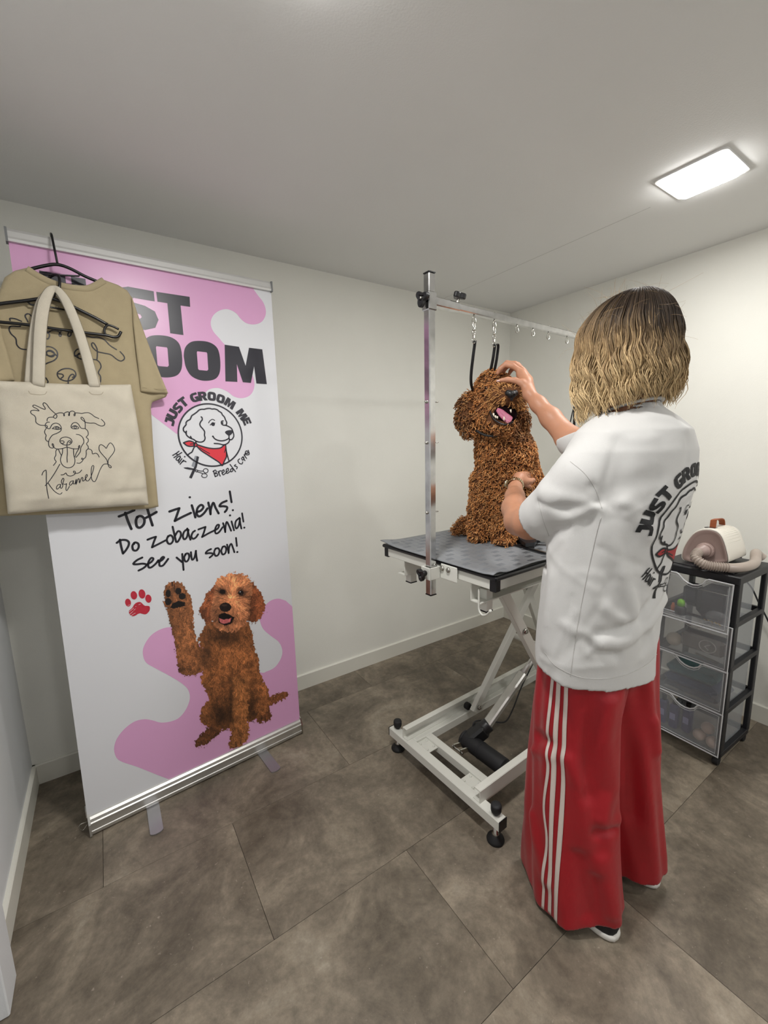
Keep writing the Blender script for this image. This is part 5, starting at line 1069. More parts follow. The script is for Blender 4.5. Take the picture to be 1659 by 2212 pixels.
tmap = lambda e: (lambda u, v: tuple(BA + BE * u + BN * (tz((u, v)) + .0158 + e) + np.array((0, 0, v))))
dr = Ink()
for L in [[(0.0489,1.46),(0.0397,1.4609),(0.0325,1.4657),(0.0302,1.4714),(0.0313,1.4811),(0.0292,1.4888),(0.0237,1.4934),(0.0213,1.4991),(0.0242,1.504),(0.0327,1.5052),(0.0417,1.5035),(0.0378,1.5092),(0.03,1.5147),(0.029,1.5185),(0.033,1.5205),(0.0402,1.5169),(0.0488,1.5115),(0.0563,1.5088),(0.0575,1.5127),(0.0539,1.5213),(0.0544,1.5261),(0.0578,1.5282),(0.0627,1.5235),(0.0677,1.513),(0.0745,1.5035),(0.0815,1.4948),(0.0837,1.489),(0.0809,1.483),(0.0776,1.482),(0.0748,1.4858),(0.077,1.4908),(0.0832,1.4959),(0.0916,1.499),(0.0996,1.4982),(0.1026,1.4934),(0.1019,1.4894),(0.1009,1.4923),(0.1037,1.4983),(0.1116,1.5025),(0.1162,1.4997),(0.1153,1.4916),(0.1135,1.491),(0.1141,1.4956),(0.1182,1.5027),(0.1251,1.5053),(0.1305,1.501),(0.1299,1.492),(0.1276,1.4909),(0.1276,1.4949),(0.132,1.4995),(0.1395,1.4997),(0.1479,1.4985),(0.1566,1.5007),(0.1653,1.5013),(0.1735,1.497),(0.1813,1.489),(0.1922,1.4834)],[(0.199,1.481),(0.2045,1.4738),(0.207,1.4665),(0.2031,1.4608),(0.1958,1.4595),(0.1873,1.4632),(0.1791,1.4683),(0.1668,1.4682),(0.1567,1.4701),(0.1504,1.4751),(0.1451,1.4811),(0.1447,1.4856),(0.1482,1.4863),(0.1525,1.4792),(0.1537,1.467),(0.152,1.4516)],[(0.0576,1.4738),(0.0592,1.4806),(0.0644,1.4846),(0.0748,1.4858)],[(0.063,1.4699),(0.0579,1.4699),(0.0525,1.4639),(0.0516,1.4561),(0.0544,1.4532),(0.0564,1.4571),(0.0536,1.4604),(0.0489,1.46)],[(0.0545,1.4542),(0.0572,1.4502),(0.062,1.4512),(0.0681,1.4621),(0.0766,1.4671),(0.0844,1.4652),(0.0893,1.4583),(0.0898,1.4484),(0.0857,1.4414),(0.0761,1.4354),(0.0659,1.4305),(0.0584,1.4206),(0.0541,1.4108),(0.0529,1.4009),(0.0551,1.3929),(0.0613,1.3907),(0.0649,1.3946),(0.0643,1.4026),(0.062,1.4037),(0.0621,1.3977),(0.0675,1.3896),(0.0754,1.3874),(0.087,1.3891),(0.0972,1.3923),(0.1052,1.3897),(0.1149,1.387),(0.1268,1.3875),(0.131,1.3942),(0.1305,1.3973),(0.1275,1.3932),(0.1276,1.3871),(0.1203,1.3749),(0.1146,1.3617)],[(0.0675,1.4503),(0.0736,1.4552),(0.0802,1.4567),(0.0855,1.4533),(0.0875,1.4493),(0.0792,1.4479),(0.0714,1.4499),(0.0675,1.4503)],[(0.1519,1.451),(0.1442,1.451),(0.1395,1.4546),(0.1356,1.4648),(0.1294,1.4698),(0.1216,1.4676),(0.1167,1.4605),(0.1159,1.4535),(0.1214,1.4586),(0.1283,1.4596),(0.135,1.4526),(0.1288,1.4495),(0.1205,1.4501),(0.1161,1.4529)],[(0.1519,1.451),(0.1572,1.4444),(0.1584,1.4362),(0.1564,1.4289),(0.1515,1.4238),(0.156,1.4176),(0.155,1.4093),(0.1499,1.4021),(0.1533,1.3937),(0.1522,1.3864),(0.1466,1.3803),(0.1455,1.37),(0.1426,1.3596),(0.1358,1.3536),(0.1311,1.3528),(0.1319,1.3569),(0.1351,1.3547),(0.1326,1.3475),(0.125,1.3412),(0.1174,1.3419)],[(0.1522,1.3864),(0.1591,1.3831),(0.162,1.3778),(0.162,1.3694),(0.1701,1.3713),(0.176,1.3679),(0.1794,1.3583)],[(0.126,1.4326),(0.1335,1.4311),(0.1404,1.4249),(0.1437,1.4156),(0.143,1.4063),(0.1373,1.3972),(0.133,1.389),(0.131,1.3787),(0.1247,1.3686),(0.1169,1.3595)],[(0.0529,1.4512),(0.0482,1.4433),(0.0477,1.4365),(0.05,1.4296),(0.0474,1.4207),(0.0489,1.4138),(0.0533,1.4112)],[(0.0831,1.4123),(0.0897,1.4127),(0.0923,1.4092),(0.0896,1.4046),(0.0848,1.4053)],[(0.0976,1.3929),(0.0987,1.402),(0.1016,1.409),(0.1062,1.413),(0.1093,1.411),(0.108,1.4063),(0.1048,1.408)],[(0.086,1.3881),(0.0836,1.374),(0.0779,1.36),(0.0765,1.3479),(0.0808,1.3354),(0.0899,1.3284),(0.1016,1.3292),(0.1102,1.3381),(0.1135,1.3524),(0.1123,1.3669),(0.1135,1.3864)],[(0.098,1.3919),(0.0964,1.3736),(0.0938,1.3594),(0.0928,1.3451)],[(0.0752,1.3864),(0.0774,1.3772),(0.0803,1.367)],[(0.072,1.3864),(0.0681,1.3805),(0.0667,1.3685),(0.0625,1.3606),(0.0626,1.3545),(0.0651,1.3484),(0.0612,1.3425),(0.057,1.337)]]: dr.stroke(L, .0021, 4)
el = [(0.0797,1.4523),(0.0829,1.4523),(0.126,1.4545),(0.129,1.4546),(0.0973,1.4117),(0.1126,1.4115),(0.0959,1.399)]
for c, rx, ry in ((el[0], el[1][0] - el[0][0], el[1][0] - el[0][0]), (el[2], el[3][0] - el[2][0], (el[3][0] - el[2][0]) * 1.2), (el[4], el[5][0] - el[4][0], el[4][1] - el[6][1])):
    dr.stroke([(c[0] + rx * math.cos(a), c[1] + ry * math.sin(a)) for a in np.linspace(0, 2 * np.pi, 24, endpoint=False)], .0021, 1, True)
for L in [[(0.0724,1.3062),(0.0791,1.3068),(0.0854,1.3116),(0.088,1.3046),(0.0967,1.3012),(0.1074,1.3061),(0.11,1.3143),(0.1061,1.3166),(0.1055,1.3114),(0.1128,1.3089),(0.1208,1.3116),(0.1273,1.3189)]]: dr.stroke(L, .0021, 4)
dr.build('dog_drawing', tmap(.0006), M_LINK, tt)
dr = Ink()
for L in [[(0.0254,1.3086),(0.0296,1.318),(0.0358,1.3232),(0.0371,1.3185),(0.0332,1.2814),(0.0325,1.2551),(0.0334,1.2356)],[(0.0731,1.3399),(0.0569,1.3123),(0.0395,1.2871),(0.0294,1.2757)],[(0.0377,1.2831),(0.0437,1.2684),(0.0517,1.2544),(0.0621,1.2458),(0.0684,1.2502)],[(0.0674,1.2768),(0.0607,1.2752),(0.0565,1.2674),(0.0575,1.2621),(0.0648,1.2687),(0.0682,1.2767),(0.0662,1.2666),(0.0692,1.2643),(0.0734,1.2722)],[(0.0734,1.2722),(0.0708,1.2848),(0.0762,1.2957),(0.078,1.2904),(0.0741,1.2783),(0.0805,1.2758),(0.0832,1.2776),(0.0796,1.2613),(0.0815,1.256),(0.0897,1.2688)],[(0.1009,1.2857),(0.0938,1.2831),(0.0904,1.275),(0.0925,1.2717),(0.0992,1.2785),(0.1018,1.2867),(0.1006,1.2763),(0.1048,1.276)],[(0.1048,1.276),(0.1099,1.2903),(0.107,1.2727),(0.1141,1.29),(0.1175,1.2898),(0.1169,1.2772),(0.1239,1.2935),(0.1273,1.2933),(0.1262,1.2828),(0.1327,1.2866)],[(0.1329,1.2887),(0.1401,1.2988),(0.1389,1.3035),(0.1347,1.297),(0.1351,1.2854),(0.1409,1.2828),(0.1492,1.294)],[(0.1492,1.294),(0.159,1.3189),(0.1612,1.3304),(0.1567,1.3296),(0.1524,1.315),(0.1505,1.2896),(0.1555,1.279),(0.1623,1.2845),(0.1765,1.3158),(0.1873,1.3323),(0.1948,1.3348),(0.2011,1.3338),(0.2087,1.327),(0.2081,1.3216),(0.2029,1.3251),(0.2006,1.3371),(0.1984,1.3511),(0.1877,1.3686),(0.1819,1.3815),(0.1833,1.3941),(0.1892,1.3988),(0.1975,1.3927),(0.2022,1.3863),(0.2068,1.3947),(0.2151,1.4041),(0.2218,1.3976),(0.2253,1.3825),(0.2197,1.3697),(0.208,1.355),(0.2031,1.3466),(0.2014,1.336)]]: dr.stroke(L, .0021, 4)
dr.build('karamel_lettering', tmap(.0006), M_LINK, tt)

# ------------------------------------------------------------------ soft bodies: signed-distance shapes meshed into one continuous skin
class SDF:
    def __init__(s, lo, hi, vox):
        s.lo = np.array(lo, float); s.vox = vox; s.n = np.ceil((np.array(hi) - s.lo) / vox).astype(int) + 1
        s.D = np.full(s.n, 0.06, np.float32)
    def _sub(s, lo, hi):
        a = np.clip(np.floor((lo - s.lo) / s.vox).astype(int), 0, s.n); b = np.clip(np.ceil((hi - s.lo) / s.vox).astype(int) + 1, 0, s.n)
        sl = tuple(slice(i, j) for i, j in zip(a, b)); ax = [(s.lo[i] + np.arange(a[i], b[i]) * s.vox).astype(np.float32) for i in range(3)]
        return sl, ax[0][:, None, None], ax[1][None, :, None], ax[2][None, None, :]
    def put(s, sl, d, k, sub=False):
        o = s.D[sl]
        if o.size == 0: return
        if sub:
            h = np.clip(.5 - .5 * (o + d) / k, 0, 1); s.D[sl] = o * (1 - h) - d * h + k * h * (1 - h)
        else:
            h = np.clip(.5 + .5 * (o - d) / k, 0, 1); s.D[sl] = o * (1 - h) + d * h - k * h * (1 - h)
    def cone(s, a, b, ra, rb, k=.015, sub=False):
        a = np.array(a, float); b = np.array(b, float); m = max(ra, rb) + k + .03
        sl, X, Y, Z = s._sub(np.minimum(a, b) - m, np.maximum(a, b) + m); ab = b - a
        t = np.clip(((X - a[0]) * ab[0] + (Y - a[1]) * ab[1] + (Z - a[2]) * ab[2]) / (ab @ ab + 1e-12), 0, 1)
        d = np.sqrt((X - a[0] - t * ab[0]) ** 2 + (Y - a[1] - t * ab[1]) ** 2 + (Z - a[2] - t * ab[2]) ** 2) - (ra + (rb - ra) * t)
        s.put(sl, d.astype(np.float32), k, sub)
    def chain(s, P, k=.015, sub=False):
        if len(P) == 1: P = [P[0], P[0]]
        for p, q in zip(P[:-1], P[1:]): s.cone(p[:3], q[:3], p[3], q[3], k, sub)
    def ell(s, c, r, k=.015, R=None, sub=False):
        c = np.array(c, float); r = np.array(r, float); m = max(r) + k + .03
        sl, X, Y, Z = s._sub(c - m, c + m); q = [X - c[0], Y - c[1], Z - c[2]]
        if R is not None: q = [q[0] * R[i][0] + q[1] * R[i][1] + q[2] * R[i][2] for i in range(3)]
        k0 = np.sqrt((q[0] / r[0]) ** 2 + (q[1] / r[1]) ** 2 + (q[2] / r[2]) ** 2); k1 = np.sqrt((q[0] / r[0] ** 2) ** 2 + (q[1] / r[1] ** 2) ** 2 + (q[2] / r[2] ** 2) ** 2)
        s.put(sl, (k0 * (k0 - 1) / (k1 + 1e-9)).astype(np.float32), k, sub)
    def rings(s, T, k=.02, wob=None, zr=None):
        """stack of ellipses (z, cx, cy, a, b, turn); wob(angle, z) moves the wall in and out"""
        T = np.array(T, float); zr = zr or (T[0, 0], T[-1, 0]); m = T[:, 3:5].max() + .08
        sl, X, Y, Z = s._sub(np.array([T[:, 1].min() - m, T[:, 2].min() - m, zr[0] - .03]), np.array([T[:, 1].max() + m, T[:, 2].max() + m, zr[1] + .03]))
        g = lambda i: np.interp(Z.ravel(), T[:, 0], T[:, i]).reshape(Z.shape)
        x = X - g(1); y = Y - g(2); a = g(3); b = g(4); rho = np.sqrt((x / a) ** 2 + (y / b) ** 2) + 1e-9
        d = (rho - 1) * np.sqrt(x * x + y * y) / rho
        if wob is not None: d = d - wob(np.arctan2(y / b, x / a), Z + 0 * x)
        d = np.maximum(d, np.maximum(Z - zr[1], zr[0] - Z)); s.put(sl, d.astype(np.float32), k)
    def cut(s, p, n, lo=None, hi=None):
        p = np.array(p, float); n = np.array(n, float); n /= np.linalg.norm(n)
        lo = s.lo if lo is None else np.array(lo); hi = s.lo + s.n * s.vox if hi is None else np.array(hi)
        sl, X, Y, Z = s._sub(lo, hi); s.D[sl] = np.maximum(s.D[sl], ((X - p[0]) * n[0] + (Y - p[1]) * n[1] + (Z - p[2]) * n[2]).astype(np.float32))
    def ridge(s, P, amp, w, rough=0):
        P = [np.array(p[:3], float) for p in P]; m = 3 * w
        lo = np.min(P, 0) - m; hi = np.max(P, 0) + m; sl, X, Y, Z = s._sub(lo, hi); best = None
        if s.D[sl].size == 0: return
        for a, b in zip(P[:-1], P[1:]):
            ab = b - a; t = np.clip(((X - a[0]) * ab[0] + (Y - a[1]) * ab[1] + (Z - a[2]) * ab[2]) / (ab @ ab + 1e-12), 0, 1)
            d = (X - a[0] - t * ab[0]) ** 2 + (Y - a[1] - t * ab[1]) ** 2 + (Z - a[2] - t * ab[2]) ** 2; best = d if best is None else np.minimum(best, d)
        s.D[sl] -= (amp * np.exp(-best / (w * w))).astype(np.float32)
    def mesh(s, relax=2):
        g = openvdb.FloatGrid(0.06); g.copyFromArray(np.clip(s.D, -.06, .06).astype(np.float32))
        v, f = g.convertToQuads(0.0); v = np.asarray(v, float) * s.vox + s.lo; f = np.asarray(f, int)
        A, B, C_ = v[f[:, 0]], v[f[:, 1]], v[f[:, 2]]
        if np.einsum('ij,ij->', A, np.cross(B, C_)) < 0: f = f[:, ::-1]
        E = np.concatenate([f[:, [0, 1]], f[:, [1, 2]], f[:, [2, 3]], f[:, [3, 0]]])
        for _ in range(relax):
            acc = np.zeros_like(v); cnt = np.zeros(len(v)); np.add.at(acc, E[:, 0], v[E[:, 1]]); np.add.at(acc, E[:, 1], v[E[:, 0]]); np.add.at(cnt, E.ravel(), 1)
            v = v * .5 + acc / np.maximum(cnt, 1)[:, None] * .5
        return v, f
def tri_sample(v, f, n, r):
    """n random surface points with normals"""
    t = np.concatenate([f[:, [0, 1, 2]], f[:, [0, 2, 3]]]); A, B, C_ = v[t[:, 0]], v[t[:, 1]], v[t[:, 2]]
    nr = np.cross(B - A, C_ - A); ar = np.linalg.norm(nr, axis=1); i = r.choice(len(t), n, p=ar / ar.sum()); u_ = r.random((n, 2)); u_ = np.where(u_.sum(1, keepdims=True) > 1, 1 - u_, u_)
    return A[i] + (B - A)[i] * u_[:, :1] + (C_ - A)[i] * u_[:, 1:], nr[i] / ar[i][:, None]
def strands(P, rad, cols, sides=4, flat=1.0):
    """many tapering locks at once: P (n, m, 3), rad (n, m), cols (n, m, 3)"""
    n, m = P.shape[:2]; T = np.gradient(P, axis=1); T /= np.linalg.norm(T, axis=2, keepdims=True) + 1e-12
    ref = np.zeros_like(T); ref[..., 2] = 1; vert = np.abs(T[..., 2]) > .9; ref[vert] = (1, 0.2, 0)
    U = np.cross(T, ref); U /= np.linalg.norm(U, axis=2, keepdims=True) + 1e-12; W = np.cross(T, U)
    for j in range(1, m):      # keep the frame from flipping along the lock
        u_ = U[:, j - 1] - T[:, j] * np.sum(U[:, j - 1] * T[:, j], 1, keepdims=True); u_ /= np.linalg.norm(u_, axis=1, keepdims=True) + 1e-12; U[:, j] = u_; W[:, j] = np.cross(T[:, j], u_)
    a = np.linspace(0, 2 * np.pi, sides, endpoint=False)
    V = P[:, :, None] + rad[:, :, None, None] * (np.cos(a)[None, None, :, None] * U[:, :, None] + flat * np.sin(a)[None, None, :, None] * W[:, :, None])
    idx = np.arange(n * m * sides).reshape(n, m, sides); nx = np.roll(idx, -1, 2)
    F = np.stack([idx[:, :-1], nx[:, :-1], nx[:, 1:], idx[:, 1:]], -1).reshape(-1, 4)
    C_ = np.repeat(cols[:, :, None], sides, 2).reshape(-1, 3)
    return V.reshape(-1, 3), F, C_
def local(V, par):
    M = np.array(root_inv(par)); return np.asarray(V) @ M[:3, :3].T + M[:3, 3]
CAMR = np.array(((.83103, -.55575, -.02295), (.10762, .12019, .98690), (.54571, .82262, -.15969)))   # axes for ovals that face the room

# ------------------------------------------------------------------ curly red-brown dog sitting on the mat
dg = wthing('dog', 'curly red-brown dog sitting on the grooming table with its mouth open', 'dog', (-1.15, -.95, .967))
DT = .9690
s = SDF((-1.45, -1.32, .95), (-.82, -.55, 1.72), .0045)
KB = .03
s.chain([(-1.0626,-0.9121,1.0439,0.1138),(-1.0945,-0.9294,1.1901,0.1261),(-1.1385,-0.9481,1.319,0.1067),(-1.191,-0.9501,1.422,0.0853)], KB)
s.chain([(-1.0309,-0.8859,1.0366,0.1204),(-1.0193,-0.8371,1.007,0.1108)], KB)
s.chain([(-1.0126,-0.9834,1.0273,0.072),(-1.0316,-1.0109,0.9935,0.0552)], KB)
s.chain([(-1.1293,-0.845,1.0323,0.0739),(-1.1642,-0.8513,0.9856,0.0529)], KB)
s.chain([(-1.2018,-0.9079,1.2159,0.0615),(-1.2186,-0.8951,1.0995,0.0447),(-1.2277,-0.8921,1.0209,0.0391),(-1.2382,-0.9001,0.9878,0.037)], .02)
s.chain([(-1.2281,-0.901,0.9865,0.0351),(-1.2605,-0.911,0.9869,0.0269)], .012)
s.chain([(-1.1552,-0.9793,1.2265,0.064),(-1.1807,-0.9899,1.116,0.0451),(-1.1932,-0.9961,1.0228,0.0395),(-1.1988,-0.9996,0.9858,0.0376)], .02)
s.chain([(-1.1996,-1.0005,0.9783,0.0357),(-1.2259,-1.0209,0.9708,0.0277)], .012)
s.chain([(-1.0326,-1.0124,0.9738,0.0434),(-1.026,-1.0499,0.9475,0.0292)], .02)
s.chain([(-1.1737,-0.8042,1.0256,0.0269),(-1.2073,-0.7894,1.013,0.0268),(-1.2461,-0.7713,0.9985,0.0165)], .015)
# head: skull, cheeks, muzzle, jaw, hanging ears
s.chain([(-1.203,-0.9359,1.556,0.0771),(-1.2093,-0.9377,1.5128,0.0735)], .02)
s.chain([(-1.1927,-0.9258,1.5933,0.059)], .02)
s.chain([(-1.2508,-0.9424,1.4972,0.0453)], .015)
s.chain([(-1.2245,-0.9923,1.5425,0.055),(-1.2296,-1.0535,1.5479,0.0446)], .014)
s.chain([(-1.2004,-1.0512,1.5409,0.0278),(-1.1876,-1.0501,1.5212,0.0245)], .012)
s.chain([(-1.2519,-0.9725,1.4634,0.0501),(-1.2556,-1.0287,1.443,0.0331),(-1.2606,-1.0506,1.4385,0.0223)], .018)
s.chain([(-1.2694,-0.8699,1.5565,0.0204),(-1.3049,-0.8856,1.5109,0.0311),(-1.31,-0.8913,1.464,0.0347),(-1.3001,-0.9023,1.4222,0.0256)], .004)
s.chain([(-1.1376,-1.0109,1.4999,0.02),(-1.1349,-1.0214,1.4548,0.0254),(-1.1387,-1.0234,1.4191,0.0182)], .004)
mo = [(-1.2903,-1.0723,1.4833),(-1.2595,-1.0506,1.4805),(-1.2689,-1.0393,1.4744),(-1.2586,-1.0733,1.5446),(-1.2716,-0.9646,1.5811),(-1.1953,-1.0458,1.5805)]
s.ell(mo[0], (.044, .035, .055), .012, CAMR, True)
s.cut((0, 0, DT + .002), (0, 0, -1))
dv, df = s.mesh(2)
M_FURB = mat('dog_skin', '#5f3a1d', .9)
link('body', mesh_np('body', local(dv, dg), df), M_FURB, dg)
# fur: curls over the whole coat
nD = 14500
r_ = np.random.default_rng(11)
P0, N0 = tri_sample(dv, df, nD, r_)
mc = np.array(mo[0]); q = (P0 - mc) @ CAMR.T
keep = ~((np.abs(q[:, 0] / .047) ** 2 + np.abs(q[:, 1] / .037) ** 2 < 1) & (q[:, 2] < .07))
nc = np.array(mo[3]); keep &= np.linalg.norm(P0 - nc, axis=1) > .0225
keep &= P0[:, 2] > DT + .006
P0, N0 = P0[keep], N0[keep]; n = len(P0)
head_z = P0[:, 2] > 1.40
muz = np.linalg.norm(P0 - nc, axis=1) < .10
facec = np.array(mo[3]) + CAMR[2] * .02
down = np.zeros((n, 3)); down[:, 2] = -1
flow = down * .8 + r_.normal(0, .5, (n, 3))
away = P0 - nc; away /= np.linalg.norm(away, axis=1, keepdims=True); flow[muz] = away[muz] + r_.normal(0, .35, (muz.sum(), 3)) + down[muz] * .2
flow -= N0 * np.sum(flow * N0, 1, keepdims=True); flow /= np.linalg.norm(flow, axis=1, keepdims=True) + 1e-9
side = np.cross(N0, flow)
m = 9; tt_ = np.linspace(0, 1, m)[None, :, None]
L = np.where(muz, r_.uniform(.010, .018, n), r_.uniform(.014, .024, n))[:, None, None]
R_ = np.where(muz, .0018, .0048)[:, None, None] * r_.uniform(.6, 1.3, (n, 1, 1)); ph = r_.uniform(0, 6.28, (n, 1, 1)); tw = np.where(muz, 4.0, r_.uniform(7, 10.5, n))[:, None, None]
path = P0[:, None] - N0[:, None] * .002 + N0[:, None] * (L * .58 * np.sin(tt_ * 1.8)) + flow[:, None] * (L * tt_ ** 1.4 * .8)
path = path + R_ * np.clip(tt_ * 3, 0, 1) * (np.cos(tw * tt_ + ph) * side[:, None] + np.sin(tw * tt_ + ph) * (flow[:, None] * .6 + N0[:, None] * .6))
path[..., 2] = np.maximum(path[..., 2], DT)
rad = np.where(muz, .0016, .0027)[:, None] * (1 - .6 * np.linspace(0, 1, m)[None] ** 2) * r_.uniform(.75, 1.3, (n, 1))
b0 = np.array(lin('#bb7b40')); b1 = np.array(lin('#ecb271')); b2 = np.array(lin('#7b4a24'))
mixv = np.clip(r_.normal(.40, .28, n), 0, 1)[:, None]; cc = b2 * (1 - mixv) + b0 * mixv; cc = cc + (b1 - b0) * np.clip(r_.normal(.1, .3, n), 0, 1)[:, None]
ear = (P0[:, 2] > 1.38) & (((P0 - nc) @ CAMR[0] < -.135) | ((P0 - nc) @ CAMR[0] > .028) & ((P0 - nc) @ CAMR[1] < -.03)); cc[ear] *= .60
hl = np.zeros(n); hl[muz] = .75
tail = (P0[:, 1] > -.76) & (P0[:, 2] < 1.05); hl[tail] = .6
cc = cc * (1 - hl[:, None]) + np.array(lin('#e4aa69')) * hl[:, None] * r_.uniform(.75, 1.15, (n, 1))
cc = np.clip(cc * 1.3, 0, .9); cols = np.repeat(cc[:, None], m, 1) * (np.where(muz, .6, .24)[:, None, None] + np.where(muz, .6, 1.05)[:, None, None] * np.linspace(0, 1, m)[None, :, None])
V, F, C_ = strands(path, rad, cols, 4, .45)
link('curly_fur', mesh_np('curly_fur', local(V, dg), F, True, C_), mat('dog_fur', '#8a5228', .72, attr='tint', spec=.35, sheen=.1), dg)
# nose, mouth, tongue, teeth, collar, eyes
def omesh(name, prims, vox, m_, par, k=.004):
    P = np.array([p[0] for p in prims]); R = max(max(p[1]) for p in prims) + .012
    o = SDF(P.min(0) - R, P.max(0) + R, vox)
    for p in prims: o.ell(p[0], p[1], k, CAMR if len(p) < 3 else p[2], len(p) > 3)
    v, f = o.mesh(1); return link(name, mesh_np(name, local(v, par), f), m_, par)
ns = [(-1.2788,-1.088,1.5438),(-1.2863,-1.0796,1.5491),(-1.2671,-1.0925,1.5486),(-1.2783,-1.088,1.5309),(-1.3012,-1.0944,1.5405),(-1.2835,-1.1062,1.54)]
omesh('nose', [(ns[0], (.0175, .0140, .015)), (ns[1], (.0125, .0115, .012)), (ns[2], (.0125, .0115, .012)), (ns[3], (.006, .010, .008)), (ns[4], (.0042, .0036, .009), CAMR, 1), (ns[5], (.0042, .0036, .009), CAMR, 1)], .0012, mat('dog_nose', '#0a0a0c', .32, bump=.6, bscale=900, coat=.15, spec=.35), dg, .003)
omesh('mouth_lining', [(np.array(mo[1]) + CAMR[2] * .016, (.044, .035, .020))], .002, mat('mouth_dark', '#14090b', .9, spec=.05), dg)
tg = [(-1.2813,-1.0388,1.4859),(-1.2764,-1.0565,1.4731),(-1.2713,-1.0739,1.4622),(-1.2694,-1.0826,1.4682),(-1.2699,-1.0679,1.4807),(-1.2651,-1.0835,1.4584)]
tp_ = catmull([(-1.2918,-1.0345,1.496),(-1.2829,-1.0468,1.482),(-1.2753,-1.0622,1.4661),(-1.2733,-1.0778,1.4553),(-1.2712,-1.0866,1.4548)], 6); V = []; nT = len(tp_); q7 = np.linspace(-1, 1, 9)
for i, p in enumerate(tp_):
    f_ = i / (nT - 1); sd = CAMR[0] * -.50 + CAMR[1] * -.86; wd = .0168 * (.62 + .75 * f_ - .42 * f_ * f_) * math.sqrt(min(1, .35 + f_ * 3)) * math.sqrt(max(0.0, 1 - max(0, (f_ - .62) / .385) ** 2)); nrm = -CAMR[2] * .8 + CAMR[1] * .45
    for a in q7: V.append(tuple(p + sd * wd * a + nrm * (-.0035 * math.exp(-(a / .22) ** 2) + .0035 * (1 - a * a))))
for i, p in enumerate(tp_):
    for a in q7: V.append(tuple(np.array(V[i * 9 + int(round((a + 1) * 4))]) + CAMR[2] * .007))
n9 = nT * 9; F = [(i * 9 + k, i * 9 + k + 1, i * 9 + 10 + k, i * 9 + 9 + k) for i in range(nT - 1) for k in range(8)]
F += [tuple(x + n9 for x in reversed(f)) for f in F]
rim = [i * 9 for i in range(nT)] + [(nT - 1) * 9 + k for k in range(1, 9)] + [i * 9 + 8 for i in range(nT - 2, -1, -1)] + [k for k in range(7, 0, -1)]
F += [(rim[k], rim[(k + 1) % len(rim)], rim[(k + 1) % len(rim)] + n9, rim[k] + n9) for k in range(len(rim))]
MB().add(V, F, True).build('tongue', mat('tongue_pink', '#bd6d88', .4, bump=.5, bscale=500, sub=.2), dg)
for a, b in zip([(-1.3017,-1.0261,1.4814),(-1.2999,-1.0336,1.4726),(-1.2978,-1.0406,1.4688),(-1.2932,-1.0693,1.4539),(-1.2644,-1.0735,1.492)], [(-1.3038,-1.0304,1.4694),(-1.3018,-1.0377,1.4623),(-1.2995,-1.0445,1.4603),(-1.2926,-1.0684,1.4688),(-1.2656,-1.077,1.4802)]):
    t_ = MB(); t_.tube([a, [(i + j) / 2 for i, j in zip(a, b)], b], [.0036, .003, .0006], 8); t_.build('tooth', mat('tooth_ivory', '#e8dfcc', .3), dg)
lp = [(-1.2982,-1.0048,1.4914),(-1.3034,-1.028,1.4629),(-1.2987,-1.055,1.4448),(-1.2876,-1.0756,1.4388),(-1.2646,-1.0855,1.4484)]
MB().tube(catmull(lp, 5), .0035, 8).build('lip', mat('lip_black', '#141012', .35), dg)
for e in (mo[4],): MB().sphere(e, .009, 14, 8).build('eye', mat('dog_eye', '#120b08', .08, coat=.6), dg)
cl_ = [(-1.3046,-0.9415,1.4225),(-1.2945,-0.9801,1.4037),(-1.2733,-1.0117,1.3991),(-1.2346,-1.0273,1.4053),(-1.1835,-1.0286,1.419)]
c_ = MB(); c_.tube(catmull(cl_, 5), .0045, 8); c_.build('collar', mat('collar_black', '#0f0d0c', .6), dg)

# ------------------------------------------------------------------ woman grooming the dog, seen from behind her left shoulder
wm = wthing('person', 'woman in a white T-shirt and red wide trousers grooming the dog', 'person', (-1.36, -1.52, 0))
TORSO = [(0.66,-1.388,-1.512,0.228,0.131,0),(0.8,-1.388,-1.514,0.226,0.13,0),(0.95,-1.386,-1.517,0.218,0.133,0),(1.08,-1.382,-1.523,0.208,0.14,0),(1.18,-1.378,-1.533,0.202,0.148,0),(1.28,-1.373,-1.545,0.2,0.15,0),(1.35,-1.37,-1.554,0.19,0.14,0),(1.4,-1.367,-1.558,0.16,0.123,0),(1.43,-1.366,-1.556,0.115,0.096,0),(1.455,-1.365,-1.548,0.075,0.072,0),(1.48,-1.365,-1.545,0.064,0.064,0)]
LEGL = [(0,-1.468,-1.52,0.118,0.146,0),(0.1,-1.468,-1.512,0.116,0.142,0),(0.25,-1.468,-1.503,0.112,0.134,0),(0.45,-1.466,-1.497,0.11,0.122,0),(0.62,-1.462,-1.5,0.112,0.118,0),(0.8,-1.445,-1.508,0.118,0.118,0),(0.95,-1.43,-1.512,0.12,0.11,0)]
LEGR = [(0,-1.24,-1.545,0.112,0.132,0),(0.1,-1.242,-1.535,0.112,0.136,0),(0.25,-1.25,-1.52,0.11,0.138,0),(0.45,-1.258,-1.512,0.11,0.13,0),(0.62,-1.275,-1.508,0.112,0.12,0),(0.8,-1.305,-1.51,0.118,0.116,0),(0.95,-1.33,-1.512,0.12,0.11,0)]
M_SKIN = mat('skin', '#b98467', .5, bump=.15, bscale=500, var=.05, vscale=30, sub=.12)
s = SDF((-1.62, -1.72, .02), (-1.02, -.93, 1.76), .0036)
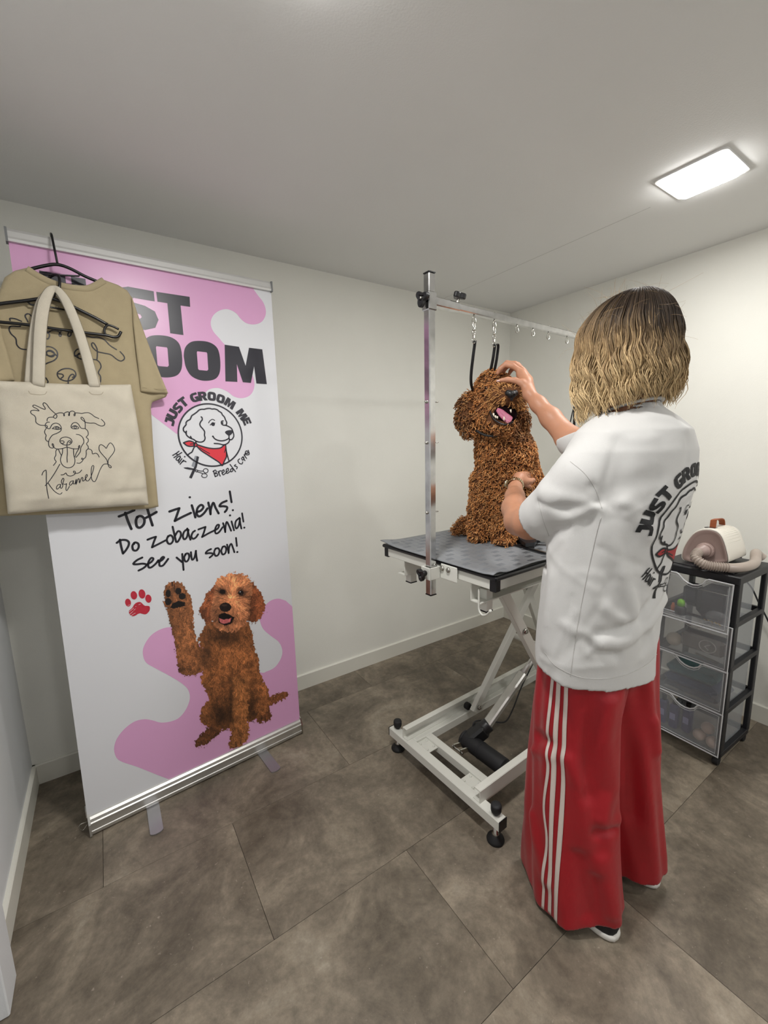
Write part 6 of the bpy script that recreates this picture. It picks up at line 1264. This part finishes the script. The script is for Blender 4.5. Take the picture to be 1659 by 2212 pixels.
# head and face (she looks down towards the dog)
Hc = np.array((-1.375, -1.540, 1.605))
s.ell(Hc, (.073, .090, .095), .02); s.ell(Hc + (-.0, .030, -.055), (.056, .062, .062), .03)
s.ell(Hc + (0, .072, -.085), (.026, .024, .022), .02)
s.cone(Hc + (0, .088, -.002), Hc + (0, .108, -.036), .007, .011, .012)
for sx in (-1, 1):
    s.ell(Hc + (sx * .010, .098, -.038), (.008, .009, .007), .006); s.ell(Hc + (sx * .032, .072, -.028), (.020, .018, .018), .02)
    s.ell(Hc + (sx * .030, .080, .014), (.020, .010, .007), .012); s.ell(Hc + (sx * .030, .092, .000), (.015, .012, .010), .006, None, True)
    s.ell(Hc + (sx * .074, -.006, -.012), (.008, .019, .030), .006)
s.ell(Hc + (0, .094, -.061), (.020, .009, .0055), .005); s.ell(Hc + (0, .091, -.071), (.017, .010, .006), .005)
s.chain([(*(Hc + (0, -.005, -.06)), .052), (-1.368, -1.547, 1.46, .050), (-1.366, -1.548, 1.38, .075)], .02)
s.chain([(-1.368, -1.545, 1.34, .10), (-1.378, -1.530, 1.16, .105), (-1.386, -1.518, .98, .10)], .04)
s.chain([(-1.50, -1.53, 1.305, .036), (-1.37, -1.548, 1.345, .06), (-1.225, -1.535, 1.335, .045)], .03)
s.chain([(-1.44, -1.515, .92, .085), (-1.462, -1.505, .55, .062), (-1.47, -1.50, .45, .055), (-1.475, -1.52, .10, .040), (-1.475, -1.53, .06, .04)], .03)
s.chain([(-1.32, -1.515, .92, .085), (-1.262, -1.512, .55, .062), (-1.258, -1.512, .45, .055), (-1.245, -1.535, .10, .040), (-1.245, -1.54, .06, .04)], .03)
# right arm up to the dog's head
s.chain([(-1.2755,-1.4152,1.3565,0.0446),(-1.252,-1.3046,1.3805,0.0391),(-1.2316,-1.2188,1.4538,0.0324),(-1.2269,-1.1634,1.5049,0.0252),(-1.2285,-1.1244,1.5437,0.0207)], .02)
s.chain([(-1.2285,-1.1244,1.5437,0.0215),(-1.2126,-1.0966,1.5848,0.0218),(-1.2028,-1.0692,1.6217,0.0205)], .012)
s.chain([(-1.2152,-1.1199,1.5496,0.0183),(-1.1858,-1.0814,1.5981,0.0188),(-1.177,-1.057,1.6286,0.0156)], .010)
FK = .005
s.chain([(-1.2033,-1.0672,1.6302,0.0116),(-1.2241,-1.0456,1.6516,0.0102),(-1.2394,-1.0218,1.6591,0.0093),(-1.2511,-1.0082,1.6455,0.0083),(-1.2551,-1.001,1.6313,0.0069)], FK)
s.chain([(-1.1812,-1.0556,1.6401,0.0114),(-1.1981,-1.0325,1.664,0.0104),(-1.214,-1.0086,1.6699,0.0094),(-1.2234,-0.9928,1.6566,0.0084),(-1.2279,-0.9882,1.6401,0.007)], FK)
s.chain([(-1.1654,-1.0496,1.6371,0.0108),(-1.1729,-1.0249,1.6639,0.0102),(-1.1863,-1.0031,1.668,0.0092),(-1.1974,-0.9883,1.6559,0.0082),(-1.1999,-0.9819,1.643,0.0069)], FK)
s.chain([(-1.1545,-1.0477,1.6281,0.0095),(-1.1553,-1.024,1.6536,0.0088),(-1.1643,-1.0051,1.6575,0.008),(-1.1731,-0.9928,1.6467,0.0071),(-1.1764,-0.9893,1.635,0.0063)], FK)
s.chain([(-1.2273,-1.119,1.5572,0.0149),(-1.2365,-1.0993,1.5831,0.013),(-1.2517,-1.0785,1.5945,0.0107),(-1.2653,-1.0562,1.5999,0.0094),(-1.28,-1.0346,1.5986,0.0075)], .006)
# left arm: elbow low, forearm rising to the dog's elbow
s.chain([(-1.5037,-1.5393,1.3152,0.0392),(-1.5328,-1.4608,1.2131,0.0465),(-1.5031,-1.3487,1.1409,0.042),(-1.4722,-1.2911,1.1361,0.0393)], .03)
s.chain([(-1.4722,-1.2911,1.1361,0.0393),(-1.4171,-1.2313,1.1625,0.0377),(-1.3427,-1.166,1.1896,0.0322)], .035)
s.chain([(-1.3427,-1.166,1.1896,0.0322),(-1.2775,-1.1142,1.2099,0.0237),(-1.2403,-1.0878,1.2225,0.02)], .012)
s.chain([(-1.2403,-1.0878,1.2225,0.0208),(-1.2035,-1.0726,1.2384,0.0221),(-1.178,-1.0653,1.2382,0.0197)], .012)
s.chain([(-1.2106,-1.0785,1.2339,0.0176),(-1.1943,-1.0872,1.2263,0.0159),(-1.1712,-1.0905,1.2249,0.0115),(-1.1432,-1.0902,1.2283,0.0093)], .008)
s.chain([(-1.1798,-1.062,1.2488,0.0134),(-1.136,-1.0537,1.2531,0.0113),(-1.1044,-1.0515,1.2475,0.01),(-1.0805,-1.0515,1.235,0.0086)], FK)
s.chain([(-1.1738,-1.062,1.2377,0.0129),(-1.1304,-1.0543,1.2382,0.011),(-1.0975,-1.0536,1.2287,0.0096),(-1.0768,-1.054,1.2162,0.0082)], FK)
s.chain([(-1.175,-1.0633,1.2271,0.0122),(-1.1365,-1.0597,1.2207,0.0106),(-1.1053,-1.058,1.211,0.0092),(-1.0888,-1.0592,1.1988,0.0078)], FK)
s.chain([(-1.183,-1.0657,1.2188,0.0107),(-1.1523,-1.0636,1.2093,0.0094),(-1.1246,-1.0623,1.198,0.0082),(-1.108,-1.0611,1.1855,0.007)], FK)
bv, bf = s.mesh(1)
link('body', mesh_np('body', local(bv, wm), bf), M_SKIN, wm)
# finger nails, eyes, brows, lips
nl = [(-1.2938,-1.0381,1.5957,0.0061)][0]
MB().sphere(nl[:3], .0062, 12, 8, (1.2, 1, .7)).build('thumb_nail', mat('nail_pale', '#d8b3ab', .2, coat=.4), wm)
for sx in (-1, 1):
    e = MB().sphere(Hc + (sx * .030, .0835, .000), .0115, 14, 10).build('eye', mat('eye_white', '#e8e4df', .2), wm)
    MB().sphere(Hc + (sx * .030, .0925, -.001), .0050, 10, 8).build('iris', mat('iris_brown', '#3b2718', .2), wpart(e))
    b = MB(); b.tube(catmull([Hc + (sx * .014, .093, .017), Hc + (sx * .030, .092, .022), Hc + (sx * .048, .080, .018)], 4), .0022, 6, flat=.6); b.build('eyebrow', mat('brow', '#4a3626', .8), wm)
# ---- shirt
def wob_s(a, z):
    low = np.clip((1.1 - z) / .35, 0, 1)
    return .0045 * low * np.sin(5 * a + 4 * z) + .003 * low * np.sin(9 * a - 7 * z + 1) + .0025 * np.sin(3 * a + 9 * z)
s = SDF((-1.70, -1.74, .62), (-1.02, -1.10, 1.52), .0050)
s.rings(TORSO, .03, wob_s)
near = [(-1.5111,-1.5514,1.3216,0.0568),(-1.5289,-1.528,1.2874,0.0669),(-1.5365,-1.4851,1.2318,0.073),(-1.5256,-1.4292,1.1811,0.0682),(-1.5065,-1.3485,1.1303,0.0651)]
far = [(-1.3047,-1.4566,1.3568,0.0643),(-1.2704,-1.3672,1.3709,0.0604),(-1.2355,-1.2504,1.4029,0.0561)]
s.chain(near[:3], .03); s.chain(near[2:], .008); s.chain(far, .025)

# creases and swags of the loose cloth
for P, a, w_ in (
    ([(-1.5621,-1.5937,1.2113),(-1.5457,-1.6112,1.1396),(-1.5126,-1.6293,1.0467),(-1.4627,-1.641,0.9439)], .010, .020), ([(-1.5706,-1.5743,1.1819),(-1.5779,-1.568,1.1021),(-1.5866,-1.5653,0.9858),(-1.5923,-1.563,0.865)], -.004, .022),
    ([(-1.5449,-1.6065,0.8783),(-1.4866,-1.6327,0.8801),(-1.4052,-1.6475,0.9064),(-1.3121,-1.6422,0.9516)], .014, .016), ([(-1.5557,-1.5994,0.903),(-1.5146,-1.6224,0.9123),(-1.4475,-1.6431,0.9346),(-1.3732,-1.6542,0.9942)], -.009, .014),
    ([(-1.5447,-1.6074,0.9748),(-1.5232,-1.6188,0.9518),(-1.4994,-1.6296,0.9398)], .010, .012), ([(-1.5793,-1.5804,0.8951),(-1.5542,-1.6009,0.8629),(-1.5096,-1.624,0.8465)], -.007, .012), ([(-1.6018,-1.541,0.9209),(-1.5805,-1.5783,0.9019),(-1.5459,-1.6065,0.8871)], .006, .014),
    ([(-1.5377,-1.6273,1.2718),(-1.5098,-1.6535,1.2821),(-1.4765,-1.6724,1.2863)], -.006, .022), ([(-1.5312,-1.6316,1.2342),(-1.4903,-1.6563,1.1838),(-1.4661,-1.66,1.1478)], .007, .018), ([(-1.5491,-1.6132,1.2556),(-1.542,-1.6163,1.3139),(-1.5275,-1.6158,1.366)], -.006, .025),
    ([(-1.4438,-1.6275,1.4288),(-1.4014,-1.6545,1.4224),(-1.3795,-1.6817,1.3945)], .006, .014), ([(-1.5264,-1.5869,1.3931),(-1.5152,-1.6244,1.3761),(-1.4772,-1.6561,1.3802)], .004, .016), ([(-1.4484,-1.662,1.1229),(-1.4633,-1.6457,1.0056),(-1.4189,-1.6452,0.8716)], -.005, .022),
    ([(-1.4463,-1.6809,1.258),(-1.4526,-1.6697,1.181),(-1.4476,-1.6547,1.0752)], .004, .025), ([(-1.5861,-1.4852,1.0365),(-1.6018,-1.4956,0.9299),(-1.6085,-1.496,0.8422)], .005, .02)): s.ridge(P, a * 1.15, w_)
for P, a, w_ in (([(-1.5949,-1.4617,1.2467),(-1.6017,-1.5185,1.2441),(-1.589,-1.5649,1.2362)], .008, .014), ([(-1.5938,-1.4551,1.2221),(-1.6004,-1.5254,1.2129)], -.008, .012), ([(-1.5747,-1.464,1.1787),(-1.5885,-1.5372,1.1925),(-1.5827,-1.5957,1.2246)], .010, .014),
    ([(-1.5327,-1.4425,1.3077),(-1.5323,-1.4162,1.2567),(-1.5379,-1.3851,1.2096)], .007, .014), ([(-1.5675,-1.5132,1.3254),(-1.571,-1.5529,1.2968),(-1.5831,-1.5882,1.2617),(-1.5853,-1.6058,1.226)], -.0055, .009), ([(-1.5384,-1.4811,1.1521),(-1.5574,-1.537,1.1749),(-1.5792,-1.5892,1.2071)], -.006, .010)): s.ridge(P, a, w_)
rw = np.random.default_rng(21); TT = np.array(TORSO)
for _ in range(40):
    z = rw.uniform(.80, 1.32); a = rw.uniform(2.2, 5.2); ln = rw.uniform(.12, .26); sl_ = rw.uniform(-1.0, 1.0) + (.4 if z < 1.0 else 0); P = []
    for t in np.linspace(-.5, .5, 6):
        zz = z + ln * t * math.sin(sl_ + .6); aa = a + ln * t * math.cos(sl_ + .6) / .2; c_ = [np.interp(zz, TT[:, 0], TT[:, i]) for i in (1, 2, 3, 4)]
        P.append((c_[0] + c_[2] * math.cos(aa), c_[1] + c_[3] * math.sin(aa), zz))
    s.ridge(P, rw.choice((-1, 1)) * rw.uniform(.0018, .0038), rw.uniform(.008, .013))
# hem and openings
hem_p, hem_n = (-1.388, -1.514, .760), np.array((-.02, .18, -1.0)); hem_n /= np.linalg.norm(hem_n)
s.cut(hem_p, hem_n)
cuffL = (np.array([(-1.5172,-1.3899,1.1619)][0]), np.array(near[4][:3]) - np.array(near[3][:3])); cuffL = (cuffL[0], cuffL[1] / np.linalg.norm(cuffL[1]))
cuffR = (np.array([(-1.2527,-1.3099,1.3819)][0]), np.array(far[2][:3]) - np.array(far[1][:3])); cuffR = (cuffR[0], cuffR[1] / np.linalg.norm(cuffR[1]))
for p, nn in (cuffL, cuffR): s.cut(p, nn, p - .13, p + .13)
neck = (np.array((-1.365, -1.548, 1.452)), np.array((0, .28, 1.0)) / np.linalg.norm((0, .28, 1.0)))
s.cut(neck[0], neck[1])
sv, sf_ = s.mesh(2)
def open_up(v, f, cuts):
    c = v[f].mean(1); n = np.cross(v[f[:, 1]] - v[f[:, 0]], v[f[:, 2]] - v[f[:, 0]]); n /= np.linalg.norm(n, axis=1, keepdims=True) + 1e-12; bad = np.zeros(len(f), bool)
    for p, nn, r in cuts: bad |= (np.abs((c - p) @ nn) < .012) & (n @ nn > .55) & (np.linalg.norm(c - p, axis=1) < r)
    f = f[~bad]; used = np.unique(f); rm = np.full(len(v), -1); rm[used] = np.arange(len(used)); return v[used], rm[f]
sv, sf_ = open_up(sv, sf_, ((np.array(hem_p), hem_n, .4), (*cuffL, .12), (*cuffR, .11), (*neck, .09)))
M_TEE = mat('white_jersey', '#c9c8c6', .88, bump=.25, bscale=900, sheen=.1)
def cloth(name, v, f, m_, th, iters=0):
    o = link(name, mesh_np(name, local(v, wm), f), m_, wm)
    md = o.modifiers.new('thickness', 'SOLIDIFY'); md.thickness = th; md.offset = -1; return wpart(o)
tee = cloth('tshirt', sv, sf_, M_TEE, .0028)
BT = BVHTree.FromPolygons([tuple(p) for p in sv], [tuple(q) for q in sf_])
def hit(o_, d_, e=.0012):
    h = BT.ray_cast(Vector(o_), Vector(d_).normalized())
    return None if h[0] is None else h[0] + h[1] * (e if h[1].dot(Vector(d_)) < 0 else -e)
# neck rib and seams
cr = MB(); P = []
for k in range(40):
    a = 2 * math.pi * k / 40; x, y = .070 * math.cos(a), .068 * math.sin(a); P.append((-1.365 + x, -1.546 + y, 1.452 - .28 * (y - .002) + .004))
cr.tube(P, .0075, 8, closed=True, flat=.55); cr.build('collar_rib', M_TEE, tee)
def seam(pts, r=.0007, d=None, par=None, m_=None):
    Q = []
    for p in catmull(pts, 8):
        dd = (Vector(p) - CAM0) if d is None else Vector(d); o_ = Vector(p) - dd.normalized() * .25; h = hit(o_, dd, .0004)
        if h is not None: Q.append(tuple(h))
    if len(Q) > 2: MB().tube(Q, r, 6).build('seam', m_ or mat('seam_grey', '#b5b3b0', .9), par or tee)
CAM0 = Vector((-2.5257, -2.1252, 1.38))
seam([(-1.5617,-1.5943,1.197),(-1.5666,-1.5868,1.1439),(-1.5767,-1.5747,1.0337),(-1.5874,-1.5666,0.9262),(-1.5969,-1.5622,0.8162),(-1.5973,-1.5602,0.7877)])
seam([(-1.5165,-1.4806,1.3236),(-1.5184,-1.5212,1.2957),(-1.5293,-1.5572,1.2606),(-1.5302,-1.5779,1.2139)])
seam([(-1.607,-1.4899,0.8288),(-1.6119,-1.5271,0.8078),(-1.5851,-1.575,0.7905),(-1.5391,-1.6089,0.7857),(-1.4742,-1.6327,0.7847),(-1.3905,-1.6435,0.79),(-1.3096,-1.6358,0.7928)])
seam([(-1.5041,-1.3747,1.2226),(-1.5264,-1.4013,1.1972),(-1.522,-1.4116,1.1589),(-1.4879,-1.4073,1.11)])
# the emblem printed across the back, wrapped onto the cloth
EC = np.array((-1.332, 1.152)); ER = .121
def back(u, v):
    a, b = (u - LC[0]) / LR * ER, (v - LC[1]) / LR * ER; ca, sa = math.cos(.24), math.sin(.24)      # the cloth hangs a little askew
    x = EC[0] + a * ca - b * sa; z = EC[1] + a * sa + b * ca
    return x, z
def wrap_ink(I, name, m_, e):
    V = [p for p in I.v]; F = []
    for f in I.f:
        if len(f) == 4: F += [(f[0], f[1], f[2]), (f[0], f[2], f[3])]
        else: F.append(tuple(f))
    V = [np.array(p) for p in V]; lim = .012; stack = F; out = []
    while stack:
        f = stack.pop(); p = [V[i] for i in f]; l = [np.linalg.norm(p[i] - p[(i + 1) % 3]) for i in range(3)]; k = int(np.argmax(l))
        if l[k] > lim:
            i, j, q = f[k], f[(k + 1) % 3], f[(k + 2) % 3]; V.append((V[i] + V[j]) / 2); mm = len(V) - 1; stack += [(i, mm, q), (mm, j, q)]
        else: out.append(f)
    W = []; good = []
    for p in V:
        x, z = back(*p); h = hit((x, -1.95, z), (0, 1, 0), e); W.append(tuple(h) if h is not None else (0, 0, 0)); good.append(h is not None)
    out = [f for f in out if all(good[i] for i in f)]; used = sorted({i for f in out for i in f}); rm = {i: k for k, i in enumerate(used)}
    if out: link(name, mesh_np(name, local([W[i] for i in used], wm), np.array([[rm[i] for i in f] for f in out]), False), m_, tee)
wrap_ink(EMB['red'], 'emblem_red', mat('shirt_red_ink', '#9c2227', .7), .0014)
wrap_ink(EMB['grey'], 'emblem_grey', mat('shirt_comb_ink', '#35353a', .7), .0016)
wrap_ink(EMB['ink'], 'emblem_ink', mat('shirt_black_ink', '#131316', .7), .0019)
# ---- trousers
def wob_t(c):
    def f(a, z):
        low = np.clip((.75 - z) / .7, 0, 1); return .010 * low * np.sin(4 * a + c + 2.2 * z) + .0065 * low * np.sin(7 * a - 3 * z + 2 * c) + .0035 * np.sin(11 * a + 9 * z + c)
    return f
s = SDF((-1.66, -1.74, .0), (-1.05, -1.30, .98), .0050)
s.rings(LEGL, .02, wob_t(.6), (.012, .95)); s.rings(LEGR, .012, wob_t(2.0), (.030, .95))
for P, a, w_ in (([(-1.4944,-1.6134,0.7022),(-1.4999,-1.6108,0.5965),(-1.4773,-1.6175,0.4517),(-1.5065,-1.6156,0.3738)], .014, .022), ([(-1.5304,-1.5892,0.7292),(-1.5353,-1.5872,0.5975),(-1.5389,-1.5896,0.4352)], -.008, .020), ([(-1.5634,-1.4467,0.5365),(-1.5744,-1.4917,0.5549)], -.010, .016), ([(-1.5539,-1.4262,0.474),(-1.5751,-1.5013,0.5156)], .008, .012),
    ([(-1.5075,-1.6167,0.3652),(-1.4536,-1.6266,0.3479)], .010, .014), ([(-1.5198,-1.6131,0.3292),(-1.4693,-1.6298,0.3277)], -.008, .014), ([(-1.5658,-1.5439,0.5284),(-1.5479,-1.5766,0.4584),(-1.5379,-1.5962,0.3544),(-1.5236,-1.6216,0.2224)], .010, .020), ([(-1.567,-1.4438,0.2756),(-1.5786,-1.4796,0.2024),(-1.5827,-1.5093,0.1226)], .010, .018),
    ([(-1.5104,-1.6255,0.247),(-1.5028,-1.6391,0.1659),(-1.4919,-1.6504,0.0943)], .012, .018), ([(-1.5546,-1.5853,0.253),(-1.5495,-1.6041,0.1484),(-1.5462,-1.6166,0.0832)], -.010, .018), ([(-1.2756,-1.6314,0.5683),(-1.2644,-1.6392,0.4787)], .010, .018), ([(-1.3453,-1.6069,0.6691),(-1.3343,-1.6076,0.4904),(-1.3233,-1.6194,0.2791)], -.008, .026)): s.ridge(P, a * 1.35, w_)
s.cut((-1.468, -1.52, .012), (0, -.26, -1), (-1.66, -1.74, -.01), (-1.3555, -1.30, .2)); s.cut((-1.24, -1.545, .030), (0, -.18, -1), (-1.3545, -1.74, -.01), (-1.05, -1.30, .2))
tv_, tf_ = s.mesh(2)
tv_, tf_ = open_up(tv_, tf_, ((np.array((-1.468, -1.52, .012)), np.array((0, 0, -1.0)), .25), (np.array((-1.24, -1.545, .030)), np.array((0, 0, -1.0)), .25), (np.array((-1.468, -1.52, .012)), np.array((0, -.252, -.968)), .25), (np.array((-1.24, -1.545, .030)), np.array((0, -.177, -.984)), .25), (np.array((-1.38, -1.512, .95)), np.array((0, 0, 1.0)), .3)))
M_TRO = mat('red_satin', '#9e0a1a', .42, bump=.25, bscale=60, sheen=.08, var=.05, vscale=18)
tro = cloth('trousers', tv_, tf_, M_TRO, .0018)
BT2 = BVHTree.FromPolygons([tuple(p) for p in tv_], [tuple(q) for q in tf_])
def tape(C_, w_, name, m_):
    """band laid along the outer side of the leg: C_ are points on the leg"""
    C_ = catmull(C_, 14); V = []; F = []
    for i, p in enumerate(C_):
        row = []
        for k in (-1, -.33, .33, 1):
            y = p[1] + .5 * w_ * k * .95; x = p[0] - .25
            h = BT2.ray_cast(Vector((x, y, p[2])) - Vector((0, .25 * 0, 0)), Vector((1, 0, 0)))
            if h[0] is None: row = None; break
            row.append(tuple(h[0] + Vector((-1, 0, 0)) * .0018))
        if row: V.append(row)
    n = len(V); P = [q for r in V for q in r]
    F = np.array([(4 * i + k, 4 * i + k + 1, 4 * i + 5 + k, 4 * i + 4 + k) for i in range(n - 1) for k in range(3)])
    o = link(name, mesh_np(name, local(P, wm), F), m_, tro); md = o.modifiers.new('t', 'SOLIDIFY'); md.thickness = .0012; md.offset = 0
M_TAPE = mat('stripe_white', '#d9ccc4', .7, bump=.3, bscale=900)
tape([(-1.5643,-1.4915,0.753),(-1.5701,-1.4924,0.6662),(-1.5744,-1.4917,0.5549),(-1.5746,-1.5,0.474),(-1.5765,-1.4933,0.3516),(-1.5794,-1.5071,0.2584),(-1.582,-1.5046,0.1491),(-1.5852,-1.5051,0.0107)], .0085, 'stripe', M_TAPE)
tape([(-1.5637,-1.5076,0.7603),(-1.5688,-1.5109,0.6757),(-1.5732,-1.512,0.5671),(-1.5732,-1.5144,0.4545),(-1.5762,-1.5175,0.3409),(-1.5787,-1.5209,0.2397),(-1.5814,-1.5245,0.1366),(-1.5846,-1.5262,0.0168)], .0120, 'stripe', M_TAPE)
tape([(-1.5623,-1.5297,0.7636),(-1.5654,-1.5329,0.6863),(-1.5683,-1.5347,0.5793),(-1.5678,-1.5372,0.4682),(-1.5715,-1.5395,0.3561),(-1.5746,-1.5422,0.2563),(-1.5781,-1.5451,0.1547),(-1.5824,-1.5497,0.0282)], .0120, 'stripe', M_TAPE)
# ---- shoes
def shoe(cx, cy, rz):
    t_ = bpy.data.objects.new('shoe', None)
    def outl(sx, sy, dy=0):
        P = []
        for k in range(28):
            a = 2 * math.pi * k / 28; y = math.sin(a); wd = 1.0 if y < 0 else 1.0 - .12 * y; sq_ = lambda q: math.copysign(abs(q) ** .72, q); P.append((.042 * sx * (sq_(math.cos(a)) if y < 0 else math.cos(a)) * wd, .130 * sy * (sq_(y) if y < 0 else y) + dy))
        return P
    def loft(rs):
        n = 28; V = [(p[0], p[1], z) for P, z in rs for p in P]; F = [(i * n + k, i * n + (k + 1) % n, (i + 1) * n + (k + 1) % n, (i + 1) * n + k) for i in range(len(rs) - 1) for k in range(n)] + [tuple(range(n - 1, -1, -1)), tuple(range((len(rs) - 1) * n, len(rs) * n))]
        R = Matrix.Translation((cx, cy, 0)) @ Matrix.Rotation(rz, 4, 'Z'); return MB().add([R @ Vector(v) for v in V], F, True)
    sole = loft([(outl(.97, .97), .0005), (outl(1.02, 1.02), .006), (outl(1.02, 1.02), .017), (outl(.98, .985), .020)])
    o = sole.build('shoe', mat('sole_white', '#d8d5cf', .6), wm); wpart(o)
    loft([(outl(.97, .975), .019), (outl(.99, .99), .026), (outl(.96, .96), .042), (outl(.80, .78, -.012), .066), (outl(.66, .52, -.045), .082)]).build('upper', mat('shoe_black', '#151314', .7), o)
shoe(-1.468, -1.534, -.05); shoe(-1.234, -1.532, .06)
# ---- wristwatch on the left wrist
wp = [(-1.252,-1.0932,1.2168),(-1.2752,-1.1104,1.206),(-1.2273,-1.0771,1.2279)]
ax = (np.array(wp[2]) - np.array(wp[1])); ax /= np.linalg.norm(ax); u_ = np.cross(ax, CAMR[2]); u_ /= np.linalg.norm(u_); v_ = np.cross(ax, u_)
M_GOLD = mat('pale_gold', '#cfc2a0', .22, 1.0)
b = MB(); ctr = np.array(wp[0]); rr = .0300
for k in range(26):
    a0, a1 = 2 * math.pi * (k + .06) / 26, 2 * math.pi * (k + .94) / 26
    p0, p1 = [ctr + rr * (math.cos(a) * u_ + .92 * math.sin(a) * v_) for a in (a0, a1)]; om = (p0 + p1) / 2 - ctr
    b.bar(tuple(p0), tuple(p1), .018, .0032, up=tuple(om / np.linalg.norm(om)), bev=.0008)
wt = wpart(b.build('wristwatch', M_GOLD, wm)); wt['label'] = 'pale gold link wristwatch'
fd = u_ * -.72 + v_ * .35; fd = -fd if fd @ CAMR[0] > 0 else fd; fd /= np.linalg.norm(fd); fc = ctr + fd * (rr + .001)
MB().cyl(tuple(fc), tuple(fc + fd * .0075), .0145, 26, bev=.0015).build('watch_case', M_GOLD, wt)
MB().cyl(tuple(fc + fd * .0074), tuple(fc + fd * .0082), .0118, 24).build('watch_face', mat('dial_dark', '#22252a', .1, coat=.5), wt)
# ---- hair: a wavy bob with dark roots
r_ = np.random.default_rng(5)
Kc = np.array((-1.379, -1.530, 1.614)); RA = np.array((.098, .116, .126))
s = SDF(Kc - .24, Kc + .24, .006)
s.ell(Kc, RA * .97, .02); s.rings([(1.485, Kc[0], Kc[1] - .008, .080, .088, 0), (1.54, Kc[0], Kc[1] - .004, .100, .106, 0), (1.62, Kc[0], Kc[1], .100, .113, 0)], .03)
s.cone(Kc + (0, .13, -.06), Kc + (0, .17, -.16), .050, .085, .02, True)
hv, hf = s.mesh(3)
root, dark, mid, lite = [np.array(lin(c)) for c in ('#2f241b', '#544130', '#9d815c', '#d6bb8e')]
def hair_col(z, az, rnd):
    bk = np.clip(-np.sin(az) * .6 + .35, 0, 1)         # the back of the head keeps more of the dark roots
    t = np.clip((1.735 - .088 * bk - z) / .12 + rnd * .5, 0, 1)[..., None]; t2 = np.clip((1.615 - .03 * bk - z) / .13 + rnd * .9, 0, 1)[..., None]
    c = root * (1 - t) + (mid * .85 + dark * .15) * t; return c * (1 - t2) + lite * t2
nS, m = 4300, 26
az = r_.uniform(-np.pi, np.pi, nS); az = az[np.abs(np.arctan2(np.sin(az - np.pi / 2), np.cos(az - np.pi / 2))) > .55]; nS = len(az)
lay = r_.random(nS); tS = np.linspace(0, 1, m)[None]
fro = .5 + .5 * np.sin(az)
endz = 1.492 - .062 * fro + r_.normal(0, .013, nS); sh2 = lay < .22; endz[sh2] += r_.uniform(.01, .10, sh2.sum())
dirx, diry = np.cos(az), np.sin(az)
th0 = (r_.random(nS) ** 1.3 * 1.0)[:, None]; arc = np.clip(tS / .42, 0, 1); th = th0 + (np.pi / 2 * 1.02 - th0) * arc
gain = (1.0 + .09 * lay)[:, None]
rho = np.sin(th); hx = dirx[:, None] * rho * RA[0] * gain; hy = diry[:, None] * rho * RA[1] * gain; hz = np.cos(th) * RA[2] * (1.0 + .05 * lay)[:, None]
sh_ = np.clip(1 - th / 1.2, 0, 1); hx = hx + .012 * sh_; hy = hy - .02 * sh_
fall = np.clip((tS - .42) / .58, 0, 1); fl = 1 + np.sin(np.clip(fall, 0, 1) * 2.4) * (.05 + .10 * lay[:, None]) - (.10 + .20 * fro[:, None]) * fall ** 1.3
X = Kc[0] + hx * fl; Y = Kc[1] + hy * fl; z_ = Kc[2] + hz; Z = z_ + (endz[:, None] - z_) * np.where(tS > .42, fall, 0)
ph = 2.6 * np.sin(3 * az) + 2.2 * np.sin(7 * az + 1) + 1.2 * np.sin(15 * az) + r_.normal(0, .38, nS) + 2.2 * lay; fr = 88 + 7 * np.sin(5 * az) + r_.normal(0, 2, nS)
amp = (.0062 * np.clip((1.69 - Z) / .16, .06, 1)) * r_.uniform(.6, 1.3, (nS, 1)); wv = np.sin((1.7 - Z) * fr[:, None] + ph[:, None]); wv2 = np.cos((1.7 - Z) * fr[:, None] + ph[:, None])
X = X - diry[:, None] * amp * wv + dirx[:, None] * amp * .9 * wv2; Y = Y + dirx[:, None] * amp * wv + diry[:, None] * amp * .9 * wv2
P = np.stack([X, Y, Z], -1)
rad = np.where(r_.random(nS) < .6, r_.uniform(.0008, .0013, nS), r_.uniform(.0013, .0023, nS))[:, None] * (np.clip(.4 + tS * 4, 0, 1) * (1 - .7 * np.clip((tS - .75) / .25, 0, 1) ** 1.5))
rnd = r_.normal(0, .28, nS); br = r_.uniform(.66, 1.25, (nS, 1, 1))
C_ = hair_col(Z, az[:, None], np.repeat(rnd[:, None], m, 1)) * br
V1, F1, K1 = strands(P, rad, C_, 4, .6)
# flyaways at the crown and along the outline
nf = 130; a2 = r_.uniform(-np.pi, np.pi, nf); e2 = r_.uniform(-.1, 1.35, nf); d0 = np.stack([np.cos(a2) * np.cos(e2), np.sin(a2) * np.cos(e2), np.sin(e2)], 1)
st_ = Kc + d0 * RA * 1.03; d1 = d0 * .5 + r_.normal(0, .6, (nf, 3)); d1[:, 2] += .2; ts = np.linspace(0, 1, 9)[None, :, None]; Lf = r_.uniform(.015, .042, (nf, 1, 1)); bend = r_.normal(0, .6, (nf, 1, 3))
P2 = st_[:, None] + Lf * (ts * d1[:, None] + ts ** 2 * bend); P2[..., 2] -= (Lf * ts ** 2 * .5)[..., 0]
V2, F2, K2 = strands(P2, np.full((nf, 9), .00030) * (1 - .5 * ts[..., 0]), np.repeat((mid * r_.uniform(.8, 1.3, (nf, 1)))[:, None], 9, 1), 3)
K0 = hair_col(hv[:, 2], np.arctan2(hv[:, 1] - Kc[1], hv[:, 0] - Kc[0]), np.zeros(len(hv))) * .5
VV = np.vstack([hv, V1, V2]); n0, n1 = len(hv), len(hv) + len(V1)
link('hair', mesh_np('hair', local(VV, wm), [np.vstack([hf, F1 + n0]), F2 + n1], True, np.vstack([K0, K1, K2])), mat('hair', '#a58a62', .55, attr='tint', spec=.25), wm)
